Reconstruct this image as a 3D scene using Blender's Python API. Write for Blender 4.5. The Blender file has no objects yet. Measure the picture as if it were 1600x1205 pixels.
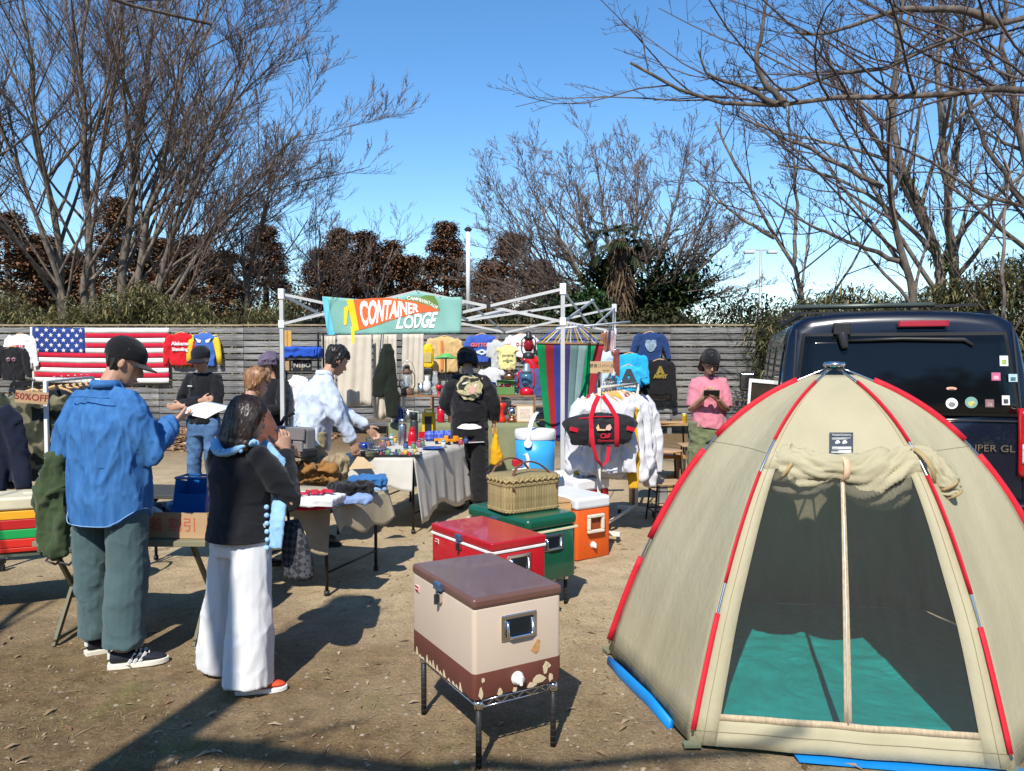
import bpy, bmesh, math, random
import numpy as np
from mathutils import Vector, Matrix, Euler
SC = bpy.context.scene
COL = SC.collection
R = math.radians
PI = math.pi
# ------------------------------------------------------------------ camera, sky, sun, exposure
CAM_H, FPX, PITCH = 1.62, 1200.0, R(2.03)
cam = bpy.data.cameras.new('camera')
cam.sensor_width = 36.0
cam.lens = 36.0 * FPX / 1600.0
cam.clip_start, cam.clip_end = 0.05, 3000.0
camo = bpy.data.objects.new('camera', cam)
camo.location = (0, 0, CAM_H)
camo.rotation_euler = (PI / 2 - PITCH, 0, 0)
COL.objects.link(camo)
SC.camera = camo

SUN_EL, SUN_AZ = R(46), R(13)          # the light travels forward and a little to the right
SUNV = Vector((math.sin(SUN_AZ) * math.cos(SUN_EL), math.cos(SUN_AZ) * math.cos(SUN_EL), -math.sin(SUN_EL)))
world = bpy.data.worlds.new('World')
SC.world = world
world.use_nodes = True
nt = world.node_tree
nt.nodes.clear()
wo = nt.nodes.new('ShaderNodeOutputWorld')
bg = nt.nodes.new('ShaderNodeBackground')
sky = nt.nodes.new('ShaderNodeTexSky')
sky.sky_type = 'NISHITA'
sky.sun_disc = False
sky.sun_elevation = SUN_EL
sky.sun_rotation = math.atan2(-SUNV.x, -SUNV.y)
sky.altitude = 0
sky.air_density = 1.0
sky.dust_density = 0.0
sky.ozone_density = 2.6
bg.inputs['Strength'].default_value = 0.13
# thin fair-weather cloud low over the trees
tc = nt.nodes.new('ShaderNodeTexCoord')
mp = nt.nodes.new('ShaderNodeMapping')
mp.inputs['Scale'].default_value = (1.6, 1.6, 6.0)
mp.inputs['Location'].default_value = (0.35, 0.1, 0.0)
nz = nt.nodes.new('ShaderNodeTexNoise')
nz.inputs['Scale'].default_value = 2.3
nz.inputs['Detail'].default_value = 7
nz.inputs['Roughness'].default_value = 0.55
cr = nt.nodes.new('ShaderNodeValToRGB')
cr.color_ramp.elements[0].position = 0.62
cr.color_ramp.elements[1].position = 0.86
sep = nt.nodes.new('ShaderNodeSeparateXYZ')
hr = nt.nodes.new('ShaderNodeMapRange')
hr.inputs['From Min'].default_value = 0.36
hr.inputs['From Max'].default_value = 0.06
mu = nt.nodes.new('ShaderNodeMath'); mu.operation = 'MULTIPLY'
mx = nt.nodes.new('ShaderNodeMix'); mx.data_type = 'RGBA'
mx.inputs[7].default_value = (7.5, 7.8, 8.2, 1)
L = nt.links.new
L(tc.outputs['Generated'], mp.inputs['Vector']); L(mp.outputs['Vector'], nz.inputs['Vector'])
L(nz.outputs['Fac'], cr.inputs['Fac']); L(tc.outputs['Generated'], sep.inputs['Vector'])
L(sep.outputs['Z'], hr.inputs['Value']); L(cr.outputs['Color'], mu.inputs[0]); L(hr.outputs['Result'], mu.inputs[1])
L(mu.outputs[0], mx.inputs[0]); hs = nt.nodes.new('ShaderNodeHueSaturation'); hs.inputs['Saturation'].default_value = 1.24; L(sky.outputs['Color'], hs.inputs['Color']); L(hs.outputs['Color'], mx.inputs[6]); L(mx.outputs[2], bg.inputs['Color'])
L(bg.outputs['Background'], wo.inputs['Surface'])

sl = bpy.data.lights.new('sun', 'SUN')
sl.energy = 4.2
sl.angle = R(0.53)
sl.color = (1.0, 0.955, 0.88)
so = bpy.data.objects.new('sun', sl)
so.rotation_euler = SUNV.to_track_quat('-Z', 'Y').to_euler()
so.location = (-3, -8, 12)
COL.objects.link(so)
SC.view_settings.view_transform = 'Standard'
SC.view_settings.look = 'None'
SC.view_settings.exposure = 0.62
SC.view_settings.gamma = 1.0
SC.view_settings.use_curve_mapping = False
SC.render.engine = 'CYCLES'
SC.cycles.max_bounces = 8
SC.cycles.transparent_max_bounces = 12

# ------------------------------------------------------------------ helpers
rnd = random.Random(7)
def ray(px, py):
    u, v = (px - 800.0) / FPX, (602.5 - py) / FPX
    return Vector((u, math.cos(PITCH) + v * math.sin(PITCH), -math.sin(PITCH) + v * math.cos(PITCH)))
def at(px, py, Y):
    d = ray(px, py)
    return Vector((0, 0, CAM_H)) + d * (Y / d.y)
def onz(px, py, z=0.0):
    d = ray(px, py)
    return Vector((0, 0, CAM_H)) + d * ((z - CAM_H) / d.z)

def _hash(ix, iy, iz, seed):
    n = (ix * 374761393 + iy * 668265263 + iz * 2147483647 + seed * 144665) & 0xffffffff
    n = ((n ^ (n >> 13)) * 1274126177) & 0xffffffff
    return ((n ^ (n >> 16)) & 0xffff) / 65535.0
def vnoise(p, seed=0):
    p = np.asarray(p, dtype=np.float64)
    i = np.floor(p).astype(np.int64); f = p - i; f = f * f * (3 - 2 * f)
    r = 0
    for a in (0, 1):
        for b in (0, 1):
            for c in (0, 1):
                w = (f[:, 0] if a else 1 - f[:, 0]) * (f[:, 1] if b else 1 - f[:, 1]) * (f[:, 2] if c else 1 - f[:, 2])
                r = r + w * _hash(i[:, 0] + a, i[:, 1] + b, i[:, 2] + c, seed)
    return r * 2 - 1
def fbm(p, seed=0, o=3):
    p = np.asarray(p, dtype=np.float64); r = 0; a = 1.0; t = 0
    for k in range(o):
        r = r + a * vnoise(p * (2 ** k) + 17.3 * k, seed + k); t += a; a *= 0.5
    return r / t

MATS = {}
def mat(name, col=(0.5, 0.5, 0.5), rough=0.6, metal=0.0, var=0.12, vscale=6.0, bump=0.0, bscale=60.0, spec=0.4,
        trans=0.0, alpha=1.0, col2=None, stretch=None, rand=0.0, coat=0.0, sheen=0.0, sss=0.0, detail=4.0, thr=None, emit=None, transl=0.0):
    if name in MATS: return MATS[name]
    m = bpy.data.materials.new(name); m.use_nodes = True
    t = m.node_tree; b = t.nodes['Principled BSDF']; L = t.links.new
    c = tuple(col) + (1.0,)
    b.inputs['Roughness'].default_value = rough
    b.inputs['Metallic'].default_value = metal
    b.inputs['Specular IOR Level'].default_value = spec
    b.inputs['Transmission Weight'].default_value = trans
    b.inputs['Alpha'].default_value = alpha
    b.inputs['Coat Weight'].default_value = coat
    b.inputs['Sheen Weight'].default_value = sheen
    if sss: b.inputs['Subsurface Weight'].default_value = sss; b.inputs['Subsurface Radius'].default_value = (0.01, 0.004, 0.002)
    co = t.nodes.new('ShaderNodeTexCoord')
    src = co.outputs['Object']
    if stretch:
        mp = t.nodes.new('ShaderNodeMapping'); mp.inputs['Scale'].default_value = stretch
        L(src, mp.inputs['Vector']); src = mp.outputs['Vector']
    n = t.nodes.new('ShaderNodeTexNoise'); n.inputs['Scale'].default_value = vscale; n.inputs['Detail'].default_value = detail
    L(src, n.inputs['Vector'])
    rp = t.nodes.new('ShaderNodeValToRGB')
    if col2 is None:
        d = [max(0, x * (1 - var)) for x in col]; u = [min(1, x * (1 + var)) for x in col]
    else:
        d, u = list(col), list(col2)
    lo, hi = thr if thr else (0.3, 0.7)
    rp.color_ramp.elements[0].position = lo; rp.color_ramp.elements[1].position = hi
    rp.color_ramp.elements[0].color = d + [1]; rp.color_ramp.elements[1].color = u + [1]
    L(n.outputs['Fac'], rp.inputs['Fac'])
    out = rp.outputs['Color']
    if rand:
        oi = t.nodes.new('ShaderNodeObjectInfo'); hs = t.nodes.new('ShaderNodeHueSaturation')
        mr = t.nodes.new('ShaderNodeMapRange'); mr.inputs['To Min'].default_value = 1 - rand; mr.inputs['To Max'].default_value = 1 + rand
        L(oi.outputs['Random'], mr.inputs['Value']); L(mr.outputs['Result'], hs.inputs['Value']); L(out, hs.inputs['Color']); out = hs.outputs['Color']
    L(out, b.inputs['Base Color'])
    if bump:
        n2 = t.nodes.new('ShaderNodeTexNoise'); n2.inputs['Scale'].default_value = bscale; n2.inputs['Detail'].default_value = 3
        L(src, n2.inputs['Vector'])
        bp = t.nodes.new('ShaderNodeBump'); bp.inputs['Strength'].default_value = bump; bp.inputs['Distance'].default_value = 0.01
        L(n2.outputs['Fac'], bp.inputs['Height']); L(bp.outputs['Normal'], b.inputs['Normal'])
    if emit:
        b.inputs['Emission Color'].default_value = tuple(emit[0]) + (1,); b.inputs['Emission Strength'].default_value = emit[1]
    if transl:
        ts = t.nodes.new('ShaderNodeBsdfTranslucent'); ms = t.nodes.new('ShaderNodeMixShader'); ms.inputs[0].default_value = transl
        L(out, ts.inputs['Color']); L(b.outputs[0], ms.inputs[1]); L(ts.outputs[0], ms.inputs[2])
        L(ms.outputs[0], t.nodes['Material Output'].inputs['Surface'])
    MATS[name] = m
    return m
def cloth(name, col, var=0.10, bump=0.35, rough=0.9, **k):
    return mat(name, col, rough=rough, var=var, vscale=7, bump=bump, bscale=220, spec=0.15, sheen=0.15, **k)

def tag(o, label=None, cat=None, group=None, kind=None):
    if label: o['label'] = label
    if cat: o['category'] = cat
    if group: o['group'] = group
    if kind: o['kind'] = kind
    return o
def thing(name, label, cat, loc=(0, 0, 0), rz=0.0, group=None):
    o = bpy.data.objects.new(name, None); COL.objects.link(o)
    o.empty_display_size = 0.1
    o.location = loc; o.rotation_euler = (0, 0, rz)
    return tag(o, label, cat, group)
def copy_tree(o, parent=None):
    c = o.copy(); COL.objects.link(c); c.parent = parent
    for ch in [x for x in COL.objects if x.parent == o] if False else list(o.children): copy_tree(ch, c)
    return c
def inv(o):
    m = Matrix.Translation(o.location) @ o.rotation_euler.to_matrix().to_4x4() @ Matrix.Diagonal(tuple(o.scale) + (1,))
    m = m.inverted()
    if o.parent: m = m @ inv(o.parent)
    return m

class MB:
    def __init__(s): s.v = []; s.f = []
    def add(s, vs, fs):
        o = len(s.v); s.v += [tuple(x) for x in vs]; s.f += [tuple(i + o for i in q) for q in fs]; return s
    def box(s, c, d, rz=0.0, M=None, rx=0.0, ry=0.0):
        x, y, z = d[0] / 2, d[1] / 2, d[2] / 2
        vs = [Vector(p) for p in ((-x, -y, -z), (x, -y, -z), (x, y, -z), (-x, y, -z), (-x, -y, z), (x, -y, z), (x, y, z), (-x, y, z))]
        m = Matrix.Translation(c) @ Euler((rx, ry, rz)).to_matrix().to_4x4()
        if M is not None: m = M @ m
        return s.add([m @ p for p in vs], [(0, 3, 2, 1), (4, 5, 6, 7), (0, 1, 5, 4), (1, 2, 6, 5), (2, 3, 7, 6), (3, 0, 4, 7)])
    def loft(s, rings, closed=True, cap=True):
        n = len(rings[0]); vs = [p for r in rings for p in r]; fs = []
        m = n if closed else n - 1
        for i in range(len(rings) - 1):
            for j in range(m):
                a, b = i * n + j, i * n + (j + 1) % n
                fs.append((a, b, b + n, a + n))
        if cap and closed:
            fs.append(tuple(reversed(range(n)))); fs.append(tuple((len(rings) - 1) * n + j for j in range(n)))
        return s.add(vs, fs)
    def tube(s, pts, r, n=8, flat=None, cap=True, up=None):
        pts = [Vector(p) for p in pts]
        k = len(pts)
        rs = [r] * k if isinstance(r, (int, float)) else list(r)
        rings = []; ref = Vector(up) if up else None
        for i, p in enumerate(pts):
            d = (pts[min(i + 1, k - 1)] - pts[max(i - 1, 0)])
            d = d.normalized() if d.length > 1e-9 else Vector((0, 0, 1))
            if ref is None: ref = Vector((0, 0, 1)) if abs(d.z) < 0.9 else Vector((1, 0, 0))
            a = ref - d * ref.dot(d)
            if a.length < 1e-4: a = d.orthogonal()
            a.normalize(); b = d.cross(a)
            if not up: ref = a
            ra, rb = (rs[i] if isinstance(rs[i], tuple) else (rs[i], rs[i] * (flat or 1.0)))
            rings.append([p + a * (math.cos(t) * ra) + b * (math.sin(t) * rb) for t in [2 * PI * j / n for j in range(n)]])
        return s.loft(rings, True, cap)
    def bar(s, a, b, w, h=None):
        a, b = Vector(a), Vector(b); h = h or w
        return s.tube([a, b], [(w * 0.7071, h * 0.7071)] * 2, n=4) if False else s._bar(a, b, w, h)
    def _bar(s, a, b, w, h):
        d = (b - a).normalized(); u = Vector((0, 0, 1)) if abs(d.z) < 0.95 else Vector((0, 1, 0))
        x = d.cross(u).normalized(); y = x.cross(d)
        q = [(-1, -1), (1, -1), (1, 1), (-1, 1)]
        return s.loft([[p + x * (i * w / 2) + y * (j * h / 2) for i, j in q] for p in (a, b)])
    def lathe(s, prof, c=(0, 0, 0), n=16, M=None):
        c = Vector(c); rings = []
        for r, z in prof:
            rings.append([Vector((max(r, 1e-4) * math.cos(2 * PI * j / n), max(r, 1e-4) * math.sin(2 * PI * j / n), z)) + c for j in range(n)])
        if M is not None: rings = [[M @ p for p in r] for r in rings]
        return s.loft(rings)
    def prism(s, poly, t, M=None):
        n = len(poly); vs = [Vector((x, 0, z)) for x, z in poly] + [Vector((x, t, z)) for x, z in poly]
        if M is not None: vs = [M @ p for p in vs]
        return s.add(vs, [tuple(range(n)), tuple(reversed(range(n, 2 * n)))] + [(j, j + n, (j + 1) % n + n, (j + 1) % n) for j in range(n)])
    def grid(s, fn, nu, nv):
        vs = [fn(i / nu, j / nv) for j in range(nv + 1) for i in range(nu + 1)]
        fs = [(j * (nu + 1) + i, j * (nu + 1) + i + 1, (j + 1) * (nu + 1) + i + 1, (j + 1) * (nu + 1) + i) for j in range(nv) for i in range(nu)]
        return s.add(vs, fs)
    def ell(s, c, r, n=12, m=8, M=None):
        c = Vector(c); rings = []
        for i in range(m + 1):
            t = -PI / 2 + PI * i / m; k = max(math.cos(t), 1e-3)
            rings.append([c + Vector((r[0] * k * math.cos(2 * PI * j / n), r[1] * k * math.sin(2 * PI * j / n), r[2] * math.sin(t))) for j in range(n)])
        if M is not None: rings = [[M @ p for p in q] for q in rings]
        return s.loft(rings)
    def mesh(s, name, M=None):
        me = bpy.data.meshes.new(name)
        vs = s.v if M is None else [tuple(M @ Vector(p)) for p in s.v]
        me.from_pydata(vs, [], s.f)
        bm = bmesh.new(); bm.from_mesh(me); bmesh.ops.recalc_face_normals(bm, faces=bm.faces); bm.to_mesh(me); bm.free()
        return me
    def build(s, name, m, parent=None, smooth=False, bevel=0.0, world=False, solid=0.0, sub=0, seg=2):
        me = s.mesh(name, inv(parent) if (world and parent) else None)
        return link(name, me, m, parent, smooth, bevel, solid, sub, seg)
def link(name, me, m, parent=None, smooth=False, bevel=0.0, solid=0.0, sub=0, seg=2):
    o = bpy.data.objects.new(name, me); COL.objects.link(o)
    if m is not None and not me.materials: me.materials.append(m)
    if smooth: me.polygons.foreach_set('use_smooth', [True] * len(me.polygons))
    if solid:
        q = o.modifiers.new('s', 'SOLIDIFY'); q.thickness = solid; q.offset = 0
    if bevel:
        q = o.modifiers.new('b', 'BEVEL'); q.width = bevel; q.segments = seg; q.limit_method = 'ANGLE'; q.angle_limit = R(35)
        if not smooth: me.polygons.foreach_set('use_smooth', [True] * len(me.polygons))
        if hasattr(q, 'harden_normals'): q.harden_normals = True
    if sub:
        q = o.modifiers.new('u', 'SUBSURF'); q.levels = sub; q.render_levels = sub
    if parent: o.parent = parent
    return o
def baked(me, mods):
    """apply modifiers given as (type, dict) to a mesh and hand back the result"""
    t = bpy.data.objects.new('tmp', me); COL.objects.link(t)
    for ty, kw in mods:
        q = t.modifiers.new('m', ty)
        for k, v in kw.items(): setattr(q, k, v)
    dg = bpy.context.evaluated_depsgraph_get()
    r = bpy.data.meshes.new_from_object(t.evaluated_get(dg))
    bpy.data.objects.remove(t)
    bpy.data.meshes.remove(me)
    return r
def remeshed(mb, voxel=0.012, smooth=4, M=None):
    return baked(mb.mesh('tmp', M), [('REMESH', dict(mode='VOXEL', voxel_size=voxel)), ('SMOOTH', dict(factor=0.5, iterations=smooth))])
def getv(me):
    a = np.empty(len(me.vertices) * 3); me.vertices.foreach_get('co', a); return a.reshape(-1, 3)
def setv(me, a):
    me.vertices.foreach_set('co', np.ascontiguousarray(a).ravel()); me.update()
def normals(me):
    a = np.empty(len(me.vertices) * 3, dtype=np.float32); me.vertex_normals.foreach_get('vector', a); return a.reshape(-1, 3)
def wrinkle(me, amp=0.006, scale=(9, 9, 9), seed=1, ridged=True):
    v = getv(me); n = normals(me)
    w = v + 0.05 * np.stack([fbm(v * 5, seed + 9, 2), fbm(v * 5 + 31, seed + 9, 2), fbm(v * 5 + 67, seed + 9, 2)], 1)
    h = fbm(w * np.array(scale), seed, 3)
    if ridged: h = np.clip(1 - np.abs(h) * 1.9, 0, 1) ** 2.2 * 1.9 - .6
    setv(me, v + n * (h * amp)[:, None]); return me
def npmesh(name, verts, faces):
    """fast mesh from numpy arrays, faces all of the same size"""
    me = bpy.data.meshes.new(name); k = faces.shape[1]; nf = len(faces)
    me.vertices.add(len(verts)); me.vertices.foreach_set('co', np.ascontiguousarray(verts, dtype=np.float32).ravel())
    me.loops.add(nf * k); me.loops.foreach_set('vertex_index', np.ascontiguousarray(faces, dtype=np.int32).ravel())
    me.polygons.add(nf); me.polygons.foreach_set('loop_start', np.arange(nf, dtype=np.int32) * k)
    try: me.polygons.foreach_set('loop_total', np.full(nf, k, dtype=np.int32))
    except Exception: pass
    me.update(calc_edges=True); me.validate()
    return me
def text(body, size, m, parent, M, name='lettering', ext=0.001, shear=0.0, align='CENTER', sx=1.0, world=False, warp=None, bold=0.0):
    """flat lettering in the local xz plane (read from -y), pushed through M"""
    cu = bpy.data.curves.new('t', 'FONT'); cu.body = body; cu.size = size; cu.align_x = align; cu.align_y = 'CENTER'
    cu.extrude = ext; cu.shear = shear; cu.resolution_u = 3; cu.offset = bold
    t = bpy.data.objects.new('t', cu); COL.objects.link(t)
    dg = bpy.context.evaluated_depsgraph_get()
    me = bpy.data.meshes.new_from_object(t.evaluated_get(dg)); bpy.data.objects.remove(t); bpy.data.curves.remove(cu)
    me.name = name; me.materials.clear()
    A = Matrix(((sx, 0, 0, 0), (0, 0, -1, 0), (0, 1, 0, 0), (0, 0, 0, 1)))
    if warp is None: me.transform((inv(parent) @ M @ A) if world else (M @ A))
    else:
        me.transform(A); v = getv(me); v = warp(v); setv(me, v); me.transform((inv(parent) @ M) if world else M)
    return link(name, me, m, parent)
def T(x=0, y=0, z=0, rz=0, rx=0, ry=0):
    return Matrix.Translation((x, y, z)) @ Euler((rx, ry, rz)).to_matrix().to_4x4()
# ------------------------------------------------------------------ ground
def ground_mat():
    m = bpy.data.materials.new('packed_earth'); m.use_nodes = True
    t = m.node_tree; b = t.nodes['Principled BSDF']; L = t.links.new
    b.inputs['Roughness'].default_value = 0.95; b.inputs['Specular IOR Level'].default_value = 0.15
    co = t.nodes.new('ShaderNodeTexCoord').outputs['Object']
    def noise(s, d=5, r=0.55):
        n = t.nodes.new('ShaderNodeTexNoise'); n.inputs['Scale'].default_value = s; n.inputs['Detail'].default_value = d
        n.inputs['Roughness'].default_value = r; L(co, n.inputs['Vector']); return n.outputs['Fac']
    def ramp(f, a, b2, ca=(0, 0, 0), cb=(1, 1, 1)):
        r = t.nodes.new('ShaderNodeValToRGB'); r.color_ramp.elements[0].position = a; r.color_ramp.elements[1].position = b2
        r.color_ramp.elements[0].color = tuple(ca) + (1,); r.color_ramp.elements[1].color = tuple(cb) + (1,); L(f, r.inputs['Fac']); return r.outputs['Color']
    def mix(f, a, b2, mode='MIX'):
        x = t.nodes.new('ShaderNodeMix'); x.data_type = 'RGBA'; x.blend_type = mode
        for i, q in ((0, f), (6, a), (7, b2)):
            if isinstance(q, (tuple, float)): x.inputs[i].default_value = q if isinstance(q, float) else q + (1,)
            else: L(q, x.inputs[i])
        return x.outputs[2]
    sand = ramp(noise(3.5, 8, 0.7), 0.3, 0.72, (0.35, 0.27, 0.16), (0.57, 0.45, 0.285))
    soil = ramp(noise(9, 8, 0.7), 0.3, 0.7, (0.105, 0.066, 0.032), (0.27, 0.185, 0.095))
    # brown soil near the photographer and to the left, sand in the middle of the yard
    sp = t.nodes.new('ShaderNodeSeparateXYZ'); L(co, sp.inputs[0])
    ma = t.nodes.new('ShaderNodeMath'); ma.operation = 'MULTIPLY_ADD'; L(sp.outputs['X'], ma.inputs[0]); ma.inputs[1].default_value = 0.45; L(sp.outputs['Y'], ma.inputs[2])
    mb = t.nodes.new('ShaderNodeMath'); mb.operation = 'MULTIPLY_ADD'; L(noise(1.1, 5), mb.inputs[0]); mb.inputs[1].default_value = 3.2; L(ma.outputs[0], mb.inputs[2])
    mr = t.nodes.new('ShaderNodeMapRange'); L(mb.outputs[0], mr.inputs['Value']); mr.inputs['From Min'].default_value = 4.4; mr.inputs['From Max'].default_value = 6.6
    base = mix(mr.outputs['Result'], soil, sand)
    far = t.nodes.new('ShaderNodeMapRange'); L(sp.outputs['Y'], far.inputs['Value']); far.inputs['From Min'].default_value = 10.5; far.inputs['From Max'].default_value = 14.5
    base = mix(far.outputs['Result'], base, soil)
    moss = ramp(noise(2.3, 6, 0.65), 0.56, 0.74)
    near = t.nodes.new('ShaderNodeMapRange'); L(sp.outputs['Y'], near.inputs['Value']); near.inputs['From Min'].default_value = 4.6; near.inputs['From Max'].default_value = 3.2
    mf = t.nodes.new('ShaderNodeMath'); mf.operation = 'MULTIPLY'; L(moss, mf.inputs[0]); L(near.outputs['Result'], mf.inputs[1])
    m2 = t.nodes.new('ShaderNodeMath'); m2.operation = 'MULTIPLY'; L(mf.outputs[0], m2.inputs[0]); m2.inputs[1].default_value = 0.8
    base = mix(m2.outputs[0], base, (0.19, 0.19, 0.06))
    grit = ramp(noise(70, 6, 0.85), 0.36, 0.64, (0.58, 0.55, 0.52), (1.15, 1.15, 1.15))
    base = mix(1.0, base, grit, 'MULTIPLY')
    L(base, b.inputs['Base Color'])
    bp = t.nodes.new('ShaderNodeBump'); bp.inputs['Strength'].default_value = 0.9; bp.inputs['Distance'].default_value = 0.012
    ad = t.nodes.new('ShaderNodeMath'); ad.operation = 'ADD'; L(noise(60, 6, 0.7), ad.inputs[0]); L(noise(14, 6, 0.6), ad.inputs[1])
    L(ad.outputs[0], bp.inputs['Height']); L(bp.outputs['Normal'], b.inputs['Normal'])
    return m
def axis(lo, hi, a, b, fine, grow=1.25):
    xs = list(np.arange(a, b + 1e-6, fine)); s = fine; x = b
    while x < hi: s *= grow; x = min(hi, x + s); xs.append(x)
    s = fine; x = a
    while x > lo: s *= grow; x = max(lo, x - s); xs.insert(0, x)
    return np.array(xs)
gx, gy = axis(-900, 900, -4.2, 4.2, 0.045), axis(-60, 1500, 2.4, 7.5, 0.045)
def ground_z(x, y):
    p = np.stack([x, y, 0 * x], 1)
    near = np.clip(1.3 - np.hypot(x, y - 6) / 30, 0, 1)
    return near * (0.012 * fbm(p * 1.7, 3, 3) + 0.010 * fbm(p * 6.5, 5, 4)) - 0.004
X, Yg = np.meshgrid(gx, gy); xx, yy = X.ravel(), Yg.ravel()
gv = np.stack([xx, yy, ground_z(xx, yy)], 1)
nx, ny = len(gx), len(gy)
ii = (np.arange(ny - 1)[:, None] * nx + np.arange(nx - 1)[None, :]).ravel()
g = link('ground', npmesh('ground', gv, np.stack([ii, ii + 1, ii + 1 + nx, ii + nx], 1)), ground_mat(), None, True)
g['kind'] = 'structure'

# loose stones, dry leaves, twigs and grass on the earth (nobody could count them)
nr = np.random.default_rng(5)
def isle_mat(name, cols, rough=0.9, trans=0.0, spec=0.2):
    m = bpy.data.materials.new(name); m.use_nodes = True; t = m.node_tree; b = t.nodes['Principled BSDF']; L = t.links.new
    gm = t.nodes.new('ShaderNodeNewGeometry'); r = t.nodes.new('ShaderNodeValToRGB'); e = r.color_ramp.elements
    while len(e) < len(cols): e.new(0.5)
    for i, c in enumerate(cols): e[i].position = i / (len(cols) - 1); e[i].color = tuple(c) + (1,)
    L(gm.outputs['Random Per Island'], r.inputs['Fac']); L(r.outputs['Color'], b.inputs['Base Color'])
    b.inputs['Roughness'].default_value = rough; b.inputs['Specular IOR Level'].default_value = spec
    if trans:
        ts = t.nodes.new('ShaderNodeBsdfTranslucent'); ms = t.nodes.new('ShaderNodeMixShader'); ms.inputs[0].default_value = trans
        L(r.outputs['Color'], ts.inputs['Color']); L(b.outputs[0], ms.inputs[1]); L(ts.outputs[0], ms.inputs[2]); L(ms.outputs[0], t.nodes['Material Output'].inputs['Surface'])
    return m
def scatter_xy(n, y0, y1, p=1.6, wide=0.72):
    y = y0 + (y1 - y0) * nr.random(n) ** p; x = (nr.random(n) * 2 - 1) * wide * y
    return x, y
def stones(n):
    x, y = scatter_xy(n, 2.6, 8.5, 1.7); s = 0.0035 + 0.011 * nr.random(n) ** 4
    base = np.array([(1, 0, 0), (0.3, 0.95, 0), (-0.8, 0.6, 0), (-0.8, -0.6, 0), (0.3, -0.95, 0), (0.1, 0.05, 0.8)], dtype=float)
    fc = np.array([(0, 1, 5), (1, 2, 5), (2, 3, 5), (3, 4, 5), (4, 0, 5)])
    a = nr.random(n) * 6.28; c, sn = np.cos(a), np.sin(a)
    j = base[None] * (0.7 + 0.6 * nr.random((n, 6, 3)))
    v = np.empty((n, 6, 3)); v[..., 0] = (j[..., 0] * c[:, None] - j[..., 1] * sn[:, None]) * s[:, None] + x[:, None]
    v[..., 1] = (j[..., 0] * sn[:, None] + j[..., 1] * c[:, None]) * s[:, None] + y[:, None]
    v[..., 2] = j[..., 2] * s[:, None] * 0.8 + ground_z(x, y)[:, None] - 0.001
    return npmesh('loose_stones', v.reshape(-1, 3), (fc[None] + 6 * np.arange(n)[:, None, None]).reshape(-1, 3))
tag(link('loose_stones', stones(6000), isle_mat('stone', [(0.13, 0.10, 0.07), (0.24, 0.19, 0.13), (0.33, 0.28, 0.21), (0.17, 0.13, 0.09)])),
    'small stones and crumbs of earth over the yard', 'gravel', kind='stuff')
def blades(x, y, z, ln, wd, dirs, droop, fold=0.25):
    """narrow folded leaves: 2 quads along the length; dirs are unit vectors"""
    n = len(x); d = dirs; up = np.array([0, 0, 1.0]); s = np.cross(d, up); s /= np.linalg.norm(s, axis=1)[:, None] + 1e-9
    p0 = np.stack([x, y, z], 1); nrm = np.cross(s, d)
    p1 = p0 + d * (ln * 0.45)[:, None]; p2 = p0 + d * ln[:, None] + np.array([0, 0, -1.0]) * (ln * droop)[:, None]
    w = (s * wd[:, None] / 2)
    v = np.stack([p0 - w * 0.25, p0 + w * 0.25, p1 - w + nrm * (wd * fold)[:, None], p1 + w + nrm * (wd * fold)[:, None], p2 - w * 0.12, p2 + w * 0.12], 1)
    f = np.array([(0, 1, 3, 2), (2, 3, 5, 4)])
    return v.reshape(-1, 3), (f[None] + 6 * np.arange(n)[:, None, None]).reshape(-1, 4)
def unit(n, zlo, zhi):
    a = nr.random(n) * 2 * PI; z = zlo + (zhi - zlo) * nr.random(n); r = np.sqrt(np.maximum(0, 1 - z * z))
    return np.stack([r * np.cos(a), r * np.sin(a), z], 1)
n = 1300; x, y = scatter_xy(n, 2.7, 8.0, 1.3)
big = nr.random(n) ** 5
v, f = blades(x, y, ground_z(x, y) + 0.004, 0.018 + 0.06 * big, 0.007 + 0.022 * big, unit(n, -0.05, 0.25), 0.05 * np.ones(n), 0.3)
tag(link('leaf_litter', npmesh('leaf_litter', v, f), isle_mat('dry_leaf', [(0.10, 0.06, 0.03), (0.26, 0.17, 0.09), (0.40, 0.30, 0.19), (0.20, 0.10, 0.05)], 0.8)),
    'dry leaves and bits of bark lying on the earth', 'leaves', kind='stuff')
n = 2600; x, y = scatter_xy(n, 2.7, 12.0, 1.4)
a = nr.random(n) * 6.28
v, f = blades(x, y, ground_z(x, y) + 0.003, 0.03 + 0.12 * nr.random(n) ** 4, 0.0025 + 0.003 * nr.random(n), np.stack([np.cos(a), np.sin(a), 0.05 * nr.random(n)], 1), 0.02 * np.ones(n), 0.5)
tag(link('twig_litter', npmesh('twig_litter', v, f), isle_mat('dry_twig', [(0.12, 0.08, 0.05), (0.33, 0.25, 0.16), (0.22, 0.16, 0.10)])),
    'thin dry twigs and straw scattered on the earth', 'twigs', kind='stuff')
n = 12000; x, y = scatter_xy(n, 2.7, 5.0, 1.2); p3 = np.stack([x, y, 0 * x], 1)
k = fbm(p3 * 1.5 + 4.2, 21, 3) > 0.10; x, y = x[k], y[k]; n = len(x)
v, f = blades(x, y, ground_z(x, y) - 0.002, 0.012 + 0.022 * nr.random(n), 0.002 + 0.0015 * nr.random(n), unit(n, 0.3, 0.95), 0.3 * np.ones(n))
tag(link('sparse_grass', npmesh('sparse_grass', v, f), isle_mat('grass', [(0.10, 0.13, 0.03), (0.22, 0.22, 0.07), (0.34, 0.29, 0.14)], 0.8, 0.3)),
    'sparse short yellow green grass in the foreground', 'grass', kind='stuff')
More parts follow.
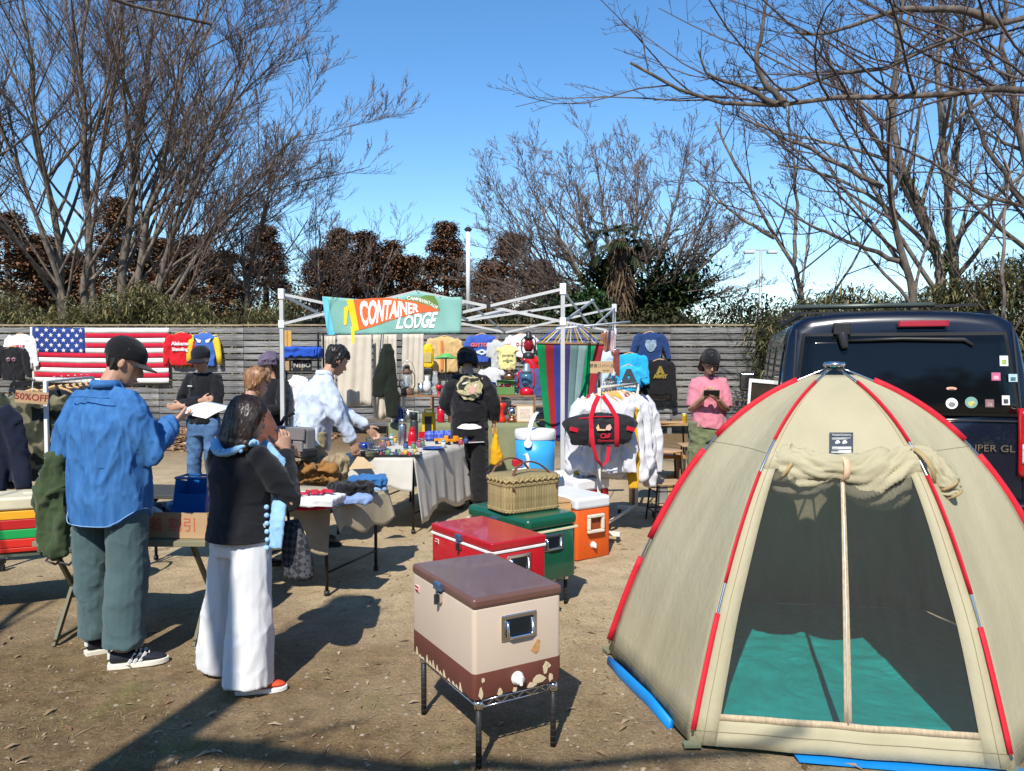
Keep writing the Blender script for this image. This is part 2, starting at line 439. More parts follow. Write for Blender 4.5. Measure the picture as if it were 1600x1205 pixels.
# heap of fallen leaves along the foot of the fence
n = 7000; x = -8.8 + 5.2 * nr.random(n); y = 13.4 + 2.7 * nr.random(n)
hh = 0.22 * np.clip(1 - ((x + 6.6) / 2.3) ** 2, 0, 1) * np.clip(1 - ((y - 14.9) / 1.4) ** 2, 0, 1)
v, f = blades(x, y, hh * nr.random(n) ** 0.3 + 0.01, 0.10 + 0.10 * nr.random(n), 0.05 + 0.05 * nr.random(n), unit(n, -0.3, 0.5), 0.1 * np.ones(n))
tag(link('leaf_heap', npmesh('leaf_heap', v, f), isle_mat('heap_leaf', [(0.16, 0.08, 0.04), (0.33, 0.19, 0.10), (0.48, 0.33, 0.20), (0.22, 0.12, 0.06)], 0.85, 0.15)),
    'low heap of fallen brown leaves at the foot of the fence', 'leaves', kind='stuff')

# ------------------------------------------------------------------ wooden fence
FY, FZ0, FZ1 = 16.4, 0.16, 2.29
wood = mat('weathered_board', (0.10, 0.098, 0.094), rough=0.85, col2=(0.27, 0.262, 0.25), vscale=3.0, stretch=(1.2, 8, 14), bump=0.35, bscale=18, rand=0.38, spec=0.2, detail=7)
post_m = mat('fence_post', (0.16, 0.15, 0.14), rough=0.9, var=0.25)
fence = thing('wooden_fence', 'tall weathered grey fence of horizontal boards across the back', 'fence', (-3, FY, 0))
rows, sec, x0, x1 = 15, 1.82, -20.28, 6.4
ph = (FZ1 - FZ0) / rows
bases = []
for q in range(4):
    mb = MB(); mb.box((0, 0, 0), (sec - 0.008, 0.024, ph - 0.022 - 0.006 * q)); bases.append(mb.mesh('plank'))
    bases[-1].materials.append(wood)
ns = int((x1 - x0) / sec)
for i in range(ns):
    for j in range(rows):
        o = bpy.data.objects.new('plank', bases[rnd.randrange(4)]); COL.objects.link(o); o.parent = fence
        o.location = (x0 + (i + 0.5) * sec + 3 + (0.0 if j % 2 else rnd.uniform(-.002, .002)), rnd.uniform(-0.006, 0.006), FZ0 + (j + 0.5) * ph + rnd.uniform(-0.006, 0.006))
        o.rotation_euler = (rnd.uniform(-.03, .03), rnd.uniform(-.0022, .0022), 0)
    mb = MB(); mb.box((x0 + i * sec + 3, 0.075, FZ1 / 2 - 0.05), (0.09, 0.09, FZ1 + 0.1)); mb.build('post', post_m, fence)
    mb = MB(); mb.box((x0 + (i + 0.5) * sec + 3, 0.035, FZ1 + 0.036 + rnd.uniform(-.004, .004)), (sec - 0.006, 0.14, 0.035)); mb.build('cap_rail', mat('cap_wood', (0.28, 0.22, 0.14), 0.85, var=0.3, stretch=(1, 6, 6), rand=0.2), fence)

# ------------------------------------------------------------------ trees
bark_g = mat('bark_grey', (0.095, 0.075, 0.06), rough=0.95, col2=(0.25, 0.21, 0.17), vscale=5, stretch=(3, 3, 1), bump=0.6, bscale=25, spec=0.1)
bark_d = mat('bark_dark', (0.055, 0.045, 0.04), rough=0.95, col2=(0.17, 0.14, 0.115), vscale=5, stretch=(3, 3, 1), bump=0.6, bscale=25, spec=0.1)
twig_g = mat('twig_grey', (0.10, 0.072, 0.06), rough=0.9, col2=(0.20, 0.15, 0.125), vscale=2, spec=0.1)
twig_d = mat('twig_dark', (0.05, 0.038, 0.036), rough=0.9, col2=(0.12, 0.09, 0.08), vscale=2, spec=0.1)
def tubes(pts, rad, n, off):
    """many polylines of one length at once: pts (N,K,3), rad (N,K)"""
    N, K = rad.shape; ang = np.arange(n) * 2 * PI / n
    d = np.empty_like(pts); d[:, 1:-1] = pts[:, 2:] - pts[:, :-2]; d[:, 0] = pts[:, 1] - pts[:, 0]; d[:, -1] = pts[:, -1] - pts[:, -2]
    d /= np.linalg.norm(d, axis=2)[..., None] + 1e-9
    ref = np.where((np.abs(d.mean(1)[:, 2]) > 0.6)[:, None], np.array([0.31, 0.95, 0.05]), np.array([0.05, 0.1, 1.0]))
    a = np.cross(d, ref[:, None]); a /= np.linalg.norm(a, axis=2)[..., None] + 1e-9; b = np.cross(d, a)
    v = pts[:, :, None] + (a[:, :, None] * np.cos(ang)[None, None, :, None] + b[:, :, None] * np.sin(ang)[None, None, :, None]) * rad[:, :, None, None]
    i = (np.arange(K - 1)[:, None] * n + np.arange(n)[None]).ravel(); j = (np.arange(K - 1)[:, None] * n + ((np.arange(n) + 1) % n)[None]).ravel()
    f = np.stack([i, j, j + n, i + n], 1)
    if n == 2: f = f[::2]
    f = f[None] + (np.arange(N) * K * n)[:, None, None]
    return v.reshape(-1, 3), f.reshape(-1, 4) + off
class Tree:
    def __init__(s, seed, kids=(8, 6, 5, 4), ang=(22, 50), ratio=(0.4, 0.65), wob=0.08, trop=0.05, rmin=0.006, start=0.25, rr=0.5):
        s.g = np.random.default_rng(seed); s.kids = kids; s.ang = ang; s.ratio = ratio; s.wob = wob; s.trop = trop; s.rmin = rmin; s.start = start; s.rr = rr; s.roots = []; s.extra = []
    def limb(s, rad, path, end=0.25):
        pts = np.array([tuple(p) for p in path], dtype=float); K = 15
        c = np.r_[0, np.cumsum(np.linalg.norm(np.diff(pts, axis=0), axis=1))]; q = np.linspace(0, c[-1], K); pts = np.stack([np.interp(q, c, pts[:, k]) for k in range(3)], 1)
        for _ in range(2): pts[1:-1] = (pts[:-2] + 2 * pts[1:-1] + pts[2:]) / 4
        pts[1:-1] += s.g.normal(0, c[-1] * 0.005, (K - 2, 3))
        s.roots.append((pts, rad * (1 - (1 - end) * np.linspace(0, 1, K) ** 0.8), c[-1]))
    def stem(s, p, d, ln, r):
        pts = [np.array(p, dtype=float)]; d = np.array(d, dtype=float)
        for i in range(7):
            d = d + s.g.normal(0, s.wob, 3); d /= np.linalg.norm(d); pts.append(pts[-1] + d * ln / 7)
        s.limb(r, pts)
    def levels(s):
        pts = np.stack([q[0] for q in s.roots]); rad = np.stack([q[1] for q in s.roots]); ln = np.array([q[2] for q in s.roots]); out = [(pts, rad)]
        for lv, n in enumerate(s.kids):
            N, K = rad.shape; g = s.g
            if lv == 0: cnt = np.maximum(2, np.round(n * np.clip(ln / ln.mean(), 0.5, 1.6) * (0.85 + 0.3 * g.random(N)))).astype(int)
            else: cnt = np.maximum(1, np.round(n * (0.7 + 0.6 * g.random(N)))).astype(int)
            ix = np.repeat(np.arange(N), cnt); M = len(ix)
            st = np.concatenate([(np.arange(c) + g.random(c)) / c for c in cnt]); lo = s.start if lv < 2 else 0.12
            fr = np.minimum(lo + (1 - lo) * st, 0.985); q = fr * (K - 1); i = q.astype(int); u = (q - i)[:, None]
            p0 = pts[ix, i]; p1 = pts[ix, i + 1]; base = p0 + (p1 - p0) * u; d = p1 - p0; d /= np.linalg.norm(d, axis=1)[:, None] + 1e-9
            r0 = rad[ix, i] + (rad[ix, i + 1] - rad[ix, i]) * (q - i)
            az = g.random(M) * 2 * PI; an = np.radians(g.uniform(s.ang[0], s.ang[1], M))
            ref = np.where((np.abs(d[:, 2]) > 0.95)[:, None], np.array([1.0, 0, 0]), np.array([0, 0, 1.0])); a = np.cross(d, ref); a /= np.linalg.norm(a, axis=1)[:, None]; b = np.cross(d, a)
            nd = d * np.cos(an)[:, None] + (a * np.cos(az)[:, None] + b * np.sin(az)[:, None]) * np.sin(an)[:, None]
            nd[:, 2] = np.where(nd[:, 2] < -0.1, nd[:, 2] * -0.3, nd[:, 2])
            l2 = ln[ix] * g.uniform(s.ratio[0], s.ratio[1], M) * (1.12 - 0.5 * fr)
            r2 = np.maximum(s.rmin, np.minimum(r0 * (s.rr + 0.15 * g.random(M)), l2 * 0.02))
            S = (6, 5, 3, 2, 2)[lv]; P = np.empty((M, S + 1, 3)); P[:, 0] = base; dd = nd
            for k in range(S):
                w = g.normal(0, s.wob * (1.1 + 0.35 * lv), (M, 3)); w[:, 2] += s.trop * (0.6 + 0.5 * lv)
                dd = dd + w; dd /= np.linalg.norm(dd, axis=1)[:, None]; P[:, k + 1] = P[:, k] + dd * (l2 / S)[:, None]
            rad = np.maximum(s.rmin * 0.75, r2[:, None] * (1 - 0.65 * np.linspace(0, 1, S + 1)[None])); pts = P; ln = l2; out.append((pts, rad))
        return out
    def build(s, name, label, base, bm, tm, group=None):
        t = thing(name, label, 'tree', tuple(base), 0, group); b = np.array(tuple(base)); V = []; F = []; o = 0; W = []; G = []; o2 = 0
        for p, r in s.extra: v, f = tubes(p[None] - b, r[None], 10, o); V.append(v); F.append(f); o += len(v)
        for p, r in s.levels():
            k = r[:, 0] > 0.03
            if k.any(): v, f = tubes(p[k] - b, r[k], 8, o); V.append(v); F.append(f); o += len(v)
            if (~k).any(): v, f = tubes(p[~k] - b, r[~k], 2 if p.shape[1] <= 3 else 3, o2); W.append(v); G.append(f); o2 += len(v)
        link('trunk', npmesh('trunk', np.concatenate(V), np.concatenate(F)), bm, t, True)
        link('crown', npmesh('crown', np.concatenate(W), np.concatenate(G)), tm, t, True)
        return t
V3 = lambda *a: [tuple(q) for q in a]
# left: broad many-stemmed tree
t = Tree(11, kids=(15, 8, 7, 5), ang=(18, 46), ratio=(0.34, 0.55), wob=0.05, trop=0.05, rmin=0.0055, start=0.25)
for (bx, tx, ty, rr) in ((104, 20, -60, 0.17), (120, -70, 60, 0.13), (134, 130, -120, 0.17), (150, 90, -160, 0.12), (181, 262, -90, 0.19), (195, 330, -20, 0.16), (216, 395, 70, 0.15), (222, 470, 205, 0.12), (205, 440, 330, 0.09)):
    p0 = at(bx, 520, 20.0); p0.z = 0; p2 = at(tx, ty, 19.0 + rnd.uniform(-1.5, 2)); m1 = p0.lerp(p2, 0.3) + Vector(((bx - tx) * 0.0022, 0, 0.8)); m2 = p0.lerp(p2, 0.62) + Vector(((bx - tx) * 0.0016, 0, 0.7))
    ln = (p2 - p0).length
    t.limb(rr * 0.8, V3(p0, m1, m2, p2), 0.16)
t.build('bare_tree', 'large bare tree with many fanning stems behind the flag', tuple(at(160, 520, 20.0).to_2d()) + (0,), bark_g, twig_g)
# left edge and right-hand neighbours
def simple_tree(seed, px, Y, h, rad, lean, label, bm, tm, kids=(14, 7, 6, 4), ang=(22, 50), rmin=0.0055, trop=0.05, start=0.22, group=None, ratio=(0.36, 0.58)):
    t = Tree(seed, kids=kids, ang=ang, wob=0.06, trop=trop, rmin=rmin, start=start, ratio=ratio)
    b = at(px, 560, Y); t.stem((b.x, b.y, 0), (lean[0], lean[1], 1.0), h, rad)
    return t.build('bare_tree', label, (b.x, b.y, 0), bm, tm, group)
simple_tree(3, -70, 19, 9.5, 0.16, (0.05, 0.0), 'bare grey tree at the left edge of the photo', bark_g, twig_g)
simple_tree(4, 362, 21, 6.6, 0.10, (0.20, 0.0), 'slim bare tree leaning right beside the broad many-stemmed tree', bark_g, twig_g)
simple_tree(5, 480, 23, 5.6, 0.08, (0.12, 0.0), 'thin bare sapling left of the green banner', bark_g, twig_g)
simple_tree(6, 545, 25, 5.8, 0.08, (0.10, 0.0), 'small bare tree with open crown above the green banner', bark_g, twig_g, kids=(9, 5, 4, 2))
# centre: wide zelkova crown
t = Tree(21, kids=(15, 7, 6, 5), ang=(20, 50), ratio=(0.27, 0.48), wob=0.06, trop=0.05, rmin=0.0055, start=0.25)
cb = at(985, 560, 25.0); cb.z = 0
for (jx, jy) in ((760, 340), (778, 262), (815, 222), (870, 205), (930, 196), (1000, 198), (1070, 205), (1122, 250), (1155, 320), (1150, 400), (745, 415), (905, 300), (1050, 290), (840, 262), (970, 250), (738, 455), (790, 390), (1168, 440), (1120, 380), (1085, 430), (850, 420)):
    jy = jy + 42 * (1 if jy < 330 else .3); p2 = at(jx, jy, 25.0 + rnd.uniform(-2.2, 2.2)); s1 = Vector((cb.x, cb.y, 2.0 + rnd.uniform(0, 1.3)))
    m1 = s1.lerp(p2, 0.35) + Vector(((jx - 985) * 0.0022, 0, -0.15)); m2 = s1.lerp(p2, 0.7) + Vector(((jx - 985) * 0.0018, 0, 0.1))
    t.limb(0.10, V3(s1, m1, m2, p2), 0.10)
t.extra.append((np.array([(cb.x, cb.y, 0), (cb.x - .05, cb.y, 1.2), (cb.x + .02, cb.y, 2.6), (cb.x, cb.y, 3.6)]), np.array([0.55, 0.46, 0.40, 0.2])))
zel = t.build('bare_tree', 'wide domed bare tree with ivied trunk behind the fence', tuple(cb), bark_g, twig_g)
def leaf_cloud(name, cx, n, ext, ln, wd, m, parent=None, zlo=-0.6, zhi=0.7, droop=0.25, power=0.6, world=True):
    """leaves spread through lumpy ellipsoids: cx is a list of (centre, radii)"""
    V = []; F = []; off = 0
    for c, r in cx:
        k = max(3, int(n * 1.0 / len(cx)))
        d = unit(k, -1, 1); q = nr.random(k) ** power
        p = np.array(c) + d * q[:, None] * np.array(r)
        v, f = blades(p[:, 0], p[:, 1], p[:, 2], ln * (0.6 + 0.8 * nr.random(k)), wd * (0.6 + 0.8 * nr.random(k)), unit(k, zlo, zhi), droop * np.ones(k))
        V.append(v); F.append(f + off); off += len(v)
    V = np.concatenate(V)
    if parent and world: V = V - np.array(parent.location)
    return link(name, npmesh(name, V, np.concatenate(F)), m, parent)
ivy_m = isle_mat('ivy_leaf', [(0.012, 0.022, 0.008), (0.03, 0.05, 0.015), (0.05, 0.075, 0.025)], 0.55, 0.15)
leaf_cloud('ivy', [((cb.x + rnd.uniform(-.7, .7), cb.y - 0.3, z), (0.85, 0.6, 0.6)) for z in np.linspace(1.2, 5.0, 12)], 9500, 1, 0.15, 0.09, ivy_m, zel)
# windmill palm in front of it
pb = at(968, 560, 23.5); pb.z = 0
palm = thing('palm_tree', 'shaggy palm with drooping fronds before the wide bare tree', 'palm', tuple(pb))
mb = MB(); mb.tube([(0, 0, 0), (0.05, 0, 2), (0, 0, 4.2), (-0.05, 0, 5.2)], [0.17, 0.19, 0.22, 0.2], 12)
me = remeshed(mb, 0.05, 1); wrinkle(me, 0.07, (9, 9, 5), 3); link('trunk', me, mat('palm_fibre', (0.045, 0.028, 0.018), 0.95, col2=(0.12, 0.075, 0.048), vscale=8, bump=0.8, bscale=30), palm, False)
V = []; F = []; off = 0
for i in range(26):
    az = rnd.random() * 6.28; el = rnd.uniform(-0.75, 0.8); d = Vector((math.cos(az) * math.cos(el), math.sin(az) * math.cos(el), math.sin(el)))
    tip = Vector((0, 0, 5.15)) + d * rnd.uniform(0.55, 0.9); k = 16
    a = d.orthogonal().normalized(); dirs = []
    s = d.cross(Vector((0, 0, 1))).normalized()
    for j in range(k):
        u = (j / (k - 1) - 0.5) * 2.2; q = (d * math.cos(u) + s * math.sin(u)); q.z -= 0.25; dirs.append(tuple(q.normalized()))
    v, f = blades(np.full(k, tip.x), np.full(k, tip.y), np.full(k, tip.z), np.full(k, 0.5) * (0.8 + 0.4 * nr.random(k)), np.full(k, 0.045), np.array(dirs), 0.35 * np.ones(k))
    V.append(v); F.append(f + off); off += len(v)
link('fronds', npmesh('fronds', np.concatenate(V), np.concatenate(F)), isle_mat('palm_leaf', [(0.02, 0.032, 0.014), (0.04, 0.055, 0.022), (0.08, 0.07, 0.035)], 0.6, 0.15), palm)
leaf_cloud('dead_fronds', [((pb.x, pb.y, z), (0.42, 0.42, 0.5)) for z in (3.4, 3.9, 4.4, 4.8)], 700, 1, 0.45, 0.035, isle_mat('dead_frond', [(0.07, 0.045, 0.025), (0.16, 0.11, 0.065)], 0.9), palm, -1, -0.5)
# right: group of slender bare trees
def limb_tree(seed, label, base, limbs, bm, tm, kids=(12, 5, 4, 3), rmin=0.0045, group=None, name='bare_tree', ang=(22, 58), ratio=(0.26, 0.5)):
    t = Tree(seed, kids=kids, ang=ang, wob=0.09, trop=0.04, rmin=rmin, start=0.25, ratio=ratio)
    for q in limbs: t.limb(q[0], V3(*q[1]), q[2] if len(q) > 2 else 0.25)
    return t.build(name, label, base, bm, tm, group)
def pl(Y, *pp): return [at(a, b, Y) for a, b in pp]
def gr(px, Y): q = at(px, 560, Y); return (q.x, q.y, 0)
limb_tree(31, 'slender pale grey tree rising straight to the top right', gr(1502, 15), [(0.125, [Vector(gr(1506, 15))] + pl(15, (1497, 388), (1478, 270), (1465, 172), (1472, 0), (1480, -120)))], bark_g, twig_d, kids=(16, 6, 5, 4))
ivt = limb_tree(32, 'leaning bare tree with leafy creeper on its lower trunk', gr(1490, 14.5), [(0.13, [Vector(gr(1495, 14.5))] + pl(14.5, (1469, 401), (1432, 315), (1396, 241), (1388, 150), (1402, 0), (1410, -90)))], bark_g, twig_d, kids=(16, 6, 5, 4))
leaf_cloud('creeper', [(tuple(at(a, b, 14.5)), (0.22, 0.22, 0.3)) for a, b in ((1460, 385), (1445, 345), (1428, 310), (1412, 278), (1478, 410))], 550, 1, 0.13, 0.035, isle_mat('creeper_leaf', [(0.05, 0.06, 0.02), (0.12, 0.13, 0.05)], 0.7, 0.2), ivt, -1, 0)
limb_tree(33, 'dark forked tree rising from behind the van roof', gr(1436, 12.5), [(0.085, [Vector(gr(1440, 12.5))] + pl(12.5, (1432, 483), (1405, 410), (1394, 350), (1378, 293), (1391, 172), (1402, 60), (1405, -60))), (0.05, pl(12.5, (1378, 293), (1300, 250), (1201, 203), (1150, 180))), (0.045, pl(12.5, (1404, 408), (1330, 380), (1262, 352), (1190, 300)))], bark_d, twig_d, kids=(12, 6, 5, 4))
limb_tree(34, 'thin bare tree slanting left beside the lamp post', gr(1262, 17), [(0.08, [Vector(gr(1275, 17))] + pl(17, (1258, 444), (1201, 358), (1150, 260), (1118, 190))), (0.05, pl(17, (1210, 372), (1140, 330), (1075, 270))), (0.05, pl(17, (1240, 415), (1245, 320), (1238, 230), (1228, 150)))], bark_g, twig_d, kids=(10, 6, 5, 4))
limb_tree(35, 'spindly bare sapling at the right edge behind the van', gr(1572, 12), [(0.05, [Vector(gr(1576, 12))] + pl(12, (1568, 500), (1562, 400), (1580, 300), (1560, 200)))], bark_g, twig_d, kids=(7, 4, 3, 2))
limb_tree(38, 'tall bare tree behind the van at the far right', gr(1640, 13), [(0.12, [Vector(gr(1650, 13))] + pl(13, (1640, 400), (1600, 250), (1570, 120), (1560, -40))), (0.06, pl(13, (1630, 360), (1540, 230), (1500, 120), (1480, 20)))], bark_d, twig_d, kids=(14, 7, 6, 4))
# near tree at the right whose long limbs reach into the frame
Kx, Ky = 8.6, 8.2
limb_tree(36, 'near bare tree whose long limbs reach in from the right', (Kx, Ky, 0), [
    (0.20, [(Kx, Ky, 0), (Kx - .1, Ky, 2), (Kx, Ky + .1, 4), (Kx + .2, Ky, 6.5), (Kx, Ky, 9)]),
    (0.06, [Vector((Kx, Ky, 3.4))] + pl(8.2, (1720, -10), (1600, 30), (1478, 65), (1391, 103), (1305, 129), (1215, 132), (1160, 140))),
    (0.06, [Vector((Kx, Ky, 3.0))] + pl(8.0, (1760, 150), (1600, 127), (1538, 127), (1456, 147), (1370, 164), (1297, 170), (1210, 162), (1120, 178), (1060, 160), (985, 98))),
    (0.040, pl(8.0, (1230, 166), (1190, 125), (1178, 105), (1192, 40), (1202, -30))),
    (0.035, pl(8.0, (1215, 163), (1150, 130), (1105, 120), (1092, 80))),
    (0.045, [Vector((Kx, Ky, 2.6))] + pl(8.4, (1720, 350), (1600, 332), (1530, 306), (1450, 262), (1408, 228), (1360, 215))),
    (0.05, pl(8.2, (1560, 40), (1500, 10), (1400, 15), (1300, 55), (1240, 50)))], bark_d, twig_d, kids=(13, 5, 4, 2), rmin=0.003, ratio=(0.18, 0.42))
# tree beside the photographer: its trunk throws the long soft shadow in the foreground
Lx, Ly = -2.42, -0.75
limb_tree(37, 'bare tree beside the photographer with twigs hanging in at top left', (Lx, Ly, 0), [
    (0.16, [(Lx, Ly, -0.1), (Lx, Ly, 2), (Lx + .03, Ly, 4), (Lx - .05, Ly + .05, 6.2)], .7),
    (0.075, [(Lx, Ly, 4.2), (-1.7, -1.5, 4.8), (-.9, -1.75, 5.0), (.1, -1.7, 5.2)]),
    (0.045, [(Lx, Ly, 3.1), (Lx - 1.9, 1.0, 4.2), (Lx - 1.7, 3.2, 4.5)] + [at(60, -25, 4.9), at(150, 0, 5.2), at(250, 16, 5.5), at(330, 38, 5.8)])], bark_d, twig_d, kids=(4, 3, 2), rmin=0.0035, ratio=(0.14, 0.3))

# dark bamboo and shrubs behind the fence
bam = isle_mat('bamboo_leaf', [(0.055, 0.065, 0.02), (0.12, 0.125, 0.045), (0.22, 0.19, 0.085), (0.34, 0.28, 0.15)], 0.6, 0.25)
bamd = isle_mat('bamboo_leaf_dark', [(0.025, 0.035, 0.012), (0.07, 0.08, 0.03), (0.16, 0.14, 0.06), (0.30, 0.24, 0.12)], 0.6, 0.2)
def thicket(name, label, cols, n, m, ln=0.2, wd=0.032):
    V = []; F = []; off = 0
    for (px, pt, Y, w, dp) in cols:
        k = n // len(cols); top = at(px, pt, Y).z; cx = at(px, pt, Y).x
        q = nr.random(k); x = cx + (nr.random(k) * 2 - 1) * w; y = Y + (nr.random(k) * 2 - 1) * dp
        z = 0.4 + (top - 0.4) * q ** 0.55 * (0.86 + 0.2 * fbm(np.stack([x * 1.7, y, 0 * x], 1), 8, 2))
        v, f = blades(x, y, z, ln * (0.6 + 0.8 * nr.random(k)), wd * (0.6 + 0.8 * nr.random(k)), unit(k, -0.7, 0.6), 0.35 * np.ones(k)); V.append(v); F.append(f + off); off += len(v)
    o = link(name, npmesh(name, np.concatenate(V), np.concatenate(F)), m); return tag(o, label, 'thicket', kind='stuff')
thicket('bamboo_thicket', 'olive dwarf bamboo growing over the fence on the left', [(px, 448 + 22 * math.sin(px * 0.021) + rnd.uniform(-12, 12), 18.6 + rnd.uniform(-.5, 1.2), 0.7, 0.8) for px in range(-60, 450, 26)], 36000, bam)
thicket('bamboo_thicket', 'dark bamboo thicket rising behind the van on the right', [(px, 462 - max(0, px - 1230) * 0.20 + rnd.uniform(-14, 14), 13.6 + rnd.uniform(-.4, 1.4), 0.5, 0.8) for px in range(1215, 1720, 22)], 36000, bamd, 0.20, 0.028)
thicket('undergrowth', 'dark evergreen undergrowth behind the middle of the fence', [(px, 475 + rnd.uniform(-22, 14), 22 + rnd.uniform(-1.5, 2), 0.9, 0.9) for px in range(430, 1260, 32)], 26000, isle_mat('under_leaf', [(0.02, 0.028, 0.012), (0.05, 0.055, 0.022), (0.12, 0.09, 0.05)], 0.6, 0.15), 0.24, 0.07)
def shrub(px, pt, Y, rx, label, m, n=2600, ln=0.2, wd=0.09):
    top = at(px, pt, Y); t = thing('evergreen_shrub', label, 'shrub', (top.x, Y, 0))
    cs = [((top.x + rnd.uniform(-rx, rx) * .6, Y + rnd.uniform(-.5, .5), top.z * rnd.uniform(.25, .85)), (rx * .55, rx * .5, top.z * .22)) for _ in range(9)]
    leaf_cloud('foliage', cs, n, 1, ln, wd, m, t); mb = MB()
    mb.tube([(0, 0, 0), (0.05, 0, top.z * .4), (-0.05, 0, top.z * .8)], [0.09, 0.06, 0.02], 6); mb.build('stem', bark_d, t); return t
shm = isle_mat('shrub_leaf', [(0.012, 0.03, 0.008), (0.03, 0.07, 0.018), (0.06, 0.11, 0.03)], 0.4, 0.15)
shrub(895, 445, 21.5, 1.3, 'green shrub behind the right side of the canopy frame', shm)
shrub(1045, 400, 24.5, 1.5, 'dark evergreen right of the palm trunk', ivy_m, 5200)
shrub(940, 420, 24.2, 1.2, 'dark evergreen left of the palm trunk', ivy_m, 4200)
shrub(1095, 455, 27, 1.6, 'low brownish bush left of the lamp post', isle_mat('brown_bush', [(0.05, 0.035, 0.028), (0.12, 0.085, 0.065)], 0.9), 2600, 0.3, 0.03)
shrub(1160, 450, 30, 1.9, 'dull green bush behind the lamp post', isle_mat('dull_bush', [(0.03, 0.035, 0.02), (0.08, 0.075, 0.045)], 0.8), 2600, 0.25, 0.08)
# red brown winter cedars
def cedar_mesh(seed, h):
    g = np.random.default_rng(seed); cs = []
    for i in range(150):
        q = g.random() ** 0.8; z = h * (0.12 + 0.88 * q); rr = h * 0.20 * (1.02 - q) ** 0.8 * (0.7 + 0.4 * g.random()); a = g.random() * 6.28
        cs.append(((rr * math.cos(a), rr * math.sin(a), z - rr * 0.15), (h * 0.048, h * 0.048, h * 0.034)))
    V = []; F = []; off = 0
    for c, r in cs:
        k = 95; d = unit(k, -1, 1); p = np.array(c) + d * (nr.random(k) ** .5)[:, None] * np.array(r) * 1.15
        v, f = blades(p[:, 0], p[:, 1], p[:, 2], h * 0.020 * (0.6 + .8 * nr.random(k)), h * 0.0085 * np.ones(k), unit(k, -.6, .6), 0.3 * np.ones(k)); V.append(v); F.append(f + off); off += len(v)
    return npmesh('crown', np.concatenate(V), np.concatenate(F))
ced_m = isle_mat('cedar_leaf', [(0.07, 0.045, 0.025), (0.17, 0.08, 0.042), (0.26, 0.125, 0.065), (0.09, 0.09, 0.04)], 0.9)
H0 = 10.0
cms = [cedar_mesh(40 + i, H0) for i in range(3)]
tm = MB().tube([(0, 0, 0), (0, 0, 5), (0, 0, 9.7)], [0.22, 0.15, 0.03], 7).mesh('trunk'); tm.materials.append(bark_d)
for c in cms: c.materials.append(ced_m)
where = [(10, 330, 'behind the left edge of the broad bare tree'), (60, 352, 'behind the star corner of the flag, seen through bare stems'), (120, 362, 'seen between the stems of the broad bare tree'), (185, 348, 'seen behind the thickest stems of the broad bare tree'), (245, 352, 'seen through the lower limbs of the broad bare tree'), (300, 350, 'above the red sweatshirt on the fence'), (352, 366, 'above the cap of the man with folded arms'), (415, 380, 'left of the canopy frame'), (500, 396, 'above the left end of the green banner'), (532, 388, 'above the yellow part of the banner'), (572, 382, 'above the orange part of the banner'), (612, 386, 'above the middle of the banner'), (645, 392, 'above the right half of the banner'), (697, 376, 'just left of the white centre pole'), (762, 398, 'just right of the white centre pole'), (800, 380, 'behind the left limbs of the domed bare tree'), (845, 404, 'low behind the domed bare tree')]
for i, (px, py, w) in enumerate(where):
    Y = 44 + (i * 7 % 5) * 2.0; q = at(px, py, Y)
    t = thing('cedar_tree', 'red brown cedar ' + w, 'cedar', (q.x, Y, 0), rnd.random() * 6, 'red brown cedars on the skyline')
    s = q.z / H0; t.scale = (s * rnd.uniform(1.5, 2.3), s * 1.5, s * rnd.uniform(.86, 1.14))
    for nm, me in (('trunk', tm), ('crown', cms[i % 3])):
        o = bpy.data.objects.new(nm, me); COL.objects.link(o); o.parent = t
# far belt of woodland that reads as one mass
V = []; F = []; off = 0
n = 26000; x = (nr.random(n) * 2 - 1) * 75; y = 66 + 14 * nr.random(n); z = (5.6 + 3.4 / (1 + np.exp(x / 4 - .5))) * nr.random(n) ** 0.7 * (0.8 + 0.35 * fbm(np.stack([x * .16, 0 * x, 0 * x], 1), 4, 3))
v, f = blades(x, y, z, 0.4 + .5 * nr.random(n), 0.16 + 0.22 * nr.random(n), unit(n, -.7, .7), .3 * np.ones(n))
tag(link('far_woodland', npmesh('far_woodland', v, f), isle_mat('far_leaf', [(0.07, 0.055, 0.04), (0.15, 0.09, 0.06), (0.09, 0.085, 0.05)], 0.9)), 'hazy brown belt of woodland on the horizon', 'woodland', kind='stuff')
# house behind the canopy frame
h0 = at(825, 560, 31); hs = thing('house', 'low house with white gable behind the canopy frame', 'house', (h0.x, 31, 0))
gz = at(818, 464, 31).z; ez = at(818, 492, 31).z; gw = 1.6
wl = mat('render_wall', (0.62, 0.58, 0.52), 0.9, var=0.06); rf = mat('slate_roof', (0.10, 0.11, 0.13), 0.7, var=0.25, vscale=9, stretch=(1, 1, 6)); wt = mat('white_trim', (0.78, 0.78, 0.76), 0.6, var=0.04)
MB().prism([(-gw, 0), (gw, 0), (gw, ez), (0, gz - .12), (-gw, ez)], 6).build('wall', wl, hs)
for s in (-1, 1):
    mb = MB(); mb.loft([[Vector((s * (gw + .35), y, ez - .28)), Vector((0, y, gz)), Vector((0, y, gz - .1)), Vector((s * (gw + .35), y, ez - .38))] for y in (-.35, 6.2)]); mb.build('roof_slope', rf, hs)
    mb = MB(); mb.loft([[Vector((s * (gw + .38), y, ez - .27)), Vector((0, y, gz + .04)), Vector((0, y, gz - .2)), Vector((s * (gw + .38), y, ez - .51))] for y in (-.42, -.36)]); mb.build('barge_board', wt, hs)
w = MB().box((0.05, -.02, gz - .75), (.5, .06, .3)).build('window', wt, hs); MB().box((0.05, -.055, gz - .75), (.42, .02, .22)).build('pane', mat('dark_pane', (.02, .022, .025), .1, spec=.6), w)
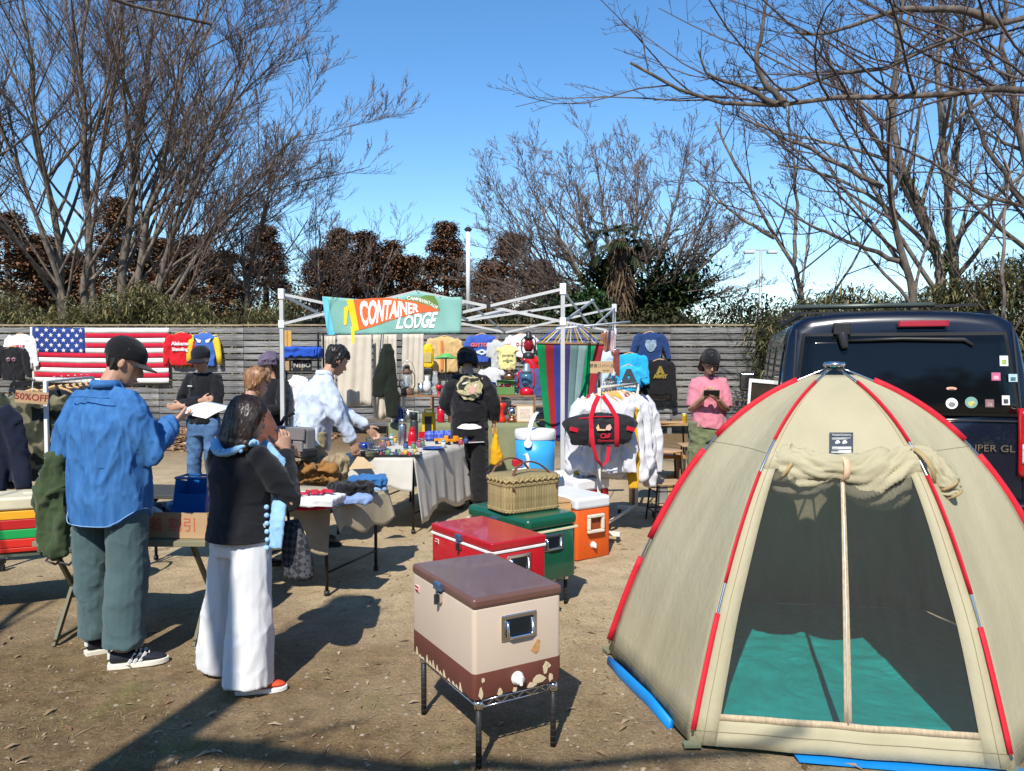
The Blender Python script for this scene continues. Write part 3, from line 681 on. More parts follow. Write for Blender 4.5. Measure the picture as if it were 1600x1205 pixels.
mb = MB(); mb.loft([[Vector((3.2 + s, y, z)) for s, z in ((-1.6, ez + .25), (3.2, ez + .25), (3.8, ez - .75), (-1.6, ez - .75))] for y in (1.2, 5.8)]); mb.build('side_roof', rf, hs)
MB().box((4.2, 3.6, (ez - .75) / 2), (5.0, 4.0, ez - .75)).build('side_wall', mat('brown_wall', (.16, .11, .08), .9), hs)
# lamp post
q = at(1187, 560, 28); lp = thing('lamp_post', 'pale slim lamp post with double head behind the fence', 'lamp post', (q.x, 28, 0))
tz = at(1187, 392, 28).z; pm = mat('galvanised', (.42, .44, .46), .5, .3, var=.06)
MB().tube([(0, 0, 0), (0, 0, tz * .45), (0, 0, tz)], [.10, .08, .05], 10).build('pole', pm, lp, True)
MB().bar((-.45, 0, tz + .02), (.45, 0, tz + .02), .05).build('crossarm', pm, lp)
for s in (-1, 1): MB().box((s * .42, 0, tz - .05), (.38, .22, .10)).build('lamp_head', mat('lamp_grey', (.55, .56, .57), .4, var=.05), lp, bevel=.02)

# woodland on the other side of the yard, behind the photographer (seen only as reflections)
n = 16000; x = (nr.random(n) * 2 - 1) * 50; y = -30 - 10 * nr.random(n); z = 17 * nr.random(n) ** 0.8 * (0.75 + 0.35 * fbm(np.stack([x * .2, 0 * x, 0 * x], 1), 6, 3))
v, f = blades(x, y, z, 0.9 + nr.random(n), 0.4 + 0.5 * nr.random(n), unit(n, -.7, .7), .3 * np.ones(n))
tag(link('rear_woodland', npmesh('rear_woodland', v, f), isle_mat('rear_leaf', [(0.03, 0.03, 0.02), (0.07, 0.06, 0.04)], 0.9)), 'dark woodland edge behind the photographer', 'woodland', kind='stuff')
# ------------------------------------------------------------------ shared materials
white_pt = mat('white_paint', (.72, .72, .70), .45, var=.05)
alu = mat('painted_steel', (.52, .52, .50), .45, .2, var=.08)
steel = mat('bright_steel', (.60, .60, .61), .25, 1.0, var=.08)
chrome = mat('chrome', (.72, .72, .73), .12, 1.0, var=.04)
blackm = mat('black_plastic', (.018, .018, .02), .45, var=.2)
blacks = mat('black_steel', (.022, .022, .023), .5, .3, var=.2)
olive_st = mat('olive_steel', (.10, .095, .055), .55, .2, var=.15)
card = mat('cardboard', (.40, .26, .14), .9, var=.08, vscale=3, stretch=(1, 1, 6))
pine = mat('pine_wood', (.45, .27, .12), .6, var=.2, stretch=(1, 6, 6), vscale=5)
brownw = mat('brown_wood', (.26, .13, .06), .6, var=.25, stretch=(1, 6, 6), vscale=5)
# ------------------------------------------------------------------ canopy frame
C1, C3, C2, C4 = [Vector((x, y, 0)) for x, y in ((.50, 7.58), (-2.44, 8.16), (1.385, 10.45), (-1.56, 11.05))]
cen = (C1 + C2 + C3 + C4) / 4
can = thing('canopy_frame', 'white folding canopy frame without its roof over the stall', 'canopy', tuple(cen))
ZT, ZS = 2.33, 1.98
for c, nm in ((C1, 0), (C3, 1), (C2, 2), (C4, 3)):
    mb = MB().bar(c, c + Vector((0, 0, ZT)), .042); mb.build('leg', alu, can, world=True, bevel=.003)
    mb = MB().box(c + Vector((0, 0, ZT - .03)), (.062, .062, .11)); mb.build('bracket', white_pt, can, world=True, bevel=.006)
    MB().box(c + Vector((0, 0, ZS)), (.062, .062, .08)).build('slider', white_pt, can, world=True, bevel=.006); MB().box(c + Vector((0, 0, .02)), (.1, .1, .012)).build('foot_plate', white_pt, can, world=True)
hb = mat('joint_black', (.02, .02, .02), .5)
def scissor(a, b, za0, za1, zb0, zb1, off):
    d = (b - a).normalized(); n = Vector((-d.y, d.x, 0)) * off
    for p, q, s in ((za1, zb0, 1), (za0, zb1, -1)):
        MB().bar(a + Vector((0, 0, p)) + n * s, b + Vector((0, 0, q)) + n * s, .014, .028).build('truss_bar', alu, can, world=True)
    m = (a + b) / 2; MB().box(m + Vector((0, 0, (za0 + za1 + zb0 + zb1) / 4)), (.04, .05, .04)).build('pivot', hb, can, world=True)
sides = [(C3, C1), (C1, C2), (C2, C4), (C4, C3)]
for a, b in sides:
    m = (a + b) / 2
    for p, q in ((a, m), (m, b)): scissor(p, q, ZS, ZT - .03, ZS, ZT - .03, .013)
    scissor(m, Vector((cen.x, cen.y, 0)), ZS, ZT - .05, 2.08, 2.30, .013)
MB().tube([cen + Vector((0, 0, 2.18)), cen + Vector((0, 0, 3.15))], .026, 10).build('centre_pole', white_pt, can, world=True, smooth=True)
MB().lathe([(.03, 0), (.045, .01), (.045, .03), (.02, .05)], cen + Vector((0, 0, 3.15)), 12).build('pole_cap', hb, can, world=True)
# ------------------------------------------------------------------ green banner on the front of the canopy
bd = (C1 - C3).normalized(); bn = Vector((bd.y, -bd.x, 0)).normalized()
if bn.y > 0: bn = -bn
bo = C3 + bn * .045
def zb(x, y, off=0.0):
    """pixel of the enlarged banner picture -> point on the banner's cloth"""
    px, py = 500 + x / 6.957, 450 + y / 6.957; r = ray(px, py)
    t = bn.dot(bo - Vector((0, 0, 0))) / bn.dot(Vector((r.x, r.y, 0))); p = Vector((0, 0, CAM_H)) + r * t
    w = .012 * math.sin(x * .008 + y * .004) + .006 * math.sin(x * .021 - y * .01 + 1)
    return p + bn * (w + off)
ban = thing('stall_banner', 'mint green cloth banner with orange pennant tied to the canopy front', 'banner', tuple(zb(780, 500)))
def bg_top(u): return 92 - 8 * u + 30 * math.sin(u * PI * .55) * (1 if u < .5 else 0) + (-62 * math.exp(-((u - .68) / .12) ** 2)) + 14 * u
def bfn(u, v):
    xt, yt = 28 + 1520 * u, bg_top(u) + (22 if u < .62 else 12) * math.sin(u * PI); xb, yb = 82 + 1448 * u, 515 - 22 * u
    return zb(xt + (xb - xt) * v, yt + (yb - yt) * v)
mint = mat('mint_cloth', (.24, .50, .43), .85, col2=(.31, .57, .49), vscale=5, bump=.25, bscale=200, spec=.1, transl=.25)
MB().grid(bfn, 48, 12).build('cloth', mint, ban, True, world=True, solid=.0025)
def bpatch(name, top, bot, m, off, nu=20, nv=5):
    def line(pts, u):
        q = u * (len(pts) - 1); i = min(int(q), len(pts) - 2); f = q - i; return (pts[i][0] + (pts[i + 1][0] - pts[i][0]) * f, pts[i][1] + (pts[i + 1][1] - pts[i][1]) * f)
    def fn(u, v):
        a, b = line(top, u), line(bot, u); return zb(a[0] + (b[0] - a[0]) * v, a[1] + (b[1] - a[1]) * v, off)
    return MB().grid(fn, nu, nv).build(name, m, ban, True, world=True)
orange_c = mat('orange_print', (.78, .13, .035), .85, var=.06); yel_c = mat('yellow_print', (.85, .58, .02), .85, var=.05); grn_c = mat('moss_print', (.14, .24, .05), .85, var=.08)
wht_c = mat('white_print', (.82, .82, .80), .85, var=.03); bluec = mat('cyan_print', (.05, .42, .62), .85, col2=(.22, .60, .62), vscale=4)
bpatch('blue_edge', [(30, 96), (95, 112)], [(84, 512), (160, 508)], bluec, .0045, 4, 8)
bpatch('pennant', [(365, 130), (560, 112), (770, 108), (900, 128), (1040, 150), (1180, 195), (1300, 244)], [(421, 457), (560, 425), (700, 375), (850, 330), (1000, 290), (1150, 262), (1300, 248)], orange_c, .0055, 24, 6)
bpatch('pennant_band', [(290, 126), (366, 127)], [(360, 472), (421, 458)], yel_c, .0068, 3, 8)
bpatch('pennant_ribbon', [(262, 215), (300, 190), (345, 195), (365, 205)], [(262, 400), (290, 410), (300, 215), (330, 240)], yel_c, .0075, 8, 4)
bpatch('pennant_ribbon', [(332, 420), (372, 420)], [(345, 605), (372, 606)], yel_c, .0075, 2, 6)
bpatch('mountain', [(928, 130), (990, 88), (1090, 100), (1150, 78), (1245, 85), (1285, 170), (1302, 240)], [(928, 132), (1000, 143), (1040, 150), (1110, 170), (1180, 195), (1240, 220), (1302, 246)], grn_c, .0062, 18, 4)
def banner_text(body, top, bot, off, m, bold=.012):
    def line(pts, u):
        return (np.interp(u, np.linspace(0, 1, len(pts)), [p[0] for p in pts]), np.interp(u, np.linspace(0, 1, len(pts)), [p[1] for p in pts]))
    def wp(v):
        lo, hi = v.min(0), v.max(0); out = np.empty_like(v)
        for k, p in enumerate(v):
            s, t = (p[0] - lo[0]) / (hi[0] - lo[0]), (p[2] - lo[2]) / (hi[2] - lo[2]); a, b = line(top, s), line(bot, s)
            out[k] = zb(b[0] + (a[0] - b[0]) * t, b[1] + (a[1] - b[1]) * t, off + (.001 if p[1] < 0 else 0))
        return out
    text(body, 1.0, m, ban, Matrix(), warp=wp, world=True, bold=bold)
banner_text('CONTAINER', [(415, 142), (620, 128), (780, 135), (930, 150), (1085, 182)], [(465, 428), (600, 392), (760, 345), (930, 300), (1075, 262)], .0085, wht_c, .035)
banner_text('LODGE', [(865, 318), (1000, 290), (1150, 262), (1285, 256)], [(830, 446), (1000, 442), (1100, 436), (1235, 438)], .0075, wht_c, .035)
banner_text('CAMP&VINTAGE', [(960, 88), (1080, 108), (1180, 140), (1290, 205)], [(950, 128), (1070, 142), (1170, 182), (1272, 228)], .0085, wht_c, .02)
for k in range(14):
    u = k / 13
    for e in ((28 + 1500 * u + 8, bg_top(u) + (22 if u < .62 else 12) * math.sin(u * PI) + 8), (88 + 1432 * u, 508 - 22 * u)) if k % 2 else ((88 + 1432 * u, 508 - 22 * u),):
        MB().ell(zb(*e, .004), (.006, .004, .006), 6, 4).build('eyelet', hb, ban, world=True)
# ------------------------------------------------------------------ dome tent
AP = Vector((1.665, 3.97, 1.575))
TC = [Vector(p) for p in ((.745, 3.13, 0.02), (1.945, 2.93, 0.02), (2.86, 3.72, 0.02), (2.62, 4.85, .02), (1.42, 5.02, .02), (.527, 4.16, .02))]
tent = thing('dome_tent', 'khaki dome tent with red pole sleeves and rolled-up door', 'tent', (AP.x, AP.y, 0))
def pole(i, t):
    c = TC[i % 6]; q = AP.lerp(c, t); q.z = c.z + (AP.z - c.z) * (1 - (.3 * t + .7 * t ** 3)); return q
def skin(i, t, s, inn=0.0):
    a, b = pole(i, t), pole(i + 1, t); p = a.lerp(b, s); c = Vector((AP.x, AP.y, p.z))
    bil = .030 * math.sin(PI * s) * math.sin(PI * min(1, t * 1.02)) + .006 * fb(p * 4) + .004 * math.sin(s * 26 + t * 9 + i) * t * (1 - s) * s * 4
    return p + (c - p).normalized() * (bil + inn)
def fb(p): return float(vnoise(np.array([[p.x, p.y, p.z]]), 5)[0])
canvas = mat('khaki_canvas', (.375, .335, .215), .9, col2=(.44, .395, .262), vscale=3.5, bump=.35, bscale=30, spec=.1, transl=.06, detail=7, stretch=(1, 1, .5))
redsl = mat('red_sleeve', (.52, .008, .022), .7, var=.12, bump=.2, bscale=80)
T0 = .085
for i in range(1, 6):
    MB().grid(lambda u, v: skin(i, T0 + (1 - T0) * v, u), 16, 26).build('panel', canvas, tent, True, world=True, solid=.002)
def reg(s0, s1, t0, t1, nu, nv, inn=0.0): return MB().grid(lambda u, v: skin(0, t0 + (t1 - t0) * v, s0 + (s1 - s0) * u, inn), nu, nv)
DS0, DS1, DT0, DT1 = .08, .92, .565, .968
reg(0, 1, T0, DT0, 16, 12).build('panel', canvas, tent, True, world=True, solid=.002)
reg(0, DS0, DT0, 1, 2, 14).build('door_edge', canvas, tent, True, world=True, solid=.002)
reg(DS1, 1, DT0, 1, 2, 14).build('door_edge', canvas, tent, True, world=True, solid=.002)
reg(DS0, DS1, DT1, 1, 14, 3).build('door_sill', canvas, tent, True, world=True, solid=.003)
def net():
    m = bpy.data.materials.new('insect_net'); m.use_nodes = True; t = m.node_tree; b = t.nodes['Principled BSDF']; L = t.links.new
    b.inputs['Base Color'].default_value = (.058, .060, .054, 1); b.inputs['Roughness'].default_value = .95; b.inputs['Specular IOR Level'].default_value = .1
    tr = t.nodes.new('ShaderNodeBsdfTransparent'); ms = t.nodes.new('ShaderNodeMixShader'); n = t.nodes.new('ShaderNodeTexNoise'); n.inputs['Scale'].default_value = 9; n.inputs['Detail'].default_value = 6
    mp = t.nodes.new('ShaderNodeMapping'); mp.inputs['Scale'].default_value = (4, 1, .6); co = t.nodes.new('ShaderNodeTexCoord'); L(co.outputs['Object'], mp.inputs['Vector']); L(mp.outputs['Vector'], n.inputs['Vector'])
    mr = t.nodes.new('ShaderNodeMapRange'); mr.inputs['To Min'].default_value = .34; mr.inputs['To Max'].default_value = .50; L(n.outputs['Fac'], mr.inputs['Value'])
    L(mr.outputs['Result'], ms.inputs[0]); L(tr.outputs[0], ms.inputs[1]); L(b.outputs[0], ms.inputs[2]); L(ms.outputs[0], t.nodes['Material Output'].inputs['Surface']); return m
netm = net()
DM = .505
reg(DS0, DM - .012, DT0, DT1, 10, 16, .004).build('door_net', netm, tent, True, world=True)
reg(DM + .012, DS1, DT0, DT1, 10, 16, .004).build('door_net', netm, tent, True, world=True)
zipm = mat('zip_tape', (.42, .33, .21), .8, var=.2, stretch=(40, 40, 1), vscale=3)
z = reg(DM - .013, DM + .013, DT0, DT1, 2, 16, .001).build('zip', zipm, tent, True, world=True, solid=.002)
reg(DM - .003, DM + .003, DT0, DT1, 1, 16, -.004).build('zip_teeth', mat('zip_teeth', (.55, .5, .42), .4, .5), z, True, world=True, solid=.003)
reg(DS0, DS1, DT1 - .002, DT1 + .005, 16, 1, -.003).build('zip', zipm, tent, True, world=True, solid=.002)
seam_m = mat('seam_thread', (.24, .20, .12), .9)
for i in range(6):
    if i in (2, 3): continue
    for s_ in (.035, .965): MB().tube([skin(i, T0 + (1 - T0) * q / 20, s_, -.002) for q in range(21)], .0016, 5).build('seam', seam_m, tent, True, world=True)
    MB().tube([skin(i, .985, q / 16, -.0025) for q in range(17)], .0018, 5).build('seam', seam_m, tent, True, world=True)
    if i: MB().tube([skin(i, .52, q / 16, -.002) for q in range(17)], .0014, 5).build('seam', seam_m, tent, True, world=True)
# pole sleeves with gaps that show the metal pole
for i in range(6):
    for t0, t1 in ((.155, .475), (.575, .80), (.845, .985)) if i in (0, 1) else ((.15, .50), (.555, .80), (.84, .985)):
        k = 9; rad = [.019 if i in (2, 5) else .0115] * k
        MB().tube([pole(i, t0 + (t1 - t0) * q / (k - 1)) + (pole(i, .6) - Vector((AP.x, AP.y, .7))).normalized() * .008 for q in range(k)], rad, 10, flat=.5).build('pole_sleeve', redsl, tent, True, world=True)
    MB().tube([pole(i, .02 + .97 * q / 24) + (pole(i, .6) - Vector((AP.x, AP.y, .7))).normalized() * .008 for q in range(25)], .0055, 6).build('pole', steel, tent, True, world=True)
    c = TC[i]; MB().box(c + Vector((0, 0, .0)), (.07, .04, .012), rz=i).build('peg_loop', mat('webbing', (.16, .17, .10), .9), tent, world=True)
MB().lathe([(.02, -.02), (.05, -.012), (.055, 0), (.05, .012), (.02, .016)], AP + Vector((0, 0, .012)), 14).build('hub', steel, tent, True, world=True)
# floor sheet inside, teal, crumpled
def floor(u, v):
    # hexagon mapped from polar coordinates
    a = u * 6; i = int(a) % 6; f = a - int(a); e = TC[i].lerp(TC[(i + 1) % 6], f); c = Vector((AP.x, AP.y, .02)); p = c.lerp(e, v * .97)
    p.z = .022 + .012 * abs(fb(p * 7)) + .004 * fb(p * 23); return p
MB().grid(floor, 60, 24).build('groundsheet', mat('teal_sheet', (.005, .44, .40), .30, col2=(.01, .58, .53), vscale=5, bump=.5, bscale=9, spec=.5), tent, False, world=True)
# rolled door bundle
rp = [at(1208, 712, 3.62), at(1222, 728, 3.55), at(1262, 738, 3.50), at(1305, 733, 3.47), at(1345, 742, 3.46), at(1395, 742, 3.46), at(1440, 732, 3.47), at(1462, 742, 3.44), at(1480, 758, 3.42), at(1490, 772, 3.42)]
def roll_mesh():
    pts = np.array([tuple(p) for p in rp]); rr = np.array([.055, .085, .090, .050, .082, .100, .085, .055, .048, .034]); ns_, nt_ = 110, 64
    q = np.linspace(0, len(rp) - 1, ns_); c = np.stack([np.interp(q, np.arange(len(rp)), pts[:, k]) for k in range(3)], 1); r = np.interp(q, np.arange(len(rp)), rr)
    for _ in range(6): c[1:-1] = (c[:-2] + 2 * c[1:-1] + c[2:]) / 4; r[1:-1] = (r[:-2] + 2 * r[1:-1] + r[2:]) / 4
    rings = []
    for i in range(ns_):
        d = Vector(c[min(i + 1, ns_ - 1)] - c[max(i - 1, 0)]).normalized(); a = (Vector((0, 0, 1)) - d * d.z).normalized(); b = d.cross(a); s_ = i / ns_ * 10
        th = np.linspace(0, 2 * PI, nt_, endpoint=False); w = th + .55 * math.sin(s_ * 1.3) + s_ * .25
        n1 = fbm(np.stack([np.cos(w) * 1.9 + 5, np.sin(w) * 1.9, np.full(nt_, s_ * .55)], 1), 3, 2); n2 = fbm(np.stack([np.cos(w) * 4.5, np.sin(w) * 4.5, np.full(nt_, s_ * 1.3 + 9)], 1), 7, 2)
        h = 1 + .42 * (1 - np.abs(n1) * 3.0) * .6 + .16 * (1 - np.abs(n2) * 3.0); g = np.clip(h, .55, 1.5)
        rings.append([Vector(c[i]) + a * float(r[i] * g[j] * (math.cos(th[j]) - (.35 if math.cos(th[j]) < 0 else 0) * abs(math.cos(th[j])) * (.5 + .5 * math.sin(s_ * 1.7)))) + b * float(r[i] * .72 * g[j] * math.sin(th[j])) for j in range(nt_)])
    return MB().loft(rings).mesh('rolled_door', inv(tent))
roll = link('rolled_door', roll_mesh(), canvas, tent, True)
binding = mat('tan_binding', (.36, .26, .12), .85, var=.1)
def hoop(p, d, r, w, nm='binding', m=binding):
    d = Vector(d).normalized(); a = d.orthogonal().normalized(); b = d.cross(a); rings = []
    for j in range(17):
        t = 2 * PI * j / 16; o = a * math.cos(t) + b * math.sin(t); rings.append([p + o * r - d * w, p + o * r + d * w, p + o * (r + .004) + d * w, p + o * (r + .004) - d * w])
    return MB().loft(rings, cap=False).build(nm, m, roll, True, world=True)
hoop(rp[1] + Vector((.0, 0, 0)), (.8, 0, -.5), .085, .008); hoop(at(1435, 730, 3.46), (.9, .1, .4), .095, .010); hoop(rp[8], (.5, -.1, -.8), .045, .007); hoop(rp[9], (.5, -.1, -.8), .034, .006)
hoop(at(1315, 733, 3.465), (1, 0, -.05), .058, .014, 'tie_strap', mat('peach_strap', (.62, .42, .27), .8))
MB().tube([at(1203, 708, 3.58), at(1206, 722, 3.56), at(1213, 715, 3.56)], .006, 6).build('loop', binding, roll, world=True)
# sewn label
pc = at(1315, 694, 3.60)
def tpt(px, py, out=.0):
    # point on the front panel seen at a pixel
    best = None; r = ray(px, py)
    for k in range(60):
        t = .1 + .5 * k / 59; a, b = pole(0, t), pole(1, t); s = .0
        Y = (a.y + b.y) / 2; q = at(px, py, Y); s = (q.x - a.x) / (b.x - a.x); p = skin(0, t, min(1, max(0, s)))
        e = abs(at(px, py, p.y).z - p.z)
        if best is None or e < best[0]: best = (e, p)
    p = best[1]; return at(px, py, p.y - out)
def lab(x0, y0, x1, y1, nm, m, out, par): return MB().grid(lambda u, v: tpt(x0 + (x1 - x0) * u, y0 + (y1 - y0) * v, out), 3, 3).build(nm, m, par, False, world=True, solid=.002)
pt = lab(1296, 676, 1333, 710, 'label_patch', mat('patch_navy', (.04, .05, .065), .8), .012, tent)
pw = mat('patch_white', (.6, .6, .56), .8)
lab(1300, 684, 1329, 686.5, 'patch_ribbon', pw, .015, pt); lab(1300, 698, 1330, 702, 'patch_ribbon', pw, .015, pt); lab(1299, 703.5, 1330, 708, 'patch_ribbon', pw, .015, pt)
for cx in (1309, 1320):
    MB().ell(tpt(cx, 693.5, .015), (.0135, .003, .017), 10, 6).build('patch_mark', pw, pt, True, world=True)
text('TRADITIONAL', .014, pw, pt, Matrix.Translation(tpt(1315, 680, .016)) @ T(0, 0, 0, 0, R(-35)), world=True)
# blue mat peeping out from under the tent
bm_ = mat('blue_mat', (.005, .22, .62), .5, var=.08)
mt = thing('ground_mat', 'bright blue mat peeping out from under the tent', 'mat', (TC[0].x, TC[0].y, 0))
k = [Vector((TC[5].x - .01, TC[5].y - .14, .012)), Vector((TC[5].x + .03, TC[5].y - .3, .014)), Vector((TC[0].x - .10, TC[0].y + .42, .014)), Vector((TC[0].x - .05, TC[0].y + .18, .012))]
MB().tube(k, [.03, .036, .036, .03], 10, flat=.5, up=(0, 0, 1)).build('rolled_edge', bm_, mt, True, world=True)
MB().add([at(1240, 1196, 3.0) * 1, (1.15, 3.02, .006), (2.0, 2.87, .006), (2.0, 3.1, .006), (1.15, 3.2, .006)][1:], [(0, 1, 2, 3)]).build('sheet', bm_, mt, world=True, solid=.006)

# ------------------------------------------------------------------ van
VR, VY = Vector((2.19, 6.32, 0)), R(-16)
van = thing('parked_van', 'dark navy van with its tailgate towards us behind the tent', 'van', tuple(VR), VY)
navy = mat('navy_paint', (.0035, .0055, .014), .25, var=.08, coat=.4, spec=.35)
VW = 1.86
prof = [(.86, .30), (.925, .42), (.935, .75), (.93, 1.05), (.905, 1.28), (.88, 1.55), (.845, 1.80), (.805, 1.905), (.70, 1.965), (.45, 1.992), (.2, 2.0), (0, 2.002)]
half = prof; full = half + [(-x, z) for x, z in reversed(half[:-1])]
def yof(z): return .16 * max(0, (z - .95) / 1.05) ** 1.4
def vring(y, k=1.0, rear=0.0, zk=1.0):
    return [Vector((VW / 2 + x * k, y + rear * yof(z), 1.0 + (z - 1.0) * zk if z > .3 else z)) for x, z in full]
rings = []
for ins, yy in ((.0, -.035), (.25, -.035), (.5, -.034), (.75, -.03), (.9, -.02), (.965, .0), (.99, .03), (1.0, .08)):
    rings.append([Vector((VW / 2 + x * ins, yy + yof(z) * 1.0, 1.05 + (z - 1.05) * ins)) for x, z in full])
for yy in (1.0, 2.2, 3.4, 3.9): rings.append([Vector((VW / 2 + x, yy, z)) for x, z in full])
for yy, hz in ((4.2, 1.75), (4.55, 1.15), (4.70, .95)): rings.append([Vector((VW / 2 + x * .97, yy, min(z, hz + .1 * (z - .3)))) for x, z in full])
MB().loft(rings).build('body', navy, van, True)
glass = mat('tinted_glass', (.004, .005, .006), .06, var=0, spec=.3)
def rp2(x, z, out): return Vector((VW / 2 + x, -.037 + yof(z) - out + .06 * max(0, abs(x) / .93 - .55) ** 2, z))
def rquad(name, x0, x1, z0, z1, m, out, par=van, th=.004, corner=.0, taper=0.0, smooth=True):
    def fn(u, v):
        x, z_ = x0 + (x1 - x0) * u, z0 + (z1 - z0) * v
        xm = (x0 + x1) / 2; x = xm + (x - xm) * (1 - taper * v)
        return rp2(x, z_, out)
    return MB().grid(fn, 16, 8).build(name, m, par, smooth, solid=th)
rw = rquad('rear_window', -.79, .79, 1.20, 1.80, glass, .012, taper=.09)
rubber = mat('window_rubber', (.012, .012, .012), .7)
rquad('window_seal', -.815, .815, 1.175, 1.825, rubber, .006, taper=.09)
rquad('tailgate_gap', -.86, .86, 1.135, 1.145, rubber, .006)
for sx in (-1, 1):
    MB().grid(lambda u, v: rp2(sx * (.86 - .075 * v), .50 + 1.36 * v, .005) + Vector(((u - .5) * .012, 0, 0)), 1, 12).build('tailgate_gap', rubber, van, solid=.002)
    tl = MB().grid(lambda u, v: rp2(sx * (.80 + .125 * u), .72 + .52 * v, .02 * (1 - abs(2 * u - 1) ** 3)) + Vector((0, -.004, 0)), 8, 10).build('tail_lamp', mat('red_lens', (.42, .006, .008), .12, var=.1, spec=.6, coat=.5), van, True, solid=.01)
    MB().grid(lambda u, v: rp2(sx * (.82 + .085 * u), .82 + .15 * v, .03), 6, 4).build('clear_lens', mat('clear_lens', (.6, .6, .62), .15, .3, var=.35, vscale=60), tl, True, solid=.006)
    for zz in (1.02, 1.11): MB().ell(rp2(sx * .865, zz, .022), (.035, .012, .035), 10, 6).build('bulb', mat('bulb_red', (.65, .01, .01), .1, coat=.5), tl, True)
rquad('brake_lamp', -.02, .34, 1.872, 1.918, mat('red_lens2', (.30, .008, .010), .2, coat=.5), .02, th=.012)
MB().box(rp2(-.44, 1.86, .02), (.13, .05, .10)).tube([rp2(-.44, 1.82, .05), rp2(-.43, 1.74, .06), rp2(-.42, 1.70, .05)], [.045, .035, .03], 8).build('rear_camera_mount', blackm, van, True, bevel=.01)
MB().tube([rp2(-.42, 1.76, .03), rp2(0, 1.775, .03), rp2(.44, 1.765, .03), rp2(.50, 1.72, .03)], [.012, .014, .018, .012], 8).build('wiper', blackm, van, True)
text('SUPER GL', .075, chrome, van, Matrix.Translation(rp2(.60, .93, .012)), sx=1.1)
sk = [(.36, 1.27, .068, (.75, .75, .72), (.2, .2, .2), 'r'), (.50, 1.28, .07, (.16, .30, .26), (.4, .4, .12), 'r'), (.63, 1.275, .06, (.20, .11, .10), (.3, .2, .18), 'q'), (.745, 1.30, .06, (.62, .64, .60), (.05, .05, .05), 'v'), (.74, 1.60, .065, (.66, .72, .70), (.3, .4, .1), 'v'), (.80, 1.47, .06, (.35, .50, .55), (.06, .1, .12), 'q'), (.68, 1.48, .062, (.45, .10, .20), (.6, .3, .35), 'q'), (.36, 1.385, .06, (.75, .36, .24), (.1, .05, .05), 'h')]
for i, (x, z_, r, c1, c2, k) in enumerate(sk):
    x *= .96; w, h = {'r': (r, r), 'q': (r * .9, r * .9), 'v': (r * .8, r * 1.1), 'h': (r, r * .35)}[k]; n = 20 if k in 'rh' else 4
    pts = [(math.cos(2 * PI * j / n + (0 if n > 4 else PI / 4)) * w * (1 if n > 4 else 1.25), math.sin(2 * PI * j / n + (0 if n > 4 else PI / 4)) * h * (1 if n > 4 else 1.25)) for j in range(n)]
    sm = MB(); sm.add([rp2(x + a * .62, z_ + b * .62, .017) for a, b in pts], [tuple(range(n))]); st = sm.build('sticker', mat('sticker%d' % i, c1, .4), rw, solid=.002)
    sm = MB(); sm.add([rp2(x + a * .36, z_ - .008 + b * .28, .0195) for a, b in pts], [tuple(range(n))]); sm.build('sticker_print', mat('stickerp%d' % i, c2, .4, var=.4, vscale=60), st, solid=.001)
# side glass, mirror, roof rack, wheels
def sp(y, z): x = np.interp(z, [q[1] for q in prof], [q[0] for q in prof]); return float(x)
for sx in (-1, 1):
    for y0, y1 in ((.35, 1.45), (1.52, 2.75), (2.85, 3.75)):
        MB().grid(lambda u, v: Vector((VW / 2 + sx * (sp(0, 1.22 + .52 * v) + .006), y0 + (y1 - y0) * u, 1.22 + .52 * v)), 6, 5).build('side_window', glass, van, True, solid=.004)
    mm = MB().box((VW / 2 + sx * 1.10, 3.72, 1.32), (.20, .12, .26)).build('side_mirror', blackm, van, bevel=.05, seg=4); MB().box((VW / 2 + sx * 1.10, 3.655, 1.32), (.15, .012, .2)).build('mirror_glass', chrome, mm, bevel=.005)
    MB().bar((VW / 2 + sx * .92, 3.75, 1.25), (VW / 2 + sx * 1.05, 3.72, 1.28), .05).build('mirror_arm', blackm, mm)
    MB().bar((VW / 2 + sx * .72, .35, 2.0), (VW / 2 + sx * .72, 3.4, 2.02), .035).build('roof_rail', blackm, van)
    for yy in (.75, 3.55):
        w = MB().tube([(VW / 2 + sx * .68, yy, .33), (VW / 2 + sx * .90, yy, .33)], .33, 24).build('wheel', mat('tyre', (.02, .02, .02), .9), van, bevel=.03); MB().tube([(VW / 2 + sx * .88, yy, .33), (VW / 2 + sx * .905, yy, .33)], .2, 20).build('rim', steel, w, bevel=.01)
for yy in (.42, 1.2, 2.0, 2.8): MB().bar((VW / 2 - .80, yy, 2.05), (VW / 2 + .62, yy, 2.055), .05, .022).build('rack_bar', blackm, van)
MB().tube([(VW / 2 - .80, .38, 2.06), (VW / 2 + .30, .36, 2.062)], .02, 8).build('rack_tube', mat('rack_tube', (.10, .12, .10), .4, .5), van, True)
MB().box((VW / 2, -.06, .42), (1.80, .14, .24)).build('bumper', navy, van, bevel=.05, seg=3)
rquad('number_plate', -.17, .17, .80, .96, mat('plate', (.7, .7, .68), .5), .012)
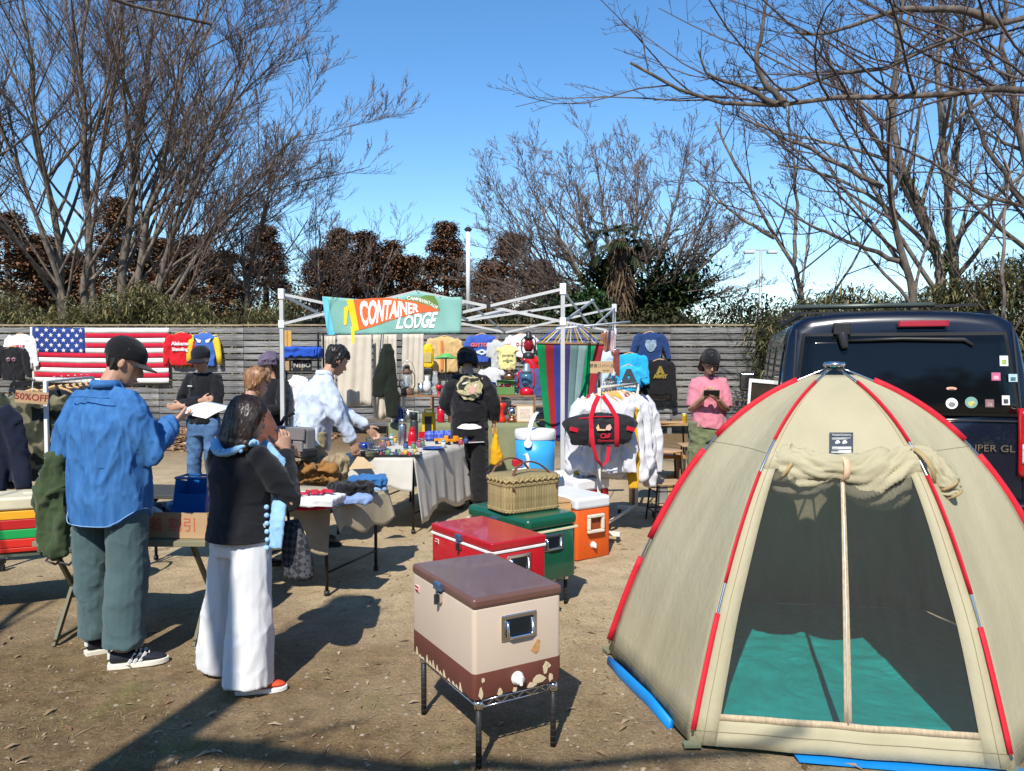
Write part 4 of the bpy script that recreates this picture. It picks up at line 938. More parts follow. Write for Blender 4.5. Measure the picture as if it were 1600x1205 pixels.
# framed board leaning by the van
b0 = at(1180, 560, 7.3); bdm = thing('leaning_board', 'black board in a white frame leaning beside the van', 'board', (b0.x + .05, 7.3, 0), R(-8))
BM = T(0, 0, 0, 0, R(-9), R(5))
MB().box((0, 0, .78), (.34, .02, 1.22), M=BM).build('panel', mat('board_face', (.015, .014, .013), .2, col2=(.05, .035, .015), vscale=6, spec=.5), bdm)
for a, b in (((-.18, -.014, .15), (-.18, -.014, 1.41)), ((.18, -.014, .15), (.18, -.014, 1.41)), ((-.19, -.014, 1.41), (.19, -.014, 1.41)), ((-.19, -.014, .16), (.19, -.014, .16))): MB().bar(BM @ Vector(a), BM @ Vector(b), .022, .035).build('frame_bar', white_pt, bdm)
for x in (-.16, .16): MB().bar((x, .30, .0), BM @ Vector((x, .02, 1.25)), .025).build('leg', pine, bdm); MB().bar(BM @ Vector((x, -.01, 0)), BM @ Vector((x, -.01, .2)), .025).build('leg', pine, bdm)
# ------------------------------------------------------------------ people
skin_m = mat('skin', (.44, .25, .165), .55, var=.08, vscale=9, bump=.08, bscale=120, sss=.15, spec=.35)
eye_w = mat('eye_white', (.7, .68, .65), .3); eye_d = mat('eye_dark', (.02, .012, .01), .2); lip_m = mat('lip', (.38, .13, .10), .5); brow_m = mat('brow', (.02, .015, .012), .8)
def hair_m(nm, c, c2): return mat(nm, c, .38, col2=c2, vscale=9, stretch=(9, 9, .5), bump=.25, bscale=9, spec=.4, detail=5)
hair_blk = hair_m('hair_black', (.006, .005, .005), (.022, .017, .015)); hair_brn = hair_m('hair_brown', (.16, .075, .03), (.34, .18, .085)); hair_dk = hair_m('hair_dark', (.010, .006, .005), (.035, .020, .014))
HEAD = [(0.0, .022, .074, .030), (.014, .036, .084, .012), (.035, .050, .087, -.025), (.06, .060, .088, -.055), (.09, .068, .089, -.078), (.12, .073, .087, -.092), (.15, .0765, .089, -.100), (.18, .075, .082, -.098), (.205, .063, .062, -.084), (.225, .040, .034, -.056), (.234, .012, .004, -.022)]
def head_rings(k=1.0, n=20, ex=0.0):
    out = []
    for z, w, f, b in HEAD:
        cy, ry = (f + b) / 2, (f - b) / 2
        out.append([Vector(((w * k + ex) * math.cos(t), cy + (ry * k + ex) * math.sin(t), .12 + (z - .12) * k + ex * (z - .12) / .12)) for t in [2 * PI * j / n for j in range(n)]])
    return out
def hand(mb, w, d, n, curl, thumb, s=1.0, k=1.0):
    d, n = Vector(d).normalized(), Vector(n).normalized(); n = (n - d * n.dot(d)).normalized(); a = d.cross(n) * thumb
    mb.tube([w - d * .02, w + d * .02 * s, w + d * .05 * s, w + d * .085 * s], [(.026, .020), (.034, .017), (.040, .016), (.038, .014)], 12, up=tuple(a))
    for i, (o, ln) in enumerate(((.034, .068), (.0115, .078), (-.0115, .074), (-.034, .058))):
        p = w + d * (.080 * s) + a * o; pts = [p - d * .015]; dd = d.copy(); cu = curl * (1 + .12 * i)
        for q in range(3):
            pts.append(pts[-1] + dd * (ln * s * (.45, .32, .28)[q] + (.015 if q == 0 else 0))); dd = (dd * math.cos(cu) + n * math.sin(cu)).normalized() if q == 0 else (dd * math.cos(cu) + (n * math.cos(cu * q) - d * math.sin(cu * q)) * math.sin(cu)).normalized()
        mb.tube(pts, [.0085, .0082, .0075, .006], 8)
    p = w + d * .02 + a * .026; q = (d * .62 + a * .62 + n * .35).normalized()
    mb.tube([p - q * .01, p + q * .03, p + q * .052 + d * .01 + n * .006, p + q * .062 + d * .028 + n * .014], [.013, .0115, .010, .007], 8)
class Person:
    def __init__(s, label, loc, rz, H, J=None, voxel=.010, group=None, yaw=0, pitch=0, tilt=0, curl=(.35, .35), palm=((0, 1, -.2), (0, 1, -.2)), hdir=(None, None), bw=.87):
        s.k = k = H / 1.7; s.vox = voxel; s.cur = curl
        s.t = thing('person', label, 'person', loc, rz, group)
        D = dict(pel=(0, 0, .93), chest=(0, 0, 1.24), neck=(0, -.01, 1.425), head=(0, .02, 1.47), shR=(.158, -.01, 1.37), shL=(-.158, -.01, 1.37), elR=(.235, -.03, 1.10), elL=(-.235, -.03, 1.10), wrR=(.25, .05, .86), wrL=(-.25, .05, .86),
                 hipR=(.088, 0, .90), hipL=(-.088, 0, .90), knR=(.10, .02, .49), knL=(-.10, .02, .49), anR=(.105, -.02, .085), anL=(-.105, -.02, .085), toR=(.13, .15, .03), toL=(-.13, .15, .03))
        D.update(J or {}); s.bw = bw
        for q in ('shR', 'shL', 'elR', 'elL'): D[q] = (D[q][0] * (.5 + .5 * bw), D[q][1], D[q][2])
        s.J = J = {a: Vector(b) * k for a, b in D.items()}
        hm = Matrix.Translation(J['head']) @ Euler((0, 0, yaw)).to_matrix().to_4x4() @ Euler((-pitch, tilt, 0)).to_matrix().to_4x4() @ Matrix.Scale(k, 4)
        s.hm = hm @ Matrix.Translation((0, 0, 0))
        mb = MB()
        mb.tube([J['pel'] - Vector((0, 0, .09)), J['pel'], J['pel'].lerp(J['chest'], .45), J['chest'], J['chest'].lerp(J['neck'], .55), J['neck'] + Vector((0, 0, .0))], [(.14 * k, .10 * k), (.155 * k, .108 * k), (.128 * k, .095 * k), (.155 * k, .108 * k), (.15 * k, .085 * k), (.062 * k, .058 * k)], 16, up=(1, 0, 0))
        mb.tube([J['neck'] - Vector((0, 0, .03)), J['neck'].lerp(hm @ Vector((0, -.01, .03)), .6), hm @ Vector((0, -.012, .06))], [.062 * k, .053 * k, .052 * k], 14)
        hr = [[hm @ p for p in r] for r in head_rings()]
        mb.loft(hr)
        mb.tube([hm @ Vector(p) for p in ((0, .080, .120), (0, .098, .095), (0, .108, .078), (0, .090, .068))], [.008 * k, .011 * k, .0145 * k, .010 * k], 8)
        mb.tube([hm @ Vector(p) for p in ((-.045, .072, .132), (0, .088, .128), (.045, .072, .132))], .010 * k, 8)
        mb.tube([hm @ Vector(p) for p in ((-.02, .082, .040), (0, .092, .042), (.02, .082, .040))], .009 * k, 8)
        for sx in (-1, 1): mb.ell((0, 0, 0), (.010 * k, .020 * k, .032 * k), 10, 6, M=hm @ Matrix.Translation((sx * .076, -.010, .105)) @ Euler((.2, 0, sx * -.35)).to_matrix().to_4x4() @ Matrix.Scale(1 / k, 4))
        for q, sg in (('R', 1), ('L', -1)):
            sh, el, wr = J['sh' + q], J['el' + q], J['wr' + q]; i = 0 if q == 'R' else 1
            mb.tube([sh - Vector((sg * .05, 0, .0)), sh, sh.lerp(el, .5), el, el.lerp(wr, .35), wr], [.055 * k, .056 * k, .047 * k, .041 * k, .040 * k, .027 * k], 12)
            fd = hdir[i] or (wr - el).normalized(); hand(mb, wr, fd, palm[i], curl[i], sg, k)
            hp, kn, an, to = J['hip' + q], J['kn' + q], J['an' + q], J['to' + q]
            mb.tube([hp + Vector((0, 0, .04)), hp.lerp(kn, .4), kn, kn.lerp(an, .35), an], [.088 * k, .08 * k, .057 * k, .056 * k, .036 * k], 12)
            mb.tube([an + Vector((0, 0, .02)), an.lerp(to, .35) - Vector((0, 0, .025)), to - Vector((0, 0, .008))], [.032 * k, .022 * k, .012 * k], 10)
        me = remeshed(mb, voxel, 2); s.body = link('body', me, skin_m, s.t, True)
        for sx in (-1, 1):
            MB().ell((0, 0, 0), (.0135 * k, .006 * k, .0065 * k), 10, 6, M=hm @ Matrix.Translation((sx * .031, .0795, .117)) @ Matrix.Scale(1 / k, 4)).build('eye', eye_d, s.t, True)
            MB().tube([hm @ Vector(p) for p in ((sx * .014, .0905, .140), (sx * .032, .086, .144), (sx * .050, .074, .138))], [.003, .0042, .002], 6).build('eyebrow', brow_m, s.t, True)
        MB().tube([hm @ Vector(p) for p in ((-.021, .0885, .0405), (0, .0985, .0405), (.021, .0885, .0405))], [.0025, .0055, .0025], 6, flat=1.0).build('mouth', lip_m, s.t, True)
    def spine(s, t):
        J = s.J
        if t < 0: return J['pel'] + Vector((0, 0, t * .55 * s.k))
        return J['pel'].lerp(J['chest'], t / .6) if t < .6 else J['chest'].lerp(J['neck'], (t - .6) / .4)
    def top(s, nm, m, prof, sl, cuff=.97, vox=None, wr=(.006, (8, 8, 5)), hem=None, seed=1, open_neck=True, smooth=3):
        k = s.k; J = s.J; mb = MB(); sl = tuple(q * (.35 + .65 * s.bw) for q in sl)
        mb.tube([s.spine(t) for t, a, b in prof], [(a * k * s.bw, b * k * (.5 + .5 * s.bw)) for t, a, b in prof], 24, up=(1, 0, 0))
        for q, sg in (('R', 1), ('L', -1)):
            sh, el, wrp = J['sh' + q], J['el' + q], J['wr' + q]
            dz = Vector((0, 0, max(0, sl[0] - .060))) * k; r0 = min(sl[0], .062)
            if cuff > 0: pts = [sh - Vector((sg * .09, 0, -.012)) * k, sh - dz * .2, sh.lerp(el, .22) - dz * .4, sh.lerp(el, .55), el, el.lerp(wrp, .5 * cuff), el.lerp(wrp, cuff)]; rr = [.055, r0, sl[0] * .92, (sl[0] + sl[1]) / 2, sl[1], (sl[1] + sl[2]) / 2, sl[2]]
            else: pts = [sh - Vector((sg * .09, 0, -.012)) * k, sh - dz * .2, sh.lerp(el, .25) - dz * .4, sh.lerp(el, .6), sh.lerp(el, 1 + cuff)]; rr = [.055, r0, sl[0] * .9, sl[1], sl[2]]
            mb.tube(pts, [r * k for r in rr], 16)
        me = remeshed(mb, vox or s.vox * 1.2, smooth)
        if wr: wrinkle(me, wr[0], wr[1], seed); wrinkle(me, wr[0] * .35, tuple(2.3 * q for q in wr[1]), seed + 7)
        if hem:
            v = getv(me); r = np.hypot(v[:, 0], v[:, 1]) < .45; z0 = hem(v[:, 0] / k, v[:, 1] / k) * k; lo = v[:, 2] < z0; arm = np.abs(v[:, 0]) > .30 * k
            v[:, 2] = np.where(lo & ~arm, z0, v[:, 2]); setv(me, v)
        return link(nm, me, m, s.t, True)
    def legs(s, nm, m, waist, hipr, thigh, knee, hem, end=.06, top=.98, wr=(.006, (7, 7, 10)), seed=2, vox=None, flat=1.0):
        k = s.k; J = s.J; mb = MB(); p = J['pel']; w_ = .45 + .55 * s.bw; waist, hipr, thigh, knee, hem = (waist[0] * s.bw, waist[1] * w_), (hipr[0] * s.bw, hipr[1] * w_), thigh * w_, knee * w_, hem * w_
        mb.tube([Vector((p.x, p.y, top * k)), p - Vector((0, 0, .10)) * k, p - Vector((0, 0, .16)) * k], [(waist[0] * k, waist[1] * k), (hipr[0] * k, hipr[1] * k), (hipr[0] * k * .95, hipr[1] * k * .95)], 24, up=(1, 0, 0))
        for q in 'RL':
            hp, kn, an = J['hip' + q], J['kn' + q], J['an' + q]; e = an + Vector((0, .015, end - .085)) * k
            mb.tube([hp + Vector((0, 0, .06)) * k, hp - Vector((0, 0, .08)) * k, hp.lerp(kn, .5), kn, kn.lerp(e, .5), e], [(r * k, r * k * flat) for r in (thigh, thigh, (thigh + knee) / 2, knee, (knee + hem) / 2, hem)], 18, up=(1, 0, 0))
        me = remeshed(mb, vox or s.vox * 1.2, 3)
        if wr: wrinkle(me, wr[0], wr[1], seed); wrinkle(me, wr[0] * .4, tuple(2.2 * q for q in wr[1]), seed + 5)
        return link(nm, me, m, s.t, True)
    def shoes(s, m, sole, stripes=None, w=.046, heel=None):
        k = s.k
        for q in 'RL':
            an, to = s.J['an' + q], s.J['to' + q]; d = Vector((to.x - an.x, to.y - an.y, 0)).normalized(); b = an - d * .055 * k; b.z = 0; a = Vector((-d.y, d.x, 0))
            mb = MB(); L_ = .275 * k
            st = [(0, .028, .088), (.04, .036, .100), (.10, .040, .092), (.16, .044, .070), (.21, .046, .055), (.25, .038, .045), (.275, .015, .035)]
            rings = [[b + d * x * k + a * (ww * k * math.cos(t)) + Vector((0, 0, .022 + (h - .022) * k * (.5 + .5 * math.sin(t)))) for t in [2 * PI * j / 14 for j in range(14)]] for x, ww, h in st]
            mb.loft(rings); sh = mb.build('shoe', m, s.t, True, sub=1)
            pl_ = [(-.004, .026), (.05, .040), (.12, .043), (.20, .050), (.255, .040), (.284, .012)]
            o = [b + d * x * k + a * y * k for x, y in pl_] + [b + d * x * k - a * y * k for x, y in reversed(pl_)]
            mb = MB(); mb.loft([[p + Vector((0, 0, .0)) for p in o], [p + Vector((0, 0, .027 * k)) for p in o]]); mb.build('sole', sole, sh, bevel=.004)
            if stripes:
                for x in (.115, .14, .165):
                    for sg in (1, -1):
                        MB().bar(b + d * (x - .02) * k + a * sg * .0445 * k + Vector((0, 0, .03)), b + d * (x + .012) * k + a * sg * .030 * k + Vector((0, 0, .074)), .006, .014).build('stripe', stripes, sh)
                for x in (.13, .15, .17, .19): MB().bar(b + d * x * k + a * .02 + Vector((0, 0, .083 - (x - .13) * .28)), b + d * x * k - a * .02 + Vector((0, 0, .083 - (x - .13) * .28)), .006).build('lace', stripes, sh)
                MB().box(b + d * .004 + Vector((0, 0, .075)), (.035, .014, .045), rz=math.atan2(d.y, d.x) + PI / 2).build('heel_tab', stripes, sh, bevel=.004)
    def hair(s, m, k=1.09, drop=.05, face=.165, back=-.02, wr=(.006, (26, 26, 5)), vox=.008, side=.02, name='hair'):
        """scalp hair: swollen head surface pushed inside the skull over the face and below the hairline"""
        mb = MB().loft(head_rings(k, 28, .004)); me = remeshed(mb, vox, 1)
        v = getv(me); z, y, x = v[:, 2], v[:, 1], v[:, 0]
        low = np.where(y > side, face, drop + (0.0) * y)
        low = drop + (face - drop) / (1 + np.exp(-(y - side) / .008))
        ins = z < low
        c = np.array([0, -.01, .12]); v = np.where(ins[:, None], c + (v - c) * np.array([.80, .80, .80]), v); setv(me, v)
        if wr: wrinkle(me, wr[0], wr[1], 3)
        me.transform(s.hm); return link(name, me, m, s.t, True)
    def bob(s, m, low=-.03, w=.095, wr=.008, flare=1.1):
        """hair to the shoulders, open over the face"""
        rings = []
        for z, ww, f, b in ((low, .090 * flare, -.010, -.110), (low + .02, .100 * flare, .0, -.128), (.03, .100, .012, -.128), (.08, .099, .03, -.126), (.13, .097, .055, -.124), (.17, .093, .086, -.118), (.205, .082, .080, -.106), (.236, .058, .055, -.084), (.254, .022, .015, -.04)):
            cy, ry = (f + b) / 2, (f - b) / 2; ww *= w / .095
            rings.append([Vector((ww * math.cos(t), cy + ry * math.sin(t), z)) for t in [2 * PI * j / 28 for j in range(28)]])
        me = remeshed(MB().loft(rings), .008, 2); v = getv(me)
        fr = (v[:, 1] > -.005) & (v[:, 2] < .155) & (np.abs(v[:, 0]) < .066); v[fr, 1] = np.minimum(v[fr, 1], .0) - .02; setv(me, v)
        wrinkle(me, wr, (34, 34, 3), 6); wrinkle(me, wr * .5, (80, 80, 5), 8); me.transform(s.hm); o = link('hair', me, m, s.t, True)
        g = np.random.default_rng(int(abs(low) * 1000)); P = []; zs = [r[0].z for r in rings]
        for q in range(520):
            th = g.uniform(PI * .95, PI * 2.05); e = g.uniform(0, .035); pp_ = []
            for u in np.linspace(1, 0, 10):
                z_ = zs[0] - e * .6 + (zs[-1] - zs[0]) * math.sin(u * PI / 2) ** .8; i = max(0, min(len(zs) - 2, int(np.searchsorted(zs, z_)) - 1)); f = min(1, max(0, (z_ - zs[i]) / (zs[i + 1] - zs[i]))); t = (th + .05 * math.sin(6 * u + q)) / (2 * PI) * 28; j = int(t) % 28; h_ = t - int(t)
                a, b = rings[i][j].lerp(rings[i][(j + 1) % 28], h_), rings[i + 1][j].lerp(rings[i + 1][(j + 1) % 28], h_); p = a.lerp(b, f); pp_.append((p.x * 1.02, (p.y + .03) * 1.02 - .03, z_ + .003))
            P.append(pp_)
        P = np.array(P); v, f = tubes(P, np.full(P.shape[:2], .0013), 3, 0); me = npmesh('strands', v, f); me.transform(s.hm); so_ = link('strands', me, m, o, True); so_['kind'] = 'stuff'; return o
    def cap(s, m, brim=True, low=.135, ex=.012, brim_tilt=.25, pucker=None):
        mb = MB().loft([r for r in head_rings(1.07, 28, ex)]); me = remeshed(mb, .008, 1); v = getv(me); c = np.array([0, -.01, .17])
        lowz = low + .18 * np.clip(v[:, 1], -.06, .05); ins = v[:, 2] < lowz; v[:, 2] = np.where(ins, lowz, v[:, 2]); setv(me, v)
        if pucker: wrinkle(me, pucker, (20, 20, 14), 3)
        me.transform(s.hm); o = link('cap', me, m, s.t, True)
        if brim:
            def fn(u, w_):
                t = (u - .5) * 2.3; r0, r1 = .086, .086 + .075 * math.cos((u - .5) * 2.1) ** .6; r = r0 + (r1 - r0) * w_
                return s.hm @ Vector((math.sin(t) * r * .95, math.cos(t) * r + .008, low + .012 - .045 * abs(math.sin(t)) ** 2 * .5 - brim_tilt * (r - r0)))
            MB().grid(fn, 16, 5).build('brim', m, o, True, solid=.005)
        return o
denim = mat('blue_chambray', (.035, .125, .32), .9, col2=(.06, .185, .42), vscale=9, stretch=(3, 3, 1), bump=.45, bscale=260, spec=.1, detail=7)
# man in the blue shirt, back to us, reading a sheet
k_ = 1.0
P1 = Person('man in blue denim shirt and black cap reading a white sheet', (-2.15, 4.08, 0), R(-22), 1.735, dict(
    elR=(.262, .04, 1.10), wrR=(.13, .30, 1.24), elL=(-.285, -.04, 1.11), wrL=(-.20, .22, 1.06), anL=(-.15, .03, .085), toL=(-.07, .21, .03), anR=(.125, -.06, .085), toR=(.26, .075, .03), knL=(-.14, .02, .49), knR=(.125, .0, .49), hipL=(-.105, 0, .9), hipR=(.105, 0, .9), head=(.01, .035, 1.465)),
    .006, yaw=R(-42), pitch=R(24), curl=(.5, .5), palm=((-.5, .2, .8), (.5, 0, .8)), hdir=(Vector((-.1, .9, .15)), None))
P1.top('shirt', denim, [(-.36, .262, .175), (-.2, .265, .178), (0, .262, .172), (.3, .258, .165), (.6, .255, .158), (.80, .215, .130), (.92, .145, .10), (1.02, .085, .078), (1.08, .068, .066)], (.096, .086, .052), .93, wr=(.009, (8, 8, 2.6)), hem=lambda x, y: .735 + .10 * np.clip((np.abs(x + .0) - .13) / .12, 0, 1) ** 1.6, seed=4)
P1.legs('trousers', cloth('slate_twill', (.062, .105, .108), bump=.3), (.17, .12), (.185, .13), .112, .112, .108, .105, wr=(.0065, (4.5, 4.5, 4.5)))
wh_s = mat('white_leather', (.70, .69, .66), .5, var=.05); P1.shoes(mat('navy_suede', (.012, .014, .022), .8), mat('cream_sole', (.66, .62, .52), .7), wh_s)
P1.hair(hair_blk, 1.03, .035, .16, side=.0); P1.cap(cloth('black_cap', (.008, .008, .009)), True, .130, ex=.007)
for z_, w_ in ((1.335, .23),):
    MB().tube([P1.J['chest'] + Vector((x * w_ * .7, -.148 + .05 * abs(x) ** 3, .155 + .004 * math.cos(x * 3))) for x in np.linspace(-.9, .9, 15)], .0035, 6).build('yoke_seam', denim, P1.t, True)
MB().grid(lambda u, v: P1.J['pel'] + Vector((.09 + .08 * u, -.150 + .05 * u, .21 - .10 * v)), 2, 2).build('pocket', denim, P1.t, solid=.01)
def collar(P, m, r=.074, h=.035, dz=.0, nm='collar'):
    c = P.J['neck'] + Vector((0, .0, .015 + dz)); rings = []
    for j in range(25):
        a = 2 * PI * j / 24; o = Vector((math.cos(a), math.sin(a) * .95, 0)); dip = -.035 * max(0, math.sin(a)) ** 2
        rings.append([c + o * r * P.k + Vector((0, 0, dip)), c + o * (r - .010) * P.k + Vector((0, 0, h + dip)), c + o * (r - .004) * P.k + Vector((0, 0, h + .002 + dip)), c + o * (r + .014) * P.k + Vector((0, 0, -.008 + dip))])
    return MB().loft(rings, cap=False).build(nm, m, P.t, True)
collar(P1, denim)
def hemline(P, rx, ry, hem, m, nm='hem_stitch', rad=.0028, n=60, c=(0, 0)):
    MB().tube([Vector((c[0] + rx * math.cos(a), c[1] + ry * math.sin(a), hem(rx * math.cos(a)))) * P.k for a in np.linspace(0, 2 * PI, n)], rad, 5).build(nm, m, P.t, True)
hemline(P1, .231, .170, lambda x: .742 + .10 * min(1, max(0, (abs(x) - .13) / .12)) ** 1.6, mat('pale_stitch', (.20, .34, .52), .9))
# paper in his hand
pp = P1.t.matrix_basis @ (P1.J['wrR'] + Vector((-.02, .12, .02)))
sheet = thing('paper_sheet', 'white paper sheet held by the man in the blue shirt', 'paper', tuple(pp), R(-22))
MB().grid(lambda u, v: Vector((-.06 + .21 * u, .0 + .24 * v, .02 + .05 * v - .03 * u + .012 * math.sin(v * 3))), 4, 6).build('sheet', mat('paper', (.75, .75, .74), .7, var=.02), sheet, True, solid=.001)
# olive bag hanging at his left side
bgp = Vector((-2.45, 4.10, 0)); olive = cloth('olive_canvas', (.040, .062, .026), var=.2)
bag = thing('canvas_bag', 'olive canvas bag hanging at the left side of the blue-shirted man', 'bag', tuple(bgp), R(-10))
mb = MB(); mb.tube([(.02, 0, 1.14), (.0, 0, 1.02), (-.03, 0, .88), (-.02, 0, .72), (.0, 0, .60), (.01, 0, .56)], [(.03, .015), (.055, .02), (.085, .035), (.09, .045), (.075, .045), (.05, .03)], 18, up=(1, 0, 0))
mb.box((-.02, 0, .75), (.17, .05, .34)); me = remeshed(mb, .009, 2); wrinkle(me, .020, (7, 7, 4), 4); wrinkle(me, .006, (22, 22, 9), 6); link('bag_body', me, olive, bag, True)
MB().tube([(.02, 0, 1.12), (.05, .0, 1.25), (.14, .02, 1.30)], .010, 6).build('strap', olive, bag, True); MB().tube([(.0, 0, 1.06), (.10, .0, 1.16), (.16, .02, 1.22)], .008, 6).build('strap', olive, bag, True)
for x in (-.03, .05): MB().tube([(x, 0, .57), (x - .03, -.01, .53), (x + .02, 0, .51), (x + .05, 0, .535)], .007, 6).build('buckle_strap', blackm, bag)
# woman in white trousers
P2 = Person('woman in black top, pale blue scarf and wide white trousers', (-1.345, 3.78, 0), R(-28), 1.43, dict(
    elR=(.30, .10, 1.10), wrR=(.135, .235, 1.365), elL=(-.235, .06, 1.09), wrL=(-.12, .26, 1.05), anL=(-.255, .05, .085), toL=(-.28, .21, .03), anR=(.125, -.09, .085), toR=(.265, .04, .03), hipL=(-.09, 0, .92), hipR=(.09, 0, .92), knL=(-.165, .04, .5), knR=(.10, -.03, .5), head=(.015, .03, 1.455)),
    .006, bw=1.0, yaw=R(-14), pitch=R(10), curl=(.55, .4), palm=((-.9, .1, .2), (.5, 0, .8)), hdir=(Vector((-.25, .1, .95)), None))
P2.top('sweater', cloth('black_knit', (.010, .0105, .013), var=.2, bump=.5), [(-.22, .206, .182), (-.1, .206, .182), (0, .200, .172), (.3, .182, .142), (.6, .205, .148), (.80, .182, .122), (.92, .125, .09), (1.0, .075, .068)], (.084, .068, .048), .97, wr=(.0042, (5, 5, 9)), hem=lambda x, y: .872 + 0 * x, seed=2)
P2.legs('trousers', cloth('white_denim', (.62, .62, .615), var=.04, bump=.2), (.125, .085), (.182, .136), .114, .126, .150, .05, wr=(.0065, (6, 6, 2.0)), top=.93)
P2.shoes(mat('orange_mesh', (.62, .07, .02), .7, var=.25, vscale=30), mat('pale_sole', (.68, .66, .62), .6)); P2.bob(hair_dk, -.055, .136, .004, 1.10)
scarf = cloth('pale_blue_scarf', (.26, .47, .66), var=.1)
k = P2.k; nk = P2.J['neck']
mb = MB(); mb.tube([nk + Vector((.100 * math.cos(a) * 1.05, .085 * math.sin(a) - .005, -.012 + .025 * math.cos(a * 2) - (.03 if math.sin(a) > 0 else 0))) for a in np.linspace(0, 2 * PI, 22)], [(.018, .034)] * 22, 10)
mb.tube([nk + Vector(p) for p in ((.06, .10, .0), (.14, .13, -.10), (.19, .10, -.22), (.215, .04, -.36), (.21, .03, -.50))], [(.03, .02), (.04, .02), (.04, .025), (.045, .02), (.04, .012)], 10)
me = remeshed(mb, .007, 2); wrinkle(me, .003, (26, 26, 12), 3); sc_ = link('scarf', me, scarf, P2.t, True)
for j in range(9):
    a = R(215 + 13 * j); MB().ell(nk + Vector((.128 * math.cos(a), .112 * math.sin(a), -.022)), (.011, .010, .011), 8, 6).build('pompom', scarf, sc_, True)
for j in range(6): MB().ell(nk + Vector((.175, .01, -.30 - .04 * j)), (.013, .012, .013), 8, 6).build('pompom', scarf, sc_, True)
tb = thing('quilted_bag', 'dark grey checked tote at the right hip of the white-trousered woman', 'bag', (-1.105, 3.86, 0), R(-20))
mb = MB(); mb.tube([(-.02, 0, .80), (0, 0, .70), (.02, 0, .60), (.03, 0, .52), (.03, 0, .505)], [(.05, .03), (.07, .05), (.085, .06), (.085, .06), (.07, .045)], 16, up=(1, 0, 0)); me = remeshed(mb, .008, 2)
def check_mat(nm, a, b, sc):
    m = bpy.data.materials.new(nm); m.use_nodes = True; t = m.node_tree; c = t.nodes.new('ShaderNodeTexChecker'); c.inputs['Scale'].default_value = sc; c.inputs['Color1'].default_value = a + (1,); c.inputs['Color2'].default_value = b + (1,)
    co = t.nodes.new('ShaderNodeTexCoord'); mp = t.nodes.new('ShaderNodeMapping'); mp.inputs['Rotation'].default_value = (.2, .78, .1); t.links.new(co.outputs['Object'], mp.inputs['Vector']); t.links.new(mp.outputs['Vector'], c.inputs['Vector']); t.links.new(c.outputs['Color'], t.nodes['Principled BSDF'].inputs['Base Color']); t.nodes['Principled BSDF'].inputs['Roughness'].default_value = .8; return m
link('bag_body', me, check_mat('grey_check', (.012, .012, .016), (.06, .062, .07), 40), tb, True); MB().tube([(-.03, 0, .79), (-.06, .03, .95), (-.03, .06, 1.03)], .008, 6).build('strap', blackm, tb, True)
hemline(P2, .203, .178, lambda x: .876, cloth('black_rib', (.012, .012, .014)), 'hem_band', .007)
# man with folded arms
P3 = Person('man in black sweater, cap and jeans standing with arms folded', (-3.34, 8.3, 0), R(172), 1.735, dict(
    elR=(.23, .09, 1.10), elL=(-.23, .09, 1.10), wrR=(-.10, .20, 1.15), wrL=(.11, .215, 1.09), anR=(.12, -.02, .085), anL=(-.13, 0, .085)), .011, pitch=R(10), curl=(.2, .2), palm=((0, -1, 0), (0, -1, 0)))
P3.top('sweater', cloth('black_wool', (.009, .009, .011), bump=.5), [(-.05, .19, .128), (0, .192, .132), (.3, .195, .135), (.6, .19, .13), (.80, .18, .115), (.92, .125, .088), (1.0, .085, .072)], (.074, .066, .046), .92, wr=(.007, (8, 8, 6)), hem=lambda x, y: .90 + 0 * x)
P3.legs('jeans', mat('blue_jeans', (.03, .075, .17), .9, col2=(.10, .20, .36), vscale=5, bump=.3, bscale=150), (.16, .115), (.175, .125), .098, .078, .07, .06)
P3.shoes(blackm, blackm); P3.hair(hair_blk, 1.03, .03, .15, side=-.005); P3.cap(cloth('dark_cap', (.010, .011, .016)), True, .125, brim_tilt=.55)
MB().tube([P3.J['neck'] + Vector((.06 * math.cos(a), .05 * math.sin(a) + .01, -.01 - .05 * max(0, math.sin(a)) ** 2)) for a in np.linspace(0, 2 * PI, 18)], .016, 8).build('collar', cloth('grey_collar', (.45, .46, .48)), P3.t, True)
MB().box(P3.J['chest'] + Vector((.07, .142, .06)), (.05, .006, .010)).build('chest_logo', white_pt, P3.t)
# woman with short brown hair, partly hidden
P4 = Person('woman with short brown hair and brown top behind the scarfed woman', (-2.03, 5.95, 0), R(-35), 1.535, dict(elR=(.24, .08, 1.08), wrR=(.15, .30, 1.0), elL=(-.24, .08, 1.08), wrL=(-.12, .30, 1.0)), .011, yaw=R(-25), pitch=R(18))
P4.top('pullover', cloth('brown_fleece', (.165, .065, .045)), [(-.15, .19, .14), (0, .195, .145), (.3, .19, .14), (.6, .20, .14), (.80, .175, .115), (.92, .12, .09), (1.02, .08, .075), (1.06, .07, .068)], (.082, .068, .05), .95, wr=(.007, (7, 7, 5)))
P4.legs('trousers', cloth('dark_trousers', (.02, .02, .024)), (.16, .12), (.18, .13), .10, .085, .085, .07); P4.shoes(blackm, blackm); P4.hair(hair_brn, 1.14, .03, .155, side=.01, wr=(.010, (22, 22, 7)))
